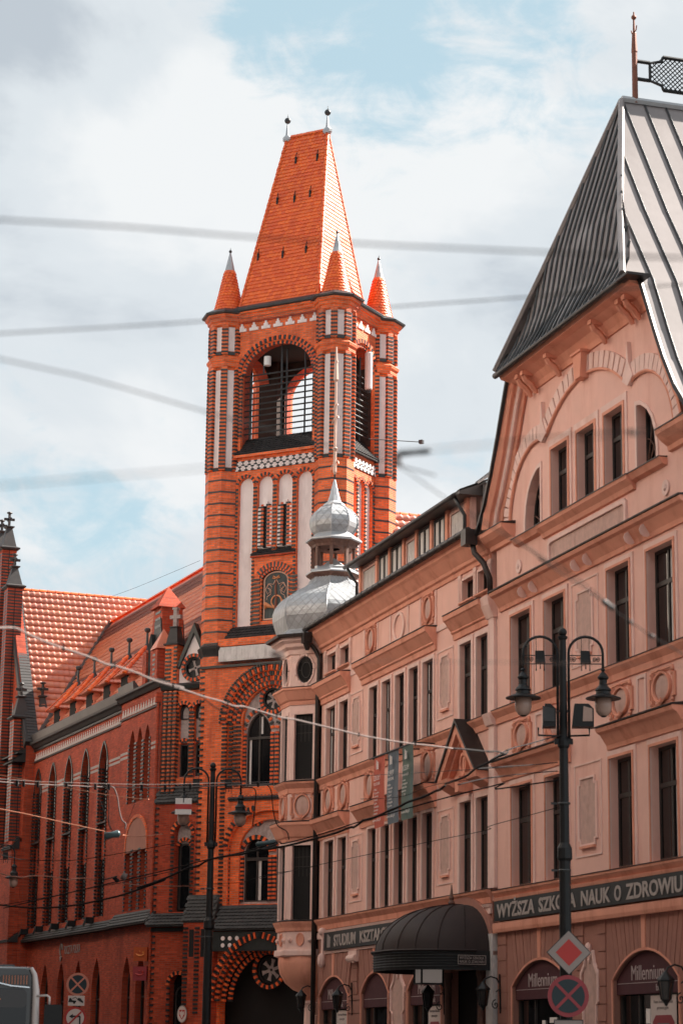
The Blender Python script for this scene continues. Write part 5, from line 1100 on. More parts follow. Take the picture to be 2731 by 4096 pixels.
# roof
RB = dict(x0=-.42, x1=3.13, y0=.40, y1=4.38, z=30.12); RZ = 37.85; RX0, RX1, RY = .42, 2.29, 2.39
cb = [(RB['x0'], RB['y0']), (RB['x1'], RB['y0']), (RB['x1'], RB['y1']), (RB['x0'], RB['y1'])]
rf = P_('tower_roof', MB().add([(x, y, RB['z']) for x, y in cb] + [(RX0, RY, RZ), (RX1, RY, RZ)], [(0, 1, 5, 4), (1, 2, 5), (2, 3, 4, 5), (3, 0, 4)]), 'tile_orange', TW)
A0, A1, A2, A3 = [V((x, y, RB['z'])) for x, y in cb]; R0, R1 = V((RX0, RY, RZ)), V((RX1, RY, RZ))
def roof_face(P0, P1, T0, T1, w, h, nobj, parent, kind='beaver', m='tile_orange', **k):
    a = (P1 - P0).normalized(); nrm = a.cross((T0 - P0)).normalized(); b = nrm.cross(a)
    f = lambda p: ((p - P0).dot(a), (p - P0).dot(b)); return tiles(parent, P0, a, b, [f(P0), f(P1), f(T1), f(T0)], w, h, kind, m, nobj, **k)
roof_face(A0, A1, R0, R1, .172, .168, 300, rf); roof_face(A1, A2, R1, R1 + V((0, .001, 0)), .172, .168, 0, rf)
ht = MB(); L_ = .26
htm = MB(); vs = []
for y, r in ((0, .085), (.3, .062)):
    for k in range(7): vs.append((r * cos(pi * k / 6), y, r * sin(pi * k / 6) * .9))
htm.add(vs, [(i, i + 1, 8 + i, 7 + i) for i in range(6)] + [(0, 1, 2, 3, 4, 5, 6)]); htm = htm.mesh('hip_tile', 'tile_orange', False, fix=False)
for P0, P1, nv in ((A0, R0, V((-.6, -.8, .2))), (A1, R1, V((.6, -.8, .2))), (A2, R1, V((.6, .8, .2))), (R0, R1, V((0, -.3, 1)))):
    d = (P1 - P0); n = int(d.length / .25); b = d.normalized(); a = b.cross(nv).normalized(); nn = a.cross(b)
    for i in range(n):
        o_ = P0 + d * (i / n); P_('hip_tile', htm, None, rf, M=Mx(((a.x, b.x, nn.x, o_.x), (a.y, b.y, nn.y, o_.y), (a.z, b.z, nn.z, o_.z), (0, 0, 0, 1))))
fr_n = (A1 - A0).cross(R0 - A0).normalized()
if fr_n.y > 0: fr_n = -fr_n
for u_, z in ((1.0, 36.7), (2.0, 36.65), (.45, 34.9), (1.25, 34.85), (1.95, 34.95), (.0, 32.4), (1.15, 32.3), (2.2, 32.35)):
    t = (z - RB['z']) / (RZ - RB['z']); p = V((u_ + .05, RB['y0'] + (RY - RB['y0']) * t, z)); q = P_('roof_hook', MB().box(-.035, -.09, -.2, .035, .0, .1).tube([(0, -.06, .1), (.05, -.08, .28)], .018, 4).tube([(0, -.04, -.2), (-.03, -.03, -.45)], .02, 4), 'iron', rf, M=Mx.Translation(p))
for P in (R0, R1):
    fn = P_('roof_finial', MB().lathe([(.16, RZ - .12), (.13, RZ + .05), (.075, RZ + .16), (.03, RZ + .62), (.03, RZ + .66)], 8, P.x, P.y), 'zinc', rf); P_('finial_flashing', MB().ball((P.x, P.y, RZ - .02), .2, 8, 5, (1.1, .8, .8)), 'zinc', fn)
    P_('finial_ball', MB().ball((P.x, P.y, RZ + .78), .13, 12, 8).tube([(P.x, P.y, RZ + .9), (P.x, P.y, RZ + 1.05)], .012, 5), 'iron_grey', fn, smooth=True)
# corbelled foot of the left turret
P_('turret_corbel', MB().lathe([(.5, 15.0), (.56, 15.5), (.66, 15.9), (.78, 16.3), (.86, 16.5), (.88, 16.58), (.8, 16.62), (.74, 16.66)], 8, -1.09, .676, pi / 8), 'tile_black', TW)
# ---------------------------------------------- tower foot with the tall pointed recess
AX = 1.6
big = arch(-.3, 2 * AX + .3, 11.2, 13.6, 15.5, 12); low = arch(-.1, 2 * AX + .1, 6.9, 8.9, 10.3, 10); port = arch(-.3, 2 * AX + .3, .1, 3.4, 5.65, 12)
P_('foot_wall', MB().wall(rect(-1.45, 4.65, 0, 15.74), [big, low, port], 0, .4, back=1.2), 'brick', TW)
P_('recess_jamb', ring(arch(-.32, 2 * AX + .32, 11.16, 13.6, 15.54, 12), arch(.30, 2 * AX - .30, 11.17, 13.6, 14.98, 12), .16, .32), 'brick', TW); P_('recess_jamb', ring(arch(-.12, 2 * AX + .12, 6.86, 8.9, 10.34, 10), arch(.30, 2 * AX - .30, 6.87, 8.9, 9.98, 10), .16, .32), 'brick', TW)
w1 = arch(.42, 1.49, 11.25, 13.2, 14.0, 8); w2 = [(2 * AX - x + .12, z) for x, z in w1][::-1]
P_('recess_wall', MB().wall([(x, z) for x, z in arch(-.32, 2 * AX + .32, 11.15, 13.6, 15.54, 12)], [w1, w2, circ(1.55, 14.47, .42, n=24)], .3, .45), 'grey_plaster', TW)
for pts in (w1, w2):
    o = P_('lancet_window', ring(pts, [(p[0] + (.06 if p[0] < sum(q[0] for q in pts) / len(pts) else -.06), p[1] - .03 if p[1] > 12 else p[1] + .06) for p in pts], .38, .44), 'frame_dark', TW); P_('pane', MB().prism(pts, .42, .43), 'glass', o)
    xc = (min(p[0] for p in pts) + max(p[0] for p in pts)) / 2; P_('glazing_bar', MB().box(xc - .03, .36, 11.3, xc + .03, .42, 13.9).box(xc - .5, .355, 13.0, xc + .5, .42, 13.1), 'frame_dark', o)
    P_('inner_blind', MB().box(xc - .45, .405, 11.32, xc - .36, .41, 13.0).box(xc + .03, .405, 13.2, xc + .12, .41, 13.85), 'curtain', o)
    for x, rr in ((min(p[0] for p in pts), -.07), (max(p[0] for p in pts), .07)):
        z = 11.3
        while z < 13.2: DB.add((x + rr, .28, z), (.15, .08, .074)); OBk.add((x + rr, .28, z + .076), (.145, .075, .074)); z += .152
    for i in range(15):
        t = rad(8) + (pi - rad(16)) * (i + .5) / 15; (DB if i % 2 else OBk).add((xc + .62 * cos(t), .28, 13.22 + .86 * sin(t)), (.15, .08, .09), ry=-t)
def rose(cx, cz, r, y, par, leaves=6, m='tower_plaster'):
    o = P_('rose_window', ring(circ(cx, cz, r, n=28), circ(cx, cz, r * .88, n=28), y - .04, y + .1), 'iron', par); P_('rose_back', MB().prism(circ(cx, cz, r * .9, n=24), y + .08, y + .1), 'iron', o)
    for k in range(leaves):
        a = 2 * pi * k / leaves + .3; P_('rose_petal', MB().prism([(cx + r * .16 * cos(a - .9), cz + r * .16 * sin(a - .9)), (cx + r * .52 * cos(a - .2), cz + r * .52 * sin(a - .2)), (cx + r * .78 * cos(a - .22), cz + r * .78 * sin(a - .22)), (cx + r * .82 * cos(a + .22), cz + r * .82 * sin(a + .22)), (cx + r * .52 * cos(a + .2), cz + r * .52 * sin(a + .2)), (cx + r * .16 * cos(a + .9), cz + r * .16 * sin(a + .9))], y + .05, y + .078), 'grey_plaster', o)
    return o
def brick_ring(cx, cz, r, y, n, w=.15, A=DB, B=OBk, a0=0, a1=2 * pi, th=None):
    for i in range(n):
        t = a0 + (a1 - a0) * (i + .5) / n; (A if i % 2 else B).add((cx + r * cos(t), y, cz + r * sin(t)), (w, .08, th or (a1 - a0) * r / n * .9), ry=-t)
rose(1.55, 14.47, .42, .32, TW); brick_ring(1.55, 14.47, .5, .27, 36)
def pt_ring(x0, x1, zs, za, off, y, n, w=.2, th=.072, A=None, B=None, ph=0):
    A = A or DB; B = B or OBk
    xm = (x0 + x1) / 2; hw = (x1 - x0) / 2; ri = za - zs; R = (hw * hw + ri * ri) / (2 * hw); Am = math.asin(ri / R)
    for s_ in (-1, 1):
        for i in range(n):
            t = Am * (i + .5) / n; p = (x1 - R + (R + off) * cos(t), zs + (R + off) * sin(t)); x = p[0] if s_ > 0 else 2 * xm - p[0]
            (A if (i + ph) % 2 else B).add((x, y, p[1]), (w, .1, th), ry=(-t if s_ > 0 else -(pi - t)))
pt_ring(-.3, 2 * AX + .3, 13.6, 15.5, .12, -.02, 27); pt_ring(-.3, 2 * AX + .3, 13.6, 15.5, -.08, .1, 27, .16, ph=1); pt_ring(-.3, 2 * AX + .3, 13.6, 15.5, -.26, .15, 25, .16); pt_ring(-.3, 2 * AX + .3, 13.6, 15.5, -.44, .15, 25, .14, ph=1); pt_ring(-.3, 2 * AX + .3, 13.6, 15.5, .26, -.05, 27, .07, .085, A=DB, B=DB)
for x, y in ((-.38, .0), (-.16, .12), (.02, .13), (.19, .14)):
    z = 6.0 if x < -.1 else 11.2
    while z < 13.6: DB.add((x, y + .01, z), (.19 if x < -.3 else .15, .1, .074)); z += .152
slate('recess_sill', -.1, 2 * AX + .1, -.06, 10.74, .32, 11.24)
wl = arch(.43, 1.5, 7.0, 8.7, 9.45, 8); wl2 = [(2 * AX - x + .12, z) for x, z in wl][::-1]
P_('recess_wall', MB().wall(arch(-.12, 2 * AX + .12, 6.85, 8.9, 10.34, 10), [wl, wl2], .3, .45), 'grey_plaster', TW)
for pts in (wl, wl2):
    xc = (min(p[0] for p in pts) + max(p[0] for p in pts)) / 2
    o = P_('lancet_window', ring(pts, [(p[0] + (.06 if p[0] < xc else -.06), p[1] - .03 if p[1] > 8 else p[1] + .06) for p in pts], .38, .44), 'frame_dark', TW); P_('pane', MB().prism(pts, .42, .43), 'glass', o); P_('glazing_bar', MB().box(xc - .03, .36, 7.04, xc + .03, .42, 9.4).box(xc - .5, .355, 8.5, xc + .5, .42, 8.62), 'frame_dark', o); P_('inner_blind', MB().box(xc + .04, .405, 7.05, xc + .16, .41, 8.5), 'curtain', o)
    brick_ring(xc, 8.72, .64, .27, 15, .16, a0=.15, a1=pi - .15)
    for x in (min(p[0] for p in pts) - .07, max(p[0] for p in pts) + .07):
        z = 7.05
        while z < 8.7: DB.add((x, .28, z), (.15, .08, .074)); OBk.add((x, .28, z + .076), (.145, .075, .074)); z += .152
brick_ring(1.0, 10.02, .2, .25, 16, .1); P_('roundel', MB().prism(circ(1.0, 10.02, .16), .26, .3), 'glazed', TW)
pt_ring(-.1, 2 * AX + .1, 8.9, 10.3, .1, -.02, 20)
slate('portal_roof', -.35, 2 * AX + .4, -.5, 5.98, .02, 6.9); box('portal_frieze', 'glazed', TW, -.4, -.42, 5.2, 3.6, -.001, 5.9)
for k in range(5): P_('quatrefoil', MB().prism(circ(.05 + (k % 3) * .3, 5.65 - .25 * (k // 3), .08, n=8), -.45, -.421), 'tower_plaster', TW)
P_('portal_back', MB().box(-1.3, .9, .1, 4.5, 1.0, 15.6), 'dark_room', TW)
pt_ring(-.3, 2 * AX + .3, 3.4, 5.65, .12, -.44, 30, .22); pt_ring(-.3, 2 * AX + .3, 3.4, 5.65, -.08, -.3, 30, .16, ph=1); pt_ring(-.3, 2 * AX + .3, 3.4, 5.65, -.24, -.1, 30, .16); pt_ring(-.3, 2 * AX + .3, 3.4, 5.65, -.4, .1, 30, .16, ph=1)
brick_ring(1.6, 4.55, .62, .3, 36, .14); rose(1.6, 4.55, .5, .4, TW)
# quoins of dark brick at the tower's left edge
z = 5.6
while z < 15.7: DB.add((-1.40, -.01, z), (.2, .06, .074)); z += .2286
DB.done(); OBk.done()
# ------------------------------------------------------------------ corner bay beside the tower (same diagonal front)
CB = thing('brick_gable_bay', 'narrow brick bay with small gable and round window, left of the tower foot', 'building', TO, TA)
DBc = Pieces('dark_brick', 'glazed', CB, 300, 'dark_brick_courses'); OBc = Pieces('orange_brick', 'orange_unit', CB, 200, 'orange_brick_courses')
BY = .6
la = [(-2.82, -2.34), (-2.12, -1.66)]
P_('bay_wall', MB().wall(rect(-3.5, -1.46, 11.4, 15.2), [arch(a, b, 11.75, 14.3, 14.7) for a, b in la], BY, BY + .2, back=1.4), 'brick', CB)
for a, b in la:
    xc = (a + b) / 2
    P_('plaster_panel', MB().prism(arch(a, b, 13.1, 14.3, 14.68), BY + .16, BY + .2), 'grey_plaster', CB); P_('trefoil_head', MB().join(ring(arch(a, b, 14.0, 14.3, 14.68), [(xc + (x - xc) * .62, 14.1 + (z - 14.1) * .7) for x, z in arch(a, b, 14.0, 14.3, 14.68)], BY + .1, BY + .158)), 'iron', CB)
    o = P_('slit_window', ring(rect(a + .06, b - .06, 11.8, 13.02), rect(a + .1, b - .1, 11.84, 12.98), BY + .1, BY + .16), 'frame_dark', CB); P_('pane', MB().box(a + .08, BY + .14, 11.82, b - .08, BY + .15, 13.0), 'glass', o)
    brick_ring(xc, 14.3, (b - a) / 2 + .09, BY - .02, 13, .14, DBc, OBc, 0, pi); brick_ring(xc, 13.0, .22, BY + .08, 7, .1, DBc, OBc, .2, pi - .2)
    for x in (a - .06, b + .06):
        z = 11.8
        while z < 14.3: DBc.add((x, BY - .01, z), (.13, .07, .074)); z += .152
for x in (-3.4, -3.18, -2.97):
    P_('colonnette', MB().lathe([(.09, 11.0), (.09, 15.1)], 8, x, BY - .05), 'brick', CB); z = 11.05
    while z < 15.05: DBc.add((x, BY - .05, z), (.2, .2, .074)); z += .152
P_('bay_cornice', MB().xprism([(BY, 15.1), (BY - .12, 15.14), (BY - .16, 15.3), (BY - .02, 15.4), (BY, 15.4)], -3.62, -1.46), 'glazed', CB)
# gable with round window
gp = [(-2.93, 15.4), (-1.5, 15.4), (-1.5, 15.9), (-2.25, 17.5), (-2.93, 16.1)]
P_('gable_plaster', MB().wall(gp, [circ(-2.25, 15.98, .42, n=24)], BY + .1, BY + .3), 'tower_plaster', CB); rose(-2.25, 15.98, .40, BY + .14, CB, 4); brick_ring(-2.25, 15.98, .48, BY + .06, 34, .13, DBc, OBc)
P_('gable_coping', MB().prism([(-3.02, 16.0), (-2.9, 15.96), (-2.25, 17.34), (-1.6, 15.96), (-1.48, 16.0), (-2.25, 17.72)], BY - .02, BY + .3), 'glazed', CB)
P_('gable_roof', MB().add([(-3.0, BY + .3, 15.9), (-2.25, BY + .3, 17.5), (-2.25, 4.2, 17.5), (-3.0, 4.2, 15.9), (-1.5, BY + .3, 15.9), (-1.5, 4.2, 15.9)], [(0, 1, 2, 3), (1, 4, 5, 2)]), 'tile_red', CB)
# corner pinnacle with cross
cx, cy = -3.22, BY + .2
P_('pinnacle_shaft', MB().box(cx - .27, cy - .27, 15.4, cx + .27, cy + .27, 16.9), 'brick', CB); z = 15.5
while z < 16.85: DBc.add((cx - .12, cy - .27, z), (.26, .06, .074)); DBc.add((cx + .2, cy - .27, z + .076), (.14, .06, .074)); z += .152
P_('pinnacle_cap', MB().lathe([(.46, 16.9), (.48, 16.96), (.36, 17.0), (.22, 17.6), (.26, 17.62), (.26, 17.66), (.1, 17.68)], 4, cx, cy, pi / 4), 'slate_ledge', CB)
P_('stone_cross', MB().box(cx - .08, cy - .08, 17.66, cx + .08, cy + .08, 18.36).box(cx - .25, cy - .07, 17.98, cx - .081, cy + .07, 18.12).box(cx + .081, cy - .07, 17.98, cx + .25, cy + .07, 18.12).box(cx - .12, cy - .1, 18.34, cx + .12, cy + .1, 18.42), 'grey_plaster', CB)
# lower projecting storey
slate('bay_skirt', -3.62, -1.46, BY - .25, 10.8, BY + .1, 11.66, parent=CB)
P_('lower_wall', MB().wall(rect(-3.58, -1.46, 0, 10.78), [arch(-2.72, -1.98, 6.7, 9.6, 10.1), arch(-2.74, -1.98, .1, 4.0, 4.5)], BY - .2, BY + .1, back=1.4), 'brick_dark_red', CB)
P_('niche_plaster', MB().prism(arch(-2.72, -1.98, 9.25, 9.6, 10.08), BY + .04, BY + .1), 'grey_plaster', CB); o = P_('slit_window', ring(arch(-2.58, -2.12, 6.8, 9.1, 9.26), arch(-2.54, -2.16, 6.84, 9.06, 9.2), BY, BY + .08), 'frame_dark', CB); P_('pane', MB().prism(arch(-2.58, -2.12, 6.8, 9.1, 9.26), BY + .06, BY + .08), 'glass', o)
o = P_('slit_window', ring(arch(-2.6, -2.1, .1, 3.7, 4.0), arch(-2.55, -2.15, .1, 3.65, 3.94), BY, BY + .08), 'frame_dark', CB); P_('pane', MB().prism(arch(-2.72, -2.0, .1, 4.0, 4.46), BY + .06, BY + .08), 'glass', o)
box('inner_backing', 'dark_room', CB, -3.4, BY + .11, .1, -1.5, BY + .15, 10.6); brick_ring(-2.35, 9.6, .47, BY - .22, 17, .15, DBc, OBc, 0, pi); brick_ring(-2.35, 9.12, .3, BY - .05, 11, .12, DBc, OBc, .2, pi - .2); brick_ring(-2.36, 4.0, .46, BY - .22, 15, .14, DBc, OBc, 0, pi)
for x in (-2.8, -1.92):
    z = 6.75
    while z < 9.6: DBc.add((x, BY - .21, z), (.14, .06, .074)); z += .152
    z = .3
    while z < 4.0: DBc.add((x, BY - .21, z), (.14, .06, .074)); z += .2
z = 1.0
while z < 10.7: DBc.add((-3.52, BY - .21, z), (.14, .06, .074)); z += .2286
slate('bay_base_skirt', -3.7, -1.46, BY - .5, 6.2, BY - .18, 6.66, parent=CB); box('dentil_band', 'glazed', CB, -3.62, BY - .28, 5.98, -1.46, BY - .201, 6.12)
slate('buttress_roof', -1.75, -.4, -.4, 6.3, .0, 7.28, parent=CB); P_('buttress', MB().box(-1.72, -.36, 0, -.42, -.002, 6.28), 'brick_dark_red', CB)
for x in (-1.6, -1.1, -.55):
    z = 3.0
    while z < 6.1: DBc.add((x, -.37, z), (.2, .06, .074)); z += .152
P_('buttress_slot', MB().box(-1.45, -.365, 5.0, -1.25, -.36, 6.0).box(-.95, -.365, 5.0, -.72, -.36, 6.0), 'dark_room', CB)
DBc.done(); OBc.done()
t = thing('oval_emblem', 'oval white plate with red shield and white eagle beside the lamp post', 'sign'); t.matrix_world = TMx @ Mx.Translation((-1.62, -.42, 2.95)); P_('plate', MB().prism(circ(0, 0, .2, .3, 24), -.02, 0), 'sign_white', t); P_('rim', ring(circ(0, 0, .21, .31, 24), circ(0, 0, .19, .285, 24), -.03, 0), 'sign_grey', t)
P_('shield', MB().prism([(-.12, .15), (-.12, -.05), (0, -.2), (.12, -.05), (.12, .15)], -.026, -.021), 'sign_red', t)
eg = MB().prism([(0, .13), (.025, .1), (.015, .06), (.09, .1), (.1, 0), (.05, -.06), (.03, -.12), (0, -.15), (-.03, -.12), (-.05, -.06), (-.1, 0), (-.09, .1), (-.015, .06), (-.025, .1)], -.032, -.027); P_('eagle', eg, 'sign_white', t)
# ------------------------------------------------------------------ long brick wing along the street
WO = (-6.7071, 87.136, 0); WA = atan2(-cos(rad(21.78)), sin(rad(21.78)))
WG = thing('brick_wing', 'long red brick wing with pointed windows and dormers, left of the tower', 'building', WO, WA)
WMx = Mx.Translation(WO) @ Mx.Rotation(WA, 4, 'Z')
DBw = Pieces('dark_brick', 'glazed', WG, 300, 'dark_brick_courses')
cs = [-18.92, -16.3, -13.6, -10.9, -8.12]
up_ = [arch(c - .62, c + .62, 10.9, 12.9, 14.12) for c in cs]; lo_ = [arch(c - .6, c + .6, 6.95, 8.9, 9.5) for c in cs]
gr_ = [arch(c - .62, c + .62, .1, 3.9, 5.28) for c in cs + [-5.45 - .3]]
tall_ = [arch(c - .62, c + .62, 6.95, 12.9, 14.12) for c in cs]
for c in cs: box('window_spandrel', 'brick_dark_red', WG, c - .61, .17, 9.3, c + .61, .3, 10.9)
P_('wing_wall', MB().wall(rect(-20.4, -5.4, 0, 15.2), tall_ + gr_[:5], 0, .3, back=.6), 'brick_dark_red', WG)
tr = [-3.72, -2.72, -1.72]
tu = [arch(c - .36, c + .36, 11.15, 13.3, 14.08) for c in tr]; tl = [arch(c - .36, c + .36, 6.95, 9.0, 9.6 if c != -2.72 else 9.9) for c in tr]
tg = [arch(-4.0, -2.9, .1, 4.0, 5.2), arch(-2.2, -1.0, .1, 4.0, 5.2)]
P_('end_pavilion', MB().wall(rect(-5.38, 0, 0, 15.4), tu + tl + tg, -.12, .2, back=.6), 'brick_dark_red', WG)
box('inner_wall', 'dark_room', WG, -20.3, .6, 0, -.1, .7, 15.0)
def wwin(pts, y, zt):
    xc = (min(p[0] for p in pts) + max(p[0] for p in pts)) / 2; hw = max(p[0] for p in pts) - xc; z0 = pts[0][1]
    o = P_('lancet_window', ring(pts, [(p[0] + (.07 if p[0] < xc - .01 else -.07 if p[0] > xc + .01 else 0), p[1] - .05 if p[1] > z0 + .1 else p[1] + .07) for p in pts], y - .05, y), 'frame_dark', WG); P_('pane', MB().prism(pts, y - .02, y - .01), 'glass', o); P_('glazing_bar', MB().box(xc - .025, y - .06, z0 + .05, xc + .025, y - .021, pts[len(pts) // 2][1] - .1).box(xc - hw + .05, y - .062, zt, xc + hw - .05, y - .021, zt + .07), 'frame_dark', o)
for p in up_: wwin(p, .26, 12.7)
for p in lo_: wwin(p, .26, 8.6)
for p in gr_[:5]: wwin(p, .26, 3.6)
for p in tu: wwin(p, .16, 12.8)
for p in tl: wwin(p, .16, 8.7)
for p in tg: wwin(p, .16, 3.6)
for c in cs:
    P_('window_tympanum', MB().prism([(c - .1, 12.95), (c + .5, 12.95), (c + .42, 13.5), (c + .2, 13.85), (c, 13.98), (c - .1, 13.6)], .14, .2), 'grey_plaster', WG)
    for x, yy in ((c - .66, -.01), (c + .66, -.01), (c - .56, .12)):
        for z0, z1 in ((6.98, 13.2),):
            z = z0
            while z < z1: DBw.add((x, yy, z), (.12, .1, .074)); z += .152
    for i in range(14):
        for s_ in (-1, 1):
            hw, ri = .62, 1.22; R = (hw * hw + ri * ri) / (2 * hw); A_ = math.asin(ri / R); t = A_ * (i + .5) / 14
            DBw.add((c + s_ * (hw - R + (R + .05) * cos(t)), -.012, 12.9 + (R + .05) * sin(t)), (.08, .05, .09), ry=(-t if s_ > 0 else -(pi - t)))
    for dx in (-.16, .16): P_('blind_slot', MB().prism(arch(c + .1 + dx - .1, c + .1 + dx + .1, 9.75, 10.45, 10.7), .16, .168), 'dark_room', WG)
    P_('sill', MB().xprism([(.25, 10.92), (-.06, 10.8), (-.06, 10.74), (.0, 10.72), (.25, 10.72)], c - .66, c + .66), 'slate_ledge', WG)
    P_('waterspout', MB().box(c - .85, -.34, 6.7, c - .65, 0, 6.95).tube([(c - .75, -.3, 6.9), (c - .75, -.42, 6.6)], .05, 5), 'iron', WG)
for c in tr:
    for x in (c - .42, c + .42):
        for z0, z1 in ((11.2, 13.6), (6.98, 9.4)):
            z = z0
            while z < z1: DBw.add((x, -.13, z), (.14, .06, .074)); z += .152
P_('tympanum', MB().prism(arch(-4.1, -1.3, 9.2, 9.4, 10.5), -.14, -.121), 'pink_dimmed', WG)
P_('tympanum_rim', ring(arch(-4.22, -1.18, 9.1, 9.4, 10.64), arch(-4.1, -1.3, 9.1, 9.4, 10.5), -.17, -.12), 'brick', WG)
x = -20.2
for z in (13.0, 13.18):
    for a, b in zip([-20.35] + [c + .75 for c in cs], [c - .75 for c in cs] + [-5.45]): box('pale_band', 'sign_grey', WG, a, -.012, z, b, -.001, z + .1)
    for a, b in ((-5.3, -4.3), (-1.15, -.3)): box('pale_band', 'sign_grey', WG, a, -.132, z, b, -.121, z + .1)
# stepped frieze, dentils, eaves
stp = MB().prism([(-.13, 0), (.13, 0), (.13, .09), (.07, .09), (.07, .2), (.03, .2), (.03, .3), (-.03, .3), (-.03, .2), (-.07, .2), (-.07, .09), (-.13, .09)], -.02, 0).mesh('frieze_step', 'white_render')
for i in range(47): P_('frieze_step', stp, None, WG, M=Mx.Translation((-20.1 + i * .32, -.001, 14.62)))
for i in range(14): P_('frieze_step', stp, None, WG, M=Mx.Translation((-5.1 + i * .35, -.121, 14.72)))
box('frieze_ledge', 'slate_ledge', WG, -20.4, -.06, 14.52, -5.4, -.001, 14.58); box('frieze_ledge', 'slate_ledge', WG, -5.4, -.18, 14.6, -.05, -.121, 14.66)
for i in range(100): DBw.add((-20.3 + i * .15, -.03, 15.08), (.075, .1, .09))
P_('eaves_cornice', MB().xprism([(.2, 15.14), (-.1, 15.16), (-.2, 15.28), (-.3, 15.34), (-.32, 15.44), (.2, 15.5)], -20.4, -5.4).xprism([(.1, 15.3), (-.22, 15.32), (-.32, 15.44), (-.42, 15.5), (-.42, 15.58), (.1, 15.64)], -5.39, .1), 'slate_ledge', WG)
P_('parapet_gutter', MB().xprism([(-.2, 15.5), (-.26, 15.8), (-.18, 15.86), (.05, 15.6), (.05, 15.5)], -20.3, -5.4).xprism([(-.28, 15.66), (-.32, 15.98), (-.24, 16.0), (.0, 15.7), (.0, 15.66)], -5.38, -3.3), 'sheet_dark', WG)
# string course of slates above the ground floor
slate('string_slope', -20.4, -5.4, -.3, 6.38, .0, 6.74, .2, .14, parent=WG); slate('string_slope', -5.38, -.1, -.42, 6.38, -.12, 6.84, .2, .14, parent=WG)
P_('drainpipe', MB().tube([(-.16, -.2, 14.9), (-.16, -.2, .1)], .06, 7).box(-.26, -.32, 14.7, -.06, -.1, 15.1), 'brick_dark_red', WG); P_('drainpipe', MB().tube([(-20.15, -.14, 15.2), (-20.15, -.14, .1)], .1, 7), 'iron', WG)
DBw.done()
# roof: street slope of interlocking tiles, valley against the cross roof
EA, RG, RYW, EZ = -.1, 22.26, 4.62, 15.45
sl_len = sqrt(RYW ** 2 + (RG - EZ) ** 2)
rf = P_('wing_roof', MB().add([(-19.5, -.05, EZ - .06), (-1.5, -.05, EZ - .06), (4.2, RYW, RG - .06), (-24.1, RYW, RG - .06), (4.2, 9.3, EZ), (-24.1, 9.3, EZ)], [(0, 1, 2, 3), (3, 2, 4, 5)]), 'tile_red', WG)
def lft(t): return 4.9 - 4.6 * t / sl_len
def rgt(t): return 22.9 + 5.7 * t / sl_len
nr = int(sl_len / .36)
for r0, r1, m_, no in ((0, 10, 'tile_red', 300), (10, 11, 'tile_brown', 0), (11, nr - 3, 'tile_red', 0), (nr - 3, nr, 'tile_brown', 0)):
    ta, tb = r0 * .36, r1 * .36 - .01
    tiles(rf, (-24.4, -.05, EZ - .05), (1, 0, 0), (0, RYW + .05, RG - EZ), [(lft(ta), ta), (rgt(ta), ta), (rgt(tb), tb), (lft(tb), tb)], .3, .36, 'pantile', m_, no, smooth=True, stagger=False)
rdg = MB(); vs = []
for y, r in ((0, .12), (.42, .1)):
    for k in range(7): vs.append((y, r * cos(pi * k / 6), r * sin(pi * k / 6)))
rdg.add(vs, [(i, i + 1, 8 + i, 7 + i) for i in range(6)] + [(0, 1, 2, 3, 4, 5, 6)]); rdgm = rdg.mesh('ridge_tile', 'tile_orange', False, fix=False)
for i in range(70): P_('ridge_tile', rdgm, None, rf, M=Mx.Translation((-24.1 + i * .4, RYW, RG - .04)))
P_('valley_gutter', MB().tube([(-19.5, -.15, EZ + .02), (-24.1, RYW, RG + .02)], .13, 5), 'sheet_dark', rf)
P_('snow_rail', MB().tube([(-19.0, .0, 15.95), (-5.6, .0, 15.95)], .018, 4).tube([(-19.0, .0, 15.8), (-5.6, .0, 15.8)], .018, 4), 'iron', rf)
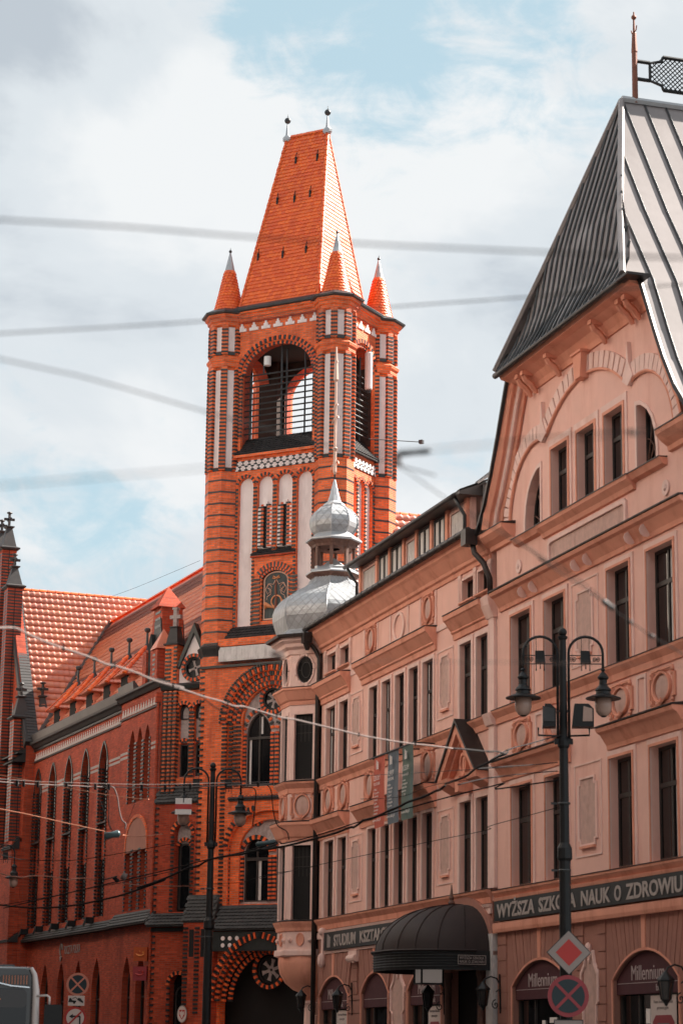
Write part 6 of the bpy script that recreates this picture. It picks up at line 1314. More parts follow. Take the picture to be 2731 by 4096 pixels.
# dormers
def dormer_parts():
    m = {}
    m['body'] = MB().box(-.55, .0, 0, .55, 1.6, 1.0).mesh('dormer_cheek', 'tile_red')
    return m
for i, c in enumerate([-17.6, -14.9, -12.2, -9.5, -6.9]):
    y0 = .42; z0 = 15.86
    d = P_('dormer', MB().box(c - .62, y0, z0 - .4, c + .62, y0 + 2.2, z0 + .95), 'tile_red', WG)
    P_('dormer_window', MB().box(c - .5, y0 - .03, z0 + .05, c + .5, y0 - .001, z0 + .9), 'dark_room', d)
    tiles(d, (c + .622, y0 + .02, z0 - .2), (0, 1, 0), (0, 0, 1), [(0, 0), (1.5, .2), (1.5, 1.1), (0, 1.1)], .2, .18, 'beaver', 'tile_red')
    pk = V((c, y0 + .9, z0 + 2.25)); e = [V((c - .86, y0 - .3, z0 + .88)), V((c + .86, y0 - .3, z0 + .88)), V((c + .86, y0 + 2.6, z0 + .88)), V((c - .86, y0 + 2.6, z0 + .88))]; pk2 = V((c, y0 + 3.2, z0 + 2.25))
    rr = P_('dormer_roof', MB().add([*e, pk, pk2], [(0, 1, 4), (1, 2, 5, 4), (3, 0, 4, 5), (0, 3, 2, 1)]), 'tile_red', d)
    roof_face(e[0], e[1], pk, pk + V((.001, 0, 0)), .2, .18, 0, rr, m='tile_red'); roof_face(e[1], e[2], pk, pk2, .2, .18, 0, rr, m='tile_red')
    for P0, P1, nv in ((e[0], pk, V((-.7, -.5, .6))), (e[1], pk, V((.7, -.5, .6)))):
        dd = P1 - P0; n = int(dd.length / .3); b = dd.normalized(); a = b.cross(nv).normalized(); nn = a.cross(b)
        for k in range(n):
            o_ = P0 + dd * (k / n); P_('hip_tile', htm, None, rr, M=Mx(((a.x, b.x, nn.x, o_.x), (a.y, b.y, nn.y, o_.y), (a.z, b.z, nn.z, o_.z), (0, 0, 0, 1))) @ Mx.Diagonal((1.2, 1.2, 1.2, 1)))
    P_('dormer_finial', MB().lathe([(.22, pk.z - .22), (.12, pk.z - .02), (.06, pk.z + .08), (.05, pk.z + .55), (.12, pk.z + .6), (.14, pk.z + .68), (.1, pk.z + .74), (.03, pk.z + .76)], 8, c, pk.y), 'iron_grey', rr)
# brick lucarne over the end pavilion
lx = -1.9
lu = P_('lucarne', MB().box(-2.75, -.1, 15.6, -2.3, .5, 17.0).box(-1.7, -.1, 15.6, -.6, 1.2, 17.0).prism([(-2.75, 17.0), (-.9, 17.0), (-1.2, 18.7), (-2.2, 18.7)], .15, 1.0), 'brick_dark_red', WG)
P_('lucarne_slates', MB().add([(-.88, .1, 17.0), (-.88, 1.05, 17.0), (-1.18, 1.05, 18.2), (-1.18, .1, 18.2)], [(0, 1, 2, 3)]).add([(-2.2, .14, 16.9), (-.9, .14, 16.9), (-1.2, .14, 18.2), (-2.1, .14, 18.2)], [(0, 1, 2, 3)]), 'slate_ledge', lu)
P_('lucarne_cap', MB().lathe([(.8, 18.68), (.78, 18.72), (.0, 19.6)], 4, -1.7, .55, pi / 4), 'brick_dark_red', lu)
P_('lucarne_opening', MB().prism(arch(-2.28, -1.78, 15.7, 17.2, 17.7), -.02, .13), 'dark_room', lu); P_('side_turret', MB().box(-1.2, -.16, 15.62, -.62, .5, 16.9), 'brick_dark_red', lu); P_('side_turret_cap', MB().lathe([(.58, 16.9), (.56, 16.96), (0, 17.75)], 4, -.92, .17, pi / 4), 'tile_red', lu)
for i in range(6): P_('dark_band', MB().box(-1.205, -.165, 15.7 + i * .19, -.9, -.161, 15.79 + i * .19), 'glazed', lu)
for z in (17.9, 18.2, 18.45): P_('dark_band', MB().box(-2.0, .13, z, -1.3, .148, z + .1), 'glazed', lu)
P_('pavilion_roof', MB().add([(-3.4, .2, 16.0), (.1, .2, 16.0), (.1, 3.2, 18.6), (-3.4, 3.2, 18.6)], [(0, 1, 2, 3)]), 'tile_orange', lu)
# wall lettering and hanging post signs
t = thing('wall_lettering', 'dull raised wall lettering Poczta Polska with horn mark on the brick wing', 'lettering'); t.matrix_world = WMx @ Mx.Translation((-13.7, -.03, 5.55)); text('lettering', 'POCZTA POLSKA', 'sign_grey', t, .5, Mx.Translation((.6, 0, .05)) @ RX90, fitw=2.5); P_('horn_mark', MB().tube([(.1 + .2 * cos(k * .4), 0, .25 + .25 * sin(k * .4)) for k in range(12)], .04, 5).prism([(-.05, -.05), (.1, -.25), (.25, -.05), (.15, .0)], -.03, 0), 'sign_grey', t)
for k, (z, lab, m1, m2) in enumerate(((4.92, 'lit orange square sign with curled horn mark, upper of two on the wing', 'orange_box', 'orange_mark'), (4.2, 'dull orange square sign with curled horn mark, lower of two on the wing', 'sign_red_dull', 'sign_red'))):
    t = thing('post_sign', lab, 'sign', group='post signs on the wing'); t.matrix_world = WMx @ Mx.Translation((-.85, -.35, z)) @ Mx.Rotation(rad(48), 4, 'Z'); P_('panel', MB().box(-.28, -.06, 0, .28, .06, .52), m1, t); P_('horn_mark', MB().tube([(-.18 + .36 * q / 8, -.07, .2 + .08 * ((q - 4) / 4) ** 2) for q in range(9)], [.008, .03, .04, .04, .035, .03, .03, .02, .01], 5).ball((.12, -.07, .32), .045).ball((-.02, -.07, .36), .03), m2, t); P_('bracket', MB().tube([(.28, 0, .4), (.55, .1, .4)], .02, 5), 'iron', t)
# ------------------------------------------------------------------ far gabled cross wing with sunlit roof
FG = thing('gabled_cross_wing', 'far brick cross wing with pinnacled gable and big sunlit tile roof', 'building', WO, WA)
DBf = Pieces('dark_brick', 'glazed', FG, 300, 'dark_brick_courses')
UX = -25.1; RZX = 23.75
xf_ = P_('cross_roof', MB().add([(-19.5, -.1, 15.34), (-19.5, 14, 15.34), (UX, 14, RZX - .06), (UX, -.1, RZX - .06), (-31, -.1, 15.2), (-31, 14, 15.2)], [(0, 1, 2, 3), (3, 2, 5, 4)]), 'tile_red', FG)
Lx = sqrt((UX + 19.5) ** 2 + (RZX - 15.4) ** 2)
tiles(xf_, (-19.5, 0, 15.4), (0, 1, 0), (UX + 19.5, 0, RZX - 15.4), [(-.1, 0), (.6, .4), (6.6, Lx * .8), (9.5, Lx), (-.1, Lx)], .29, .40, 'pantile', 'tile_red', 300, smooth=True, stagger=False)
for i in range(26): P_('ridge_tile', rdgm, None, xf_, M=Mx.Translation((UX, i * .4, RZX - .04)) @ Mx.Rotation(pi / 2, 4, 'Z'))
GY = -.45
gpoly = [(-30.4, 0), (-19.7, 0), (-19.7, 15.6), (-20.3, 16.6), (-24.4, 23.9), (-25.1, 24.6), (-25.8, 23.9), (-29.9, 16.6), (-30.4, 15.6)]
fh = [arch(-22.35, -21.7, 11.3, 13.2, 13.9), arch(-22.3, -21.75, 15.4, 16.6, 17.2), arch(-24.1, -23.5, 16.6, 18.6, 19.4), arch(-25.2, -24.6, 18.4, 20.6, 21.6), arch(-22.4, -21.6, 1.0, 8.0, 9.0), arch(-24.4, -23.4, 11.3, 13.2, 13.9)]
P_('gable_wall', MB().wall(gpoly, fh, GY, GY + .25, back=.0), 'brick_dark_red', FG)
for p in fh: P_('pane', MB().prism(p, GY + .2, GY + .24), 'glass_room', FG)
P_('gable_plaster', MB().prism([(-21.6, 15.2), (-20.9, 15.2), (-20.9, 16.4), (-21.6, 17.4)], GY - .01, GY), 'grey_plaster', FG); P_('gable_plaster', MB().prism([(-23.9, 15.4), (-22.6, 15.4), (-22.6, 17.6), (-23.9, 18.6)], GY - .01, GY), 'grey_plaster', FG)
# stepped coping slope behind the pinnacles
P_('gable_coping', MB().add([(-19.55, GY - .1, 15.5), (-19.55, .12, 15.5), (-25.0, .12, 24.5), (-25.0, GY - .1, 24.5), (-19.8, GY - .1, 15.2), (-19.8, .12, 15.2), (-25.0, .12, 24.1), (-25.0, GY - .1, 24.1)], [(0, 1, 2, 3), (4, 5, 6, 7), (0, 3, 7, 4), (1, 2, 6, 5), (0, 1, 5, 4)]), 'slate_ledge', FG)
cpk = Pieces('coping_brick', 'slate_ledge', FG, 200)
n = 60
for i in range(n):
    f = i / n; cpk.L.append(Mx.Translation((-19.55 - 5.45 * f + .02, -.16, 15.55 + 9.0 * f)) @ Mx.Rotation(atan2(9, 5.45) - 0, 4, 'Y') @ Mx.Diagonal((.15, .52, .03, 1)))
cpk.done()
def pinnacle(x, y, zb, zc, zt, w, cross=True):
    ps = P_('pinnacle', MB().box(x - w, y - w, zb, x + w, y + w, zc), 'brick_dark_red', FG); z = zb + .1
    while z < zc - .06:
        DBf.add((x, y, z), (2 * w + .016, 2 * w + .016, .074)); z += .152
    P_('pinnacle_groove', MB().box(x - .03, y - w - .012, zb, x + .0, y - w - .009, zc).box(x + w + .009, y - .03, zb, x + w + .012, y, zc), 'dark_room', ps)
    P_('pinnacle_eaves', MB().lathe([(w * 1.3, zc), (w * 1.95, zc + .08), (w * 1.98, zc + .14), (w * 1.4, zc + .22)], 4, x, y, pi / 4), 'slate_ledge', ps)
    hs = (zt - zc) * .5; P_('pinnacle_spire', MB().lathe([(w * 1.35, zc + .2), (w * .55, zc + .2 + hs), (w * .9, zc + .25 + hs), (w * .9, zc + .3 + hs), (w * .3, zc + .34 + hs)], 4, x, y, pi / 4), 'slate_ledge', ps)
    zz = zc + .3 + hs; hh = zt - zz
    P_('stone_cross', MB().tube([(x, y, zz), (x, y, zt)], .075, 6).box(x - .26, y - .06, zz + hh * .48, x - .08, y + .06, zz + hh * .48 + .11).box(x + .08, y - .06, zz + hh * .48, x + .26, y + .06, zz + hh * .48 + .11).lathe([(.07, zt - .02), (.15, zt + .03), (.12, zt + .08), (.03, zt + .1)], 8, x, y).box(x - .06, y - .26, zz + hh * .48, x + .06, y - .08, zz + hh * .48 + .11).box(x - .06, y + .08, zz + hh * .48, x + .06, y + .26, zz + hh * .48 + .11), 'slate_ledge', ps)
PY = GY - .12
pinnacle(-26.25, PY, 10.9, 25.75, 27.35, .34); pinnacle(-24.72, PY, 10.9, 25.5, 27.42, .36); pinnacle(-23.15, PY, 10.9, 23.3, 25.0, .36); pinnacle(-20.68, PY, 10.9, 16.6, 18.3, .36); pinnacle(-20.95, PY + 1.1, 15.4, 16.7, 18.45, .3)
DBf.done()
slate('gable_string', -30.4, -19.7, GY - .4, 15.0, GY, 15.2, parent=FG); slate('gable_string', -30.4, -19.65, GY - .5, 6.4, GY, 6.8, parent=FG); slate('pier_skirt', -21.5, -19.7, GY - .62, 14.6, GY, 15.0, parent=FG)
P_('corner_pier', MB().box(-21.3, GY - .45, 0, -19.75, GY - .001, 10.9), 'brick_dark_red', FG); slate('pier_cap', -21.4, -19.7, GY - .55, 10.6, GY - .1, 11.1, parent=FG)
# ------------------------------------------------------------------ rear wing roof glimpsed right of the tower
RW = thing('rear_wing', 'sunlit tiled roof of the rear wing glimpsed right of the tower', 'building', WO, WA)
RWx = 3.2
rr = P_('rear_roof', MB().add([(8.2, 8.0, 15.4), (8.2, 30, 15.4), (RWx, 30, 22.3), (RWx, 8.0, 22.3)], [(0, 1, 2, 3)]).box(-1.0, 8.2, 0, 8.0, 29.8, 15.3), 'tile_red', RW)
tiles(rr, (8.2, 8, 15.45), (0, 1, 0), (RWx - 8.2, 0, 6.9), [(0, 4.5), (14, 4.5), (14, 8.5), (0, 8.5)], .29, .40, 'pantile', 'tile_red', 0, smooth=True, stagger=False)
for i in range(34): P_('ridge_tile', rdgm, None, rr, M=Mx.Translation((RWx, 8 + i * .4, 22.28)) @ Mx.Rotation(pi / 2, 4, 'Z'))
# ------------------------------------------------------------------ overhead wires (world coordinates, metres)
WIRE = {
'high1': [(-1.082,6.409,4.009), (-0.645,6.468,4.010), (-0.266,6.495,3.993), (0.272,6.494,3.969), (1.006,6.422,3.920), (1.072,6.411,3.915)],
'high2': [(-1.310,7.892,4.121), (-0.913,8.291,4.283), (-0.552,8.604,4.417), (0.210,9.150,4.671), (0.860,9.522,4.854), (1.607,9.870,5.046)],
'high3': [(-1.143,6.906,3.738), (-0.868,7.406,3.817), (-0.501,7.962,3.863), (-0.241,8.302,3.883), (0.208,8.814,3.898), (0.381,8.992,3.898)],
'high4': [(-0.801,4.935,2.820), (-0.340,4.988,2.881), (0.113,4.999,2.929), (0.758,4.942,2.979)],
'high5': [(0.204,7.997,3.678), (0.282,8.189,3.678), (0.467,8.616,3.670), (0.969,9.585,3.632), (1.158,9.933,3.584)],
'ins_high': [(0.199,7.998,3.723), (0.323,7.993,3.735)],
'ins_drop': [(0.199,7.998,3.723), (0.206,7.997,3.674)],
'rope': [(-2.906,18.776,5.030), (-2.791,19.230,5.118), (-2.698,19.609,5.122), (-2.592,20.013,5.128), (-2.461,20.462,5.144), (-2.323,20.910,5.159), (-2.205,21.282,5.157), (-2.139,21.471,5.172), (-1.993,21.884,5.186), (-1.840,22.314,5.177), (-1.712,22.642,5.186), (-1.579,22.964,5.204), (-2.007,23.675,5.423), (-1.822,24.134,5.412), (-1.647,24.535,5.416), (-1.487,24.895,5.411), (-1.322,25.245,5.418), (-1.183,25.538,5.408), (-1.086,25.728,5.432), (-0.886,26.121,5.433), (-0.679,26.515,5.427), (-0.562,26.726,5.441), (-0.457,26.913,5.448), (0.252,28.114,5.455), (0.484,28.480,5.463), (0.671,28.765,5.473), (0.926,29.143,5.491), (1.187,29.516,5.519), (1.508,29.962,5.544)],
'rope_end': [(1.508,29.962,5.544), (1.723,30.636,5.623), (1.945,31.311,5.694), (2.142,31.886,5.760), (2.277,32.268,5.809), (2.397,32.618,5.826), (2.455,32.835,5.902), (2.441,32.910,5.917)],
'rope_tail': [(-1.162,19.465,4.562), (-1.053,19.472,4.484), (-0.972,19.476,4.449), (-0.901,19.479,4.446), (-0.822,19.483,4.470), (-0.796,19.484,4.498)],
'contact1': [(-5.957,39.554,6.125), (-5.583,39.972,6.142), (-5.288,40.291,6.163), (-4.837,40.765,6.206), (-4.373,41.235,6.244), (-4.057,41.544,6.278), (-3.462,42.108,6.339), (-3.087,42.451,6.389), (-2.408,43.050,6.492), (-1.842,43.527,6.578), (-1.282,43.981,6.658)],
'contact1b': [(-5.661,37.576,5.943), (-5.030,38.305,5.989), (-4.164,39.240,6.077), (-3.300,40.106,6.169), (-2.297,41.041,6.314), (-1.205,41.983,6.466)],
'stay1': [(-6.078,40.547,6.358), (-5.338,40.651,6.249), (-4.829,40.715,6.161), (-4.269,40.777,6.074), (-3.588,40.843,6.000), (-3.367,40.862,5.993)],
'drop1': [(-4.261,40.979,6.239), (-4.140,40.991,6.194), (-4.101,40.995,6.057), (-4.085,40.997,5.613), (-4.045,41.001,5.452)],
'drop2': [(-4.063,40.899,6.219), (-3.994,40.906,6.169), (-3.937,40.911,6.016), (-3.905,40.914,5.829), (-3.847,40.920,5.625), (-3.777,40.926,5.559), (-3.782,40.926,5.457)],
'drop3': [(-4.280,41.078,6.021), (-4.112,41.095,5.622), (-4.020,41.104,5.436)],
'drop4': [(-3.629,41.140,5.977), (-3.723,41.132,5.717), (-3.787,41.126,5.578)],
'lit1': [(-5.312,35.606,5.257), (-5.010,37.150,5.319), (-4.653,38.747,5.358), (-4.125,40.792,5.402)],
'lit1b': [(-3.819,40.822,5.345), (-3.723,40.987,5.344), (-3.641,41.126,5.345), (-3.388,41.548,5.409), (-3.185,41.879,5.469)],
'ins1': [(-4.139,40.791,5.312), (-3.854,40.818,5.378)],
'feed': [(-6.427,43.528,4.859), (-6.282,44.015,4.839), (-6.087,44.630,4.852), (-5.935,45.103,4.917), (-5.644,45.947,4.967), (-5.442,46.520,4.955), (-5.200,47.177,5.038), (-4.983,47.741,5.047)],
'feed_b': [(-4.845,47.755,5.045), (-4.645,48.779,5.203)],
'ins2': [(-4.715,48.773,5.192), (-4.617,48.782,5.089)],
'ins2b': [(-4.552,48.788,5.230), (-4.444,48.798,5.174)],
'feed_c': [(-4.639,49.784,5.137), (-4.440,52.584,5.290), (-4.002,57.190,5.602), (-4.224,58.055,5.661), (-3.716,62.216,5.968), (-3.553,63.401,6.083)],
'cable': [(-7.998,54.415,4.924), (-7.487,53.972,4.851), (-7.014,53.554,4.806), (-6.375,52.972,4.794), (-5.863,52.487,4.826), (-5.303,51.935,4.898), (-4.753,51.372,4.987), (-4.212,50.784,5.125), (-3.735,50.247,5.255), (-4.262,49.430,5.013), (-3.900,49.024,5.090), (-3.542,48.602,5.194), (-3.120,48.084,5.333), (-2.865,47.785,5.373), (-2.636,47.479,5.472), (-2.252,47.017,5.513), (-1.940,46.640,5.523), (-1.503,46.084,5.586), (-1.182,45.654,5.659), (-1.462,45.215,5.499), (-1.026,44.645,5.519), (-0.462,43.863,5.594), (-0.051,43.270,5.654), (0.243,42.818,5.727), (0.323,42.701,5.725), (0.479,42.412,5.819), (0.470,42.400,5.816), (0.677,42.079,5.843), (0.914,41.682,5.916), (1.114,41.345,5.970), (1.277,41.050,6.032), (1.535,40.611,6.077), (1.724,40.262,6.139), (1.802,40.123,6.153), (1.878,39.956,6.202)],
'cable2': [(-4.869,55.788,5.702), (-4.013,54.992,5.838), (-2.999,53.999,6.016), (-2.214,53.205,6.116), (-1.354,52.279,6.283), (-1.199,52.112,6.239), (-0.316,51.112,6.385), (0.565,50.041,6.577), (1.083,49.393,6.662), (2.061,48.103,6.825), (2.695,47.219,6.916), (3.147,46.567,6.967), (3.376,46.226,6.993), (3.175,45.967,6.843), (3.842,44.960,6.837), (4.260,44.296,6.836)],
'lead_a': [(1.878,39.956,6.235), (1.977,39.250,6.197), (2.136,37.984,6.139), (2.231,36.908,6.137), (2.344,35.796,6.086), (2.427,34.815,6.053), (2.507,33.907,5.996)],
'lead_b': [(2.286,37.931,6.256), (2.863,39.982,6.552), (3.559,42.248,6.872), (4.272,44.395,7.198)],
'lead_c': [(2.000,37.947,5.991), (2.602,39.855,6.332), (3.419,42.183,6.697), (4.271,44.395,7.029)],
'lead_d': [(2.301,35.926,6.069), (2.870,38.704,6.677), (3.465,41.105,7.115), (3.943,42.906,7.456), (4.360,44.386,7.733)],
'thin1': [(-1.932,57.968,5.873), (-0.753,55.937,6.004), (0.282,54.024,6.078), (2.141,50.146,6.172), (3.138,47.740,6.190), (3.150,47.576,6.249), (3.841,45.671,6.297), (4.265,44.396,6.317)],
'thin2': [(0.401,39.998,6.359), (1.121,40.513,6.468), (1.787,40.968,6.570), (2.541,41.459,6.685), (3.215,41.877,6.784)],
'thin3': [(0.426,41.998,6.170), (1.179,42.505,6.279), (1.913,43.001,6.587), (3.367,43.871,6.855)],
'thin4': [(-3.335,62.912,6.101), (-2.627,62.232,6.067), (-2.222,61.818,6.148), (-1.709,61.279,6.251), (-0.958,60.492,6.309), (-0.508,59.998,6.376)],
'dark_near': [(0.852,10.967,4.085), (1.078,11.497,4.072), (1.034,11.663,4.139), (1.314,12.255,4.118), (1.466,12.560,4.100), (1.562,12.753,4.081), (1.680,12.982,4.059), (1.845,13.283,4.032), (2.092,13.699,3.999), (2.175,13.830,3.992)],
'ins_near1': [(1.465,12.515,4.089), (1.540,12.606,4.059)],
'ins_near2': [(1.640,12.795,4.032), (1.668,12.792,4.015)],
'ins_near3': [(1.796,13.077,4.004), (1.829,13.073,3.986)],
'blur_mid': [(0.616,7.976,3.776), (0.884,7.951,3.800), (1.058,7.930,3.802), (1.225,7.906,3.796), (1.291,7.895,3.793)],
'ins_mid': [(1.028,7.934,3.801), (1.058,7.930,3.794)],
'blur_low': [(-0.318,8.994,3.123), (-0.135,8.999,3.132), (0.209,8.998,3.131), (0.591,8.981,3.128), (0.587,8.981,3.130), (0.928,8.952,3.124), (1.375,8.894,3.108)],
'ins_low': [(-0.273,8.996,3.159), (-0.221,8.997,3.142)],
'post_wire': [(-2.112,49.955,7.245), (-1.817,49.967,7.228), (-1.798,49.968,6.866), (-1.844,49.966,6.414)],
'post_wire2': [(-1.547,49.976,7.323), (-1.453,49.979,7.189), (-1.399,49.980,6.759), (-1.302,49.983,6.445), (-1.096,49.988,6.313), (-1.047,49.989,6.134)],
'ins3': [(-1.944,54.966,6.455), (-1.449,54.981,6.538)],
'roofwire': [(-10.305,99.468,21.210), (-8.523,94.900,20.825), (-5.419,85.829,20.021)],
'small_left': [(-8.729,59.362,6.502), (-8.166,59.713,6.410), (-7.081,60.357,6.449), (-6.254,60.829,6.601), (-5.130,61.444,6.876), (-4.363,61.846,7.071)],
'small_left2': [(-8.667,59.371,5.194), (-7.316,60.201,5.523), (-6.446,60.709,5.772), (-5.668,61.142,5.959), (-4.341,61.848,6.341)],
}
def ext(p, a, b):
    p = [V(q) for q in p]
    if a: p = [p[0] + (p[0] - p[1]).normalized() * a] + p
    if b: p = p + [p[-1] + (p[-1] - p[-2]).normalized() * b]
    return p
def smooth(p, k=4):
    if len(p) < 3: return p
    o = []
    for i in range(len(p) - 1):
        p0, p1, p2, p3 = p[max(i - 1, 0)], p[i], p[i + 1], p[min(i + 2, len(p) - 1)]
        for j in range(k):
            t = j / k; o.append(.5 * ((2 * p1) + (p2 - p0) * t + (2 * p0 - 5 * p1 + 4 * p2 - p3) * t * t + (3 * p1 - p0 - 3 * p2 + p3) * t ** 3))
    return o + [p[-1]]
def wire(key, label, r, m='cable_dark', a=0, b=0, sub=(), group='overhead wires', clips=None):
    p = smooth(ext(WIRE[key], a, b)); o = P_('overhead_wire', MB().tube(p, r, 6), m, smooth=True); tag(o, label, 'wire', group)
    for k, rr, mm, nm in sub:
        q = [V(x) for x in WIRE[k]]
        if len(q) == 2: q = [q[0], q[0] + (q[1] - q[0]) * .12, q[0] + (q[1] - q[0]) * .5, q[0] + (q[1] - q[0]) * .88, q[1]]; rs = [rr * .4, rr, rr * .8, rr, rr * .4]
        else: q = smooth(q); rs = rr
        P_(nm, MB().tube(q, rs, 7), mm, o, smooth=True)
    if clips:
        n, cr_, cm = clips
        for i in range(n):
            c = p[int((i + .5) / n * (len(p) - 1))]; P_('wire_clip', MB().box(c.x - cr_ * .5, c.y - cr_, c.z - cr_ * 1.3, c.x + cr_ * .5, c.y + cr_, c.z + cr_ * 1.6), cm, o)
    return o
wire('high1', 'blurred grey cable crossing the whole sky over the tower roof', .0032, 'cable_dark', 4, 4)
wire('high2', 'dark cable passing behind nothing below the tower cornice, rising to the right', .0032, 'cable_dark', 4, 4).__setitem__('label', 'dark cable rising gently to the right just below the tower roof eaves')
wire('high3', 'blurred cable falling from the left edge across the belfry', .0028, 'cable_dark', 4, 0)
wire('high4', 'faint blurred cable crossing low over the tower shaft', .0016, 'cable_dark', 4, 3)
wire('high5', 'blurred cable falling right from the insulator beside the tower', .0022, 'cable_dark', 0, 0, sub=(('ins_high', .012, 'iron', 'insulator'), ('ins_drop', .012, 'wood_brown', 'insulator')))
wire('rope', 'pale twisted rope-like cable sagging from the left edge to the banners', .0095, 'cable_light', 4, 0, sub=(('rope_tail', .006, 'cable_dark', 'loose_end'),), clips=(9, .018, 'cable_dark'))
wire('rope_end', 'dark end of the pale twisted cable above the triangular pediment', .013, 'cable_dark')
wire('contact1', 'double dark wire with clips running level across the left lamp post', .010, 'cable_light', 6, 0, clips=(12, .04, 'cable_dark'))
wire('contact1b', 'thin upper companion of the level clipped wire at left', .005, 'cable_light', 6, 0)
wire('stay1', 'thin reddish stay wire falling right beneath the clipped wire', .006, 'copper_wire', 3, 0, sub=(('drop1', .008, 'cable_dark', 'drop_wire'), ('drop2', .013, 'cable_light', 'drop_wire'), ('drop3', .006, 'cable_dark', 'drop_wire'), ('drop4', .005, 'cable_dark', 'drop_wire')))
wire('lit1', 'thin sunlit copper wire sloping down from the left edge', .008, 'copper_wire', 4, 0, sub=(('ins1', .07, 'insulator_teal', 'insulator'),))
wire('lit1b', 'short copper wire right of the teal insulator on the wing', .008, 'copper_wire')
wire('feed', 'wavy sunlit copper wire low over the brick wing', .011, 'copper_wire', 4, 0)
wire('feed_b', 'short dark wire just left of the pale square insulator', .014, 'cable_dark', sub=(('ins2', .05, 'cable_dark', 'insulator'), ('ins2b', .09, 'cable_light', 'insulator')))
wire('feed_c', 'thin wire from the pale insulator to the left lamp post', .009, 'copper_wire')
wire('cable', 'thick dark cable hanging from the left edge to the pediment', .022, 'cable_dark', 5, 0)
wire('cable2', 'thinner dark cable running beside the thick one to the right lamp post', .014, 'cable_dark', 5, 0)
wire('lead_a', 'dark cable climbing from the pediment corner to the joint', .018, 'cable_dark')
wire('lead_b', 'topmost of three short wires tied to the right lamp post', .01, 'cable_dark')
wire('lead_c', 'middle of three short wires tied to the right lamp post', .01, 'cable_dark')
wire('lead_d', 'wire climbing from the joint to the floodlights on the right lamp post', .012, 'cable_dark')
wire('thin1', 'thin dark line crossing the lower windows of the pink front', .007, 'cable_dark')
wire('thin2', 'thin line across the top of the three banners', .005, 'cable_dark')
wire('thin3', 'thin line across the middle of the three banners', .005, 'cable_dark')
wire('thin4', 'thin wire from the left lamp post to the corner bay', .007, 'cable_dark')
wire('dark_near', 'near dark cable with beads falling right over the upper windows', .0032, 'cable_dark', 0, 3, sub=(('ins_near1', .016, 'iron', 'insulator'), ('ins_near2', .012, 'iron', 'insulator'), ('ins_near3', .013, 'iron', 'insulator')))
wire('blur_mid', 'blurred level wire with dark clamp in front of the gable windows', .0012, 'cable_dark', 0, 3, sub=(('ins_mid', .011, 'iron', 'clamp'),))
wire('blur_low', 'faint level wire in front of the oval window of the bay', .0011, 'cable_light', 2, 3, sub=(('ins_low', .016, 'cable_light', 'insulator'),))
wire('post_wire', 'dark wire hanging down right of the left lamp post', .014, 'cable_dark')
wire('post_wire2', 'dark drooping wire in front of the bay cartouche', .013, 'cable_dark', sub=(('ins3', .07, 'insulator_teal', 'insulator'),))
wire('small_left', 'thin sagging wire over the lower windows of the brick wing', .01, 'cable_dark', 5, 0)
wire('small_left2', 'thin dark wire rising right across the foot of the brick wing', .01, 'cable_dark', 5, 0)
wire('roofwire', 'hair-thin wire running up to the tower above the roof ridge', .006, 'cable_dark')
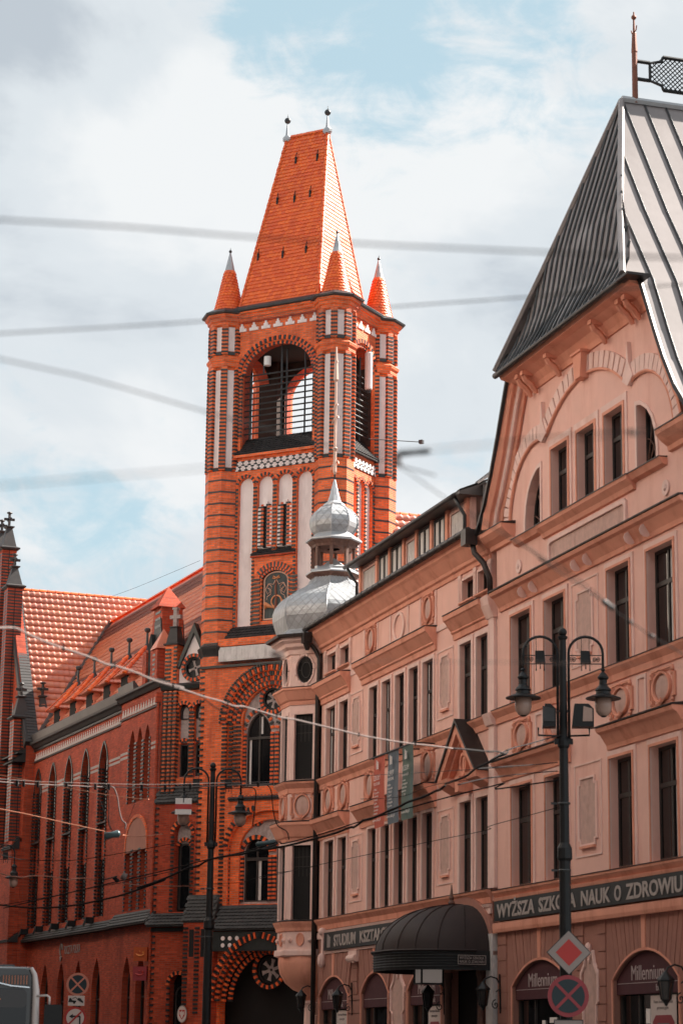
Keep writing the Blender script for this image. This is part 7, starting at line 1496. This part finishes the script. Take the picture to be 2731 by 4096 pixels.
# ------------------------------------------------------------------ street lamps
def street_lamp(lab, x, y, H, az, flood=False):
    t = thing('street_lamp', lab, 'street lamp', (x, y, 0), az, 'twin-arm street lamps')
    P_('pole', MB().lathe([(.2, 0), (.2, .6), (.13, .7), (.11, H - 4.55), (.15, H - 4.5), (.14, H - 4.3), (.095, H - 4.2), (.085, H - 2.35), (.12, H - 2.3), (.12, H - 2.2), (.08, H - 2.1), (.065, H - .18), (.09, H - .15), (.1, H - .11), (.06, H - .09)], 12), 'iron', t, smooth=False)
    P_('pole_ball', MB().ball((0, 0, H - .02), .085, 12, 8), 'iron', t, smooth=True)
    for s in (-1, 1):
        ar = [(s * .11, 0, H - 2.2), (s * .11, 0, H - .45)] + [(s * (.11 + .34 - .34 * cos(pi * k / 12)), 0, H - .45 + .34 * sin(pi * k / 12)) for k in range(1, 12)] + [(s * .79, 0, H - .45), (s * .79, 0, H - .78)]
        a = P_('lamp_arm', MB().tube(ar, .028, 7), 'iron', t, smooth=True)
        P_('scroll_bar', MB().tube([(s * .1, 0, H - .49), (s * .79, 0, H - .49)], .011, 5).tube([(s * .1, 0, H - .66), (s * .79, 0, H - .66)], .011, 5), 'iron', a)
        for cx in (.19, .66):
            for q in (-1, 1): P_('scroll', MB().tube([(s * (cx + q * .035) + .045 * (1 - k / 16) * cos(k * .8), 0, H - .575 + .055 * (1 - k / 16) * sin(k * .8)) for k in range(15)], .008, 4), 'iron', a)
        P_('switch_box', MB().prism([(s * .45 - .1, H - .4), (s * .45 + .08, H - .4), (s * .45 + .1, H - .64), (s * .45 - .1, H - .64)], -.05, .05), 'iron', a)
        P_('box_hanger', MB().tube([(s * .45 - .08, 0, H - .4), (s * .45 - .08, 0, H - .1)], .008, 4).tube([(s * .45 + .07, 0, H - .4), (s * .45 + .07, 0, H - .1)], .008, 4), 'iron', a)
        for dx in (-.08, 0, .08): P_('tassel', MB().tube([(s * .45 + dx, 0, H - .64), (s * .45 + dx, 0, H - .7 - .04 * abs(dx) * 12), (s * .45 + dx, 0, H - .76 - .04 * abs(dx) * 12)], [.007, .009, .014], 5), 'iron', a)
        lx, lz = s * .79, H - .78
        L_ = P_('lantern', MB().lathe([(.02, lz + .04), (.05, lz), (.02, lz - .03), (.05, lz - .06), (.11, lz - .14), (.11, lz - .17), (.075, lz - .2), (.08, lz - .3), (.15, lz - .38), (.16, lz - .41), (.14, lz - .43), (.15, lz - .49), (.2, lz - .5), (.35, lz - .56), (.35, lz - .58), (.17, lz - .57)], 16, lx, 0), 'iron', t, smooth=False)
        P_('globe', MB().lathe([(.165, lz - .57), (.165, lz - .74), (.15, lz - .83), (.1, lz - .9), (.05, lz - .925)], 14, lx, 0), 'globe_glass', L_, smooth=True); P_('globe_cap', MB().lathe([(.07, lz - .915), (.05, lz - .935), (.01, lz - .945)], 10, lx, 0), 'iron', L_)
    P_('collar', MB().box(-.18, -.06, H - 2.26, .18, .06, H - 2.16).box(-.14, -.03, H - 1.62, .14, .03, H - 1.59), 'iron', t)
    for z in (H - 4.75, H - 3.45): P_('clamp', MB().lathe([(.115, z), (.125, z + .02), (.115, z + .04)], 10).box(-.26, -.02, z, -.14, .02, z + .04), 'iron_grey', t)
    if flood:
        for s, x0, x1, yy in ((-1, -.42, -.16, -.1), (1, .16, .58, -.12)):
            f = P_('floodlight', MB().prism([(x0, H - 1.95), (x1, H - 1.95), (x1, H - 1.6), (x1 - .1, H - 1.5), (x0 + .05, H - 1.5)], yy - .2, yy + .15), 'iron', t); P_('flood_lens', MB().prism([(x0 + .2 * (s > 0), H - 1.85), (x1 - .03, H - 1.85), (x1 - .03, H - 1.6), (x0 + .22 * (s > 0), H - 1.55)], yy - .215, yy - .201), 'globe_glass' if s > 0 else 'iron_grey', f); P_('flood_bracket', MB().tube([(s * .1, 0, H - 2.1), (s * .5, yy, H - 2.1), (s * .5, yy, H - 1.95)], .02, 5), 'iron', f)
    return t
street_lamp('near black twin-arm street lamp with floodlights, in front of the gabled house', 4.44, 44.78, 9.87, rad(-3), True)
street_lamp('black twin-arm street lamp in front of the brick tower foot', -3.485, 63.6, 9.42, rad(-1))
street_lamp('farthest twin-arm street lamp, cut off by the left edge', -12.98, 87.1, 9.27, rad(0))
# ------------------------------------------------------------------ road signs
def disc(name, m, par, r, y, x=0, z=0, n=32, th=.006): return P_(name, MB().prism(circ(x, z, r, n=n), y - th, y), m, par)
def nostop(name, lab, loc, r, rim, blue):
    t = thing(name, lab, 'road sign', loc, 0); disc('back_plate', 'sign_grey', t, r, .01); disc('rim', rim, t, r, 0); disc('field', blue, t, r * .8, -.0065)
    for a in (pi / 4, -pi / 4): P_('cross_bar', MB().box(-r * .82, -.018 - .002 * (a > 0), -r * .075, r * .82, -.013 - .002 * (a > 0), r * .075).xf(Mx.Rotation(a, 4, 'Y')), rim, t)
    return t
nostop('no_stopping_sign', 'large dark no-stopping sign on the near lamp post, bottom right', (4.46, 44.55, 2.74), .395, 'sign_red_dull', 'sign_blue')
nostop('no_stopping_sign', 'salmon-rimmed round no-stopping sign at lower left, top of its post', (-6.58, 59.6, 3.25), .29, 'sign_salmon', 'sign_blue')
t = thing('priority_sign', 'white-edged red diamond sign on the near lamp post', 'road sign', (4.48, 44.55, 3.56), 0); dm = lambda r: [(0, -r), (r, 0), (0, r), (-r, 0)]
P_('back_plate', MB().prism(dm(.43), 0, .012), 'sign_black', t); P_('border', MB().prism(dm(.41), -.006, -.0005), 'sign_grey', t); P_('centre', MB().prism(dm(.255), -.012, -.0065), 'sign_red', t)
t = thing('plate_sign', 'small plate fixed under the no-stopping sign on the near lamp post', 'road sign', (4.46, 44.55, 2.1), 0); P_('plate', MB().box(-.28, -.01, 0, .28, 0, .2), 'sign_grey', t); P_('plate_rim', ring(rect(-.28, .28, 0, .2), rect(-.265, .265, .015, .185), -.016, -.011), 'sign_black', t)
t = thing('sign_post', 'thin grey post carrying the three signs at lower left', 'post', (-6.59, 59.66, 0), 0); P_('post', MB().tube([(0, 0, 0), (0, 0, 3.5)], .03, 8), 'iron_grey', t); P_('post_cap', MB().ball((0, 0, 3.5), .035, 8, 5), 'iron', t)
t = thing('tow_sign', 'small white tow-away plate between two round signs at lower left', 'road sign', (-6.6, 59.6, 2.84), 0); P_('plate', MB().box(-.21, -.01, -.125, .21, 0, .125), 'sign_white', t)
P_('tow_truck', MB().prism([(-.2, -.04), (0, -.04), (0, .0), (-.1, .01), (-.13, .06), (-.17, .07), (-.19, .02)], -.016, -.011).prism(circ(-.05, -.05, .03, n=12), -.016, -.011).prism([(.02, .02), (.17, -.06), (.18, -.02), (.14, .02), (.11, .06), (.05, .07)], -.016, -.011).tube([(-.1, -.013, .05), (-.02, -.013, .09), (.03, -.013, .04)], .008, 4), 'sign_black', t)
t = thing('no_left_turn_sign', 'red-rimmed no-left-turn sign at the bottom left edge of the signs', 'road sign', (-6.61, 59.6, 2.41), 0); disc('back_plate', 'sign_grey', t, .28, .01); disc('rim', 'sign_red', t, .28, 0); disc('field', 'sign_white', t, .225, -.0065)
P_('arrow', MB().prism([(.1, -.2), (.14, -.2), (.14, .03), (.12, .06), (-.06, .06), (-.06, .1), (-.16, .035), (-.06, -.02), (-.06, .015), (.1, .015)], -.019, -.013), 'sign_black', t); P_('bar', MB().box(-.22, -.024, -.022, .22, -.02, .022).xf(Mx.Rotation(-pi / 4, 4, 'Y')), 'sign_red', t)
t = thing('striped_plate', 'white square plate with red middle stripe hung before the left lamp', 'sign', (-4.24, 63.0, 8.19), 0); P_('plate', MB().box(-.225, -.008, -.225, .225, 0, .225), 'white_paint', t); P_('stripe', MB().box(-.225, -.012, -.08, .225, -.0085, .06), 'sign_red', t); P_('hanger', MB().tube([(0, .0, .225), (0, .02, .46)], .008, 4).box(-.012, -.014, .1, .012, -.0125, .225), 'iron', t)
# ------------------------------------------------------------------ bus
t = thing('bus', 'front top corner of a dark bus at the lower left edge', 'bus', (-6.33, 39.7, 0), rad(11))
bw = 1.27
def rr_box(x0, x1, z0, z1, r, n=5):
    o = []
    for cx, cz, a0 in ((x1 - r, z1 - r, 0), (x0 + r, z1 - r, pi / 2), (x0 + r, z0 + r, pi), (x1 - r, z0 + r, 3 * pi / 2)):
        o += [(cx + r * cos(a0 + pi / 2 * k / n), cz + r * sin(a0 + pi / 2 * k / n)) for k in range(n + 1)]
    return o
sec = rr_box(-bw, bw, .3, 3.0, .16)
body = MB(); vs = []; fs = []; ys = [(.0, .9), (.06, .96), (.2, .99), (.4, 1.0), (11.5, 1.0)]
for y, k in ys: vs += [(x * k, y, 1.65 + (z - 1.65) * (.97 + .03 * (k - .9) / .1)) for x, z in sec]
ns = len(sec)
for j in range(len(ys) - 1): fs += [(j * ns + i, j * ns + (i + 1) % ns, (j + 1) * ns + (i + 1) % ns, (j + 1) * ns + i) for i in range(ns)]
fs += [tuple(range(ns)), tuple((len(ys) - 1) * ns + i for i in range(ns))]
P_('body', MB().add(vs, fs), 'bus_paint', t, smooth=False)
P_('windscreen', MB().prism(rr_box(-1.08, 1.08, .95, 2.62, .12), -.03, -.002), 'glass', t); P_('destination_glass', MB().prism(rr_box(-1.08, 1.08, 2.3, 2.6, .08), -.045, -.031), 'glass_room', t)
for k in range(7): P_('led_segment', MB().box(.02 + k * .13, -.05, 2.42, .10 + k * .13, -.046, 2.44), 'led_orange', t) if k < 5 else None
P_('inner_shelf', MB().box(-.9, -.036, .98, .85, -.031, 1.85), 'sign_grey', t)
P_('corner_pillar', MB().tube([(1.14, -.01, 2.97), (1.2, .02, 2.86), (1.235, .03, 2.6), (1.245, .03, 2.0), (1.22, .03, 1.2), (1.2, .03, .5)], [.03, .045, .06, .065, .05, .04], 7), 'bus_white', t, smooth=True)
lp = P_('corner_lamp', MB().prism([(.55, 2.76), (.62, 2.83), (1.1, 2.86), (1.12, 2.66), (.85, 2.66), (.65, 2.7)], -.05, -.02), 'glass_room', t); P_('lamp_trim', MB().tube([(.6, -.05, 2.83), (.55, -.05, 2.78), (.6, -.05, 2.71), (.8, -.05, 2.665), (1.12, -.05, 2.64)], .016, 5), 'chrome', lp)
for k in range(9): P_('lamp_louvre', MB().box(.66 + k * .05, -.054, 2.69, .675 + k * .05, -.051, 2.84), 'copper_wire', lp)
mr_ = P_('mirror_arm', MB().tube([(1.25, -.02, 2.5), (1.42, -.1, 2.51), (1.46, -.12, 2.48), (1.46, -.12, 2.36)], .02, 6), 'bus_white', t, smooth=True); P_('mirror', MB().prism(rr_box(1.38, 1.68, 1.9, 2.36, .04), -.16, -.06), 'iron', mr_)
P_('roof_unit', MB().box(-1.0, .8, 2.98, .9, 2.6, 3.05).box(-.9, 3, 2.98, .9, 4.5, 3.1), 'bus_paint', t)
for sx in (-1, 1):
    for y in (1.9, 8.5): P_('wheel', MB().tube([(sx * 1.0, y, .48), (sx * 1.26, y, .48)], .48, 18), 'iron', t)
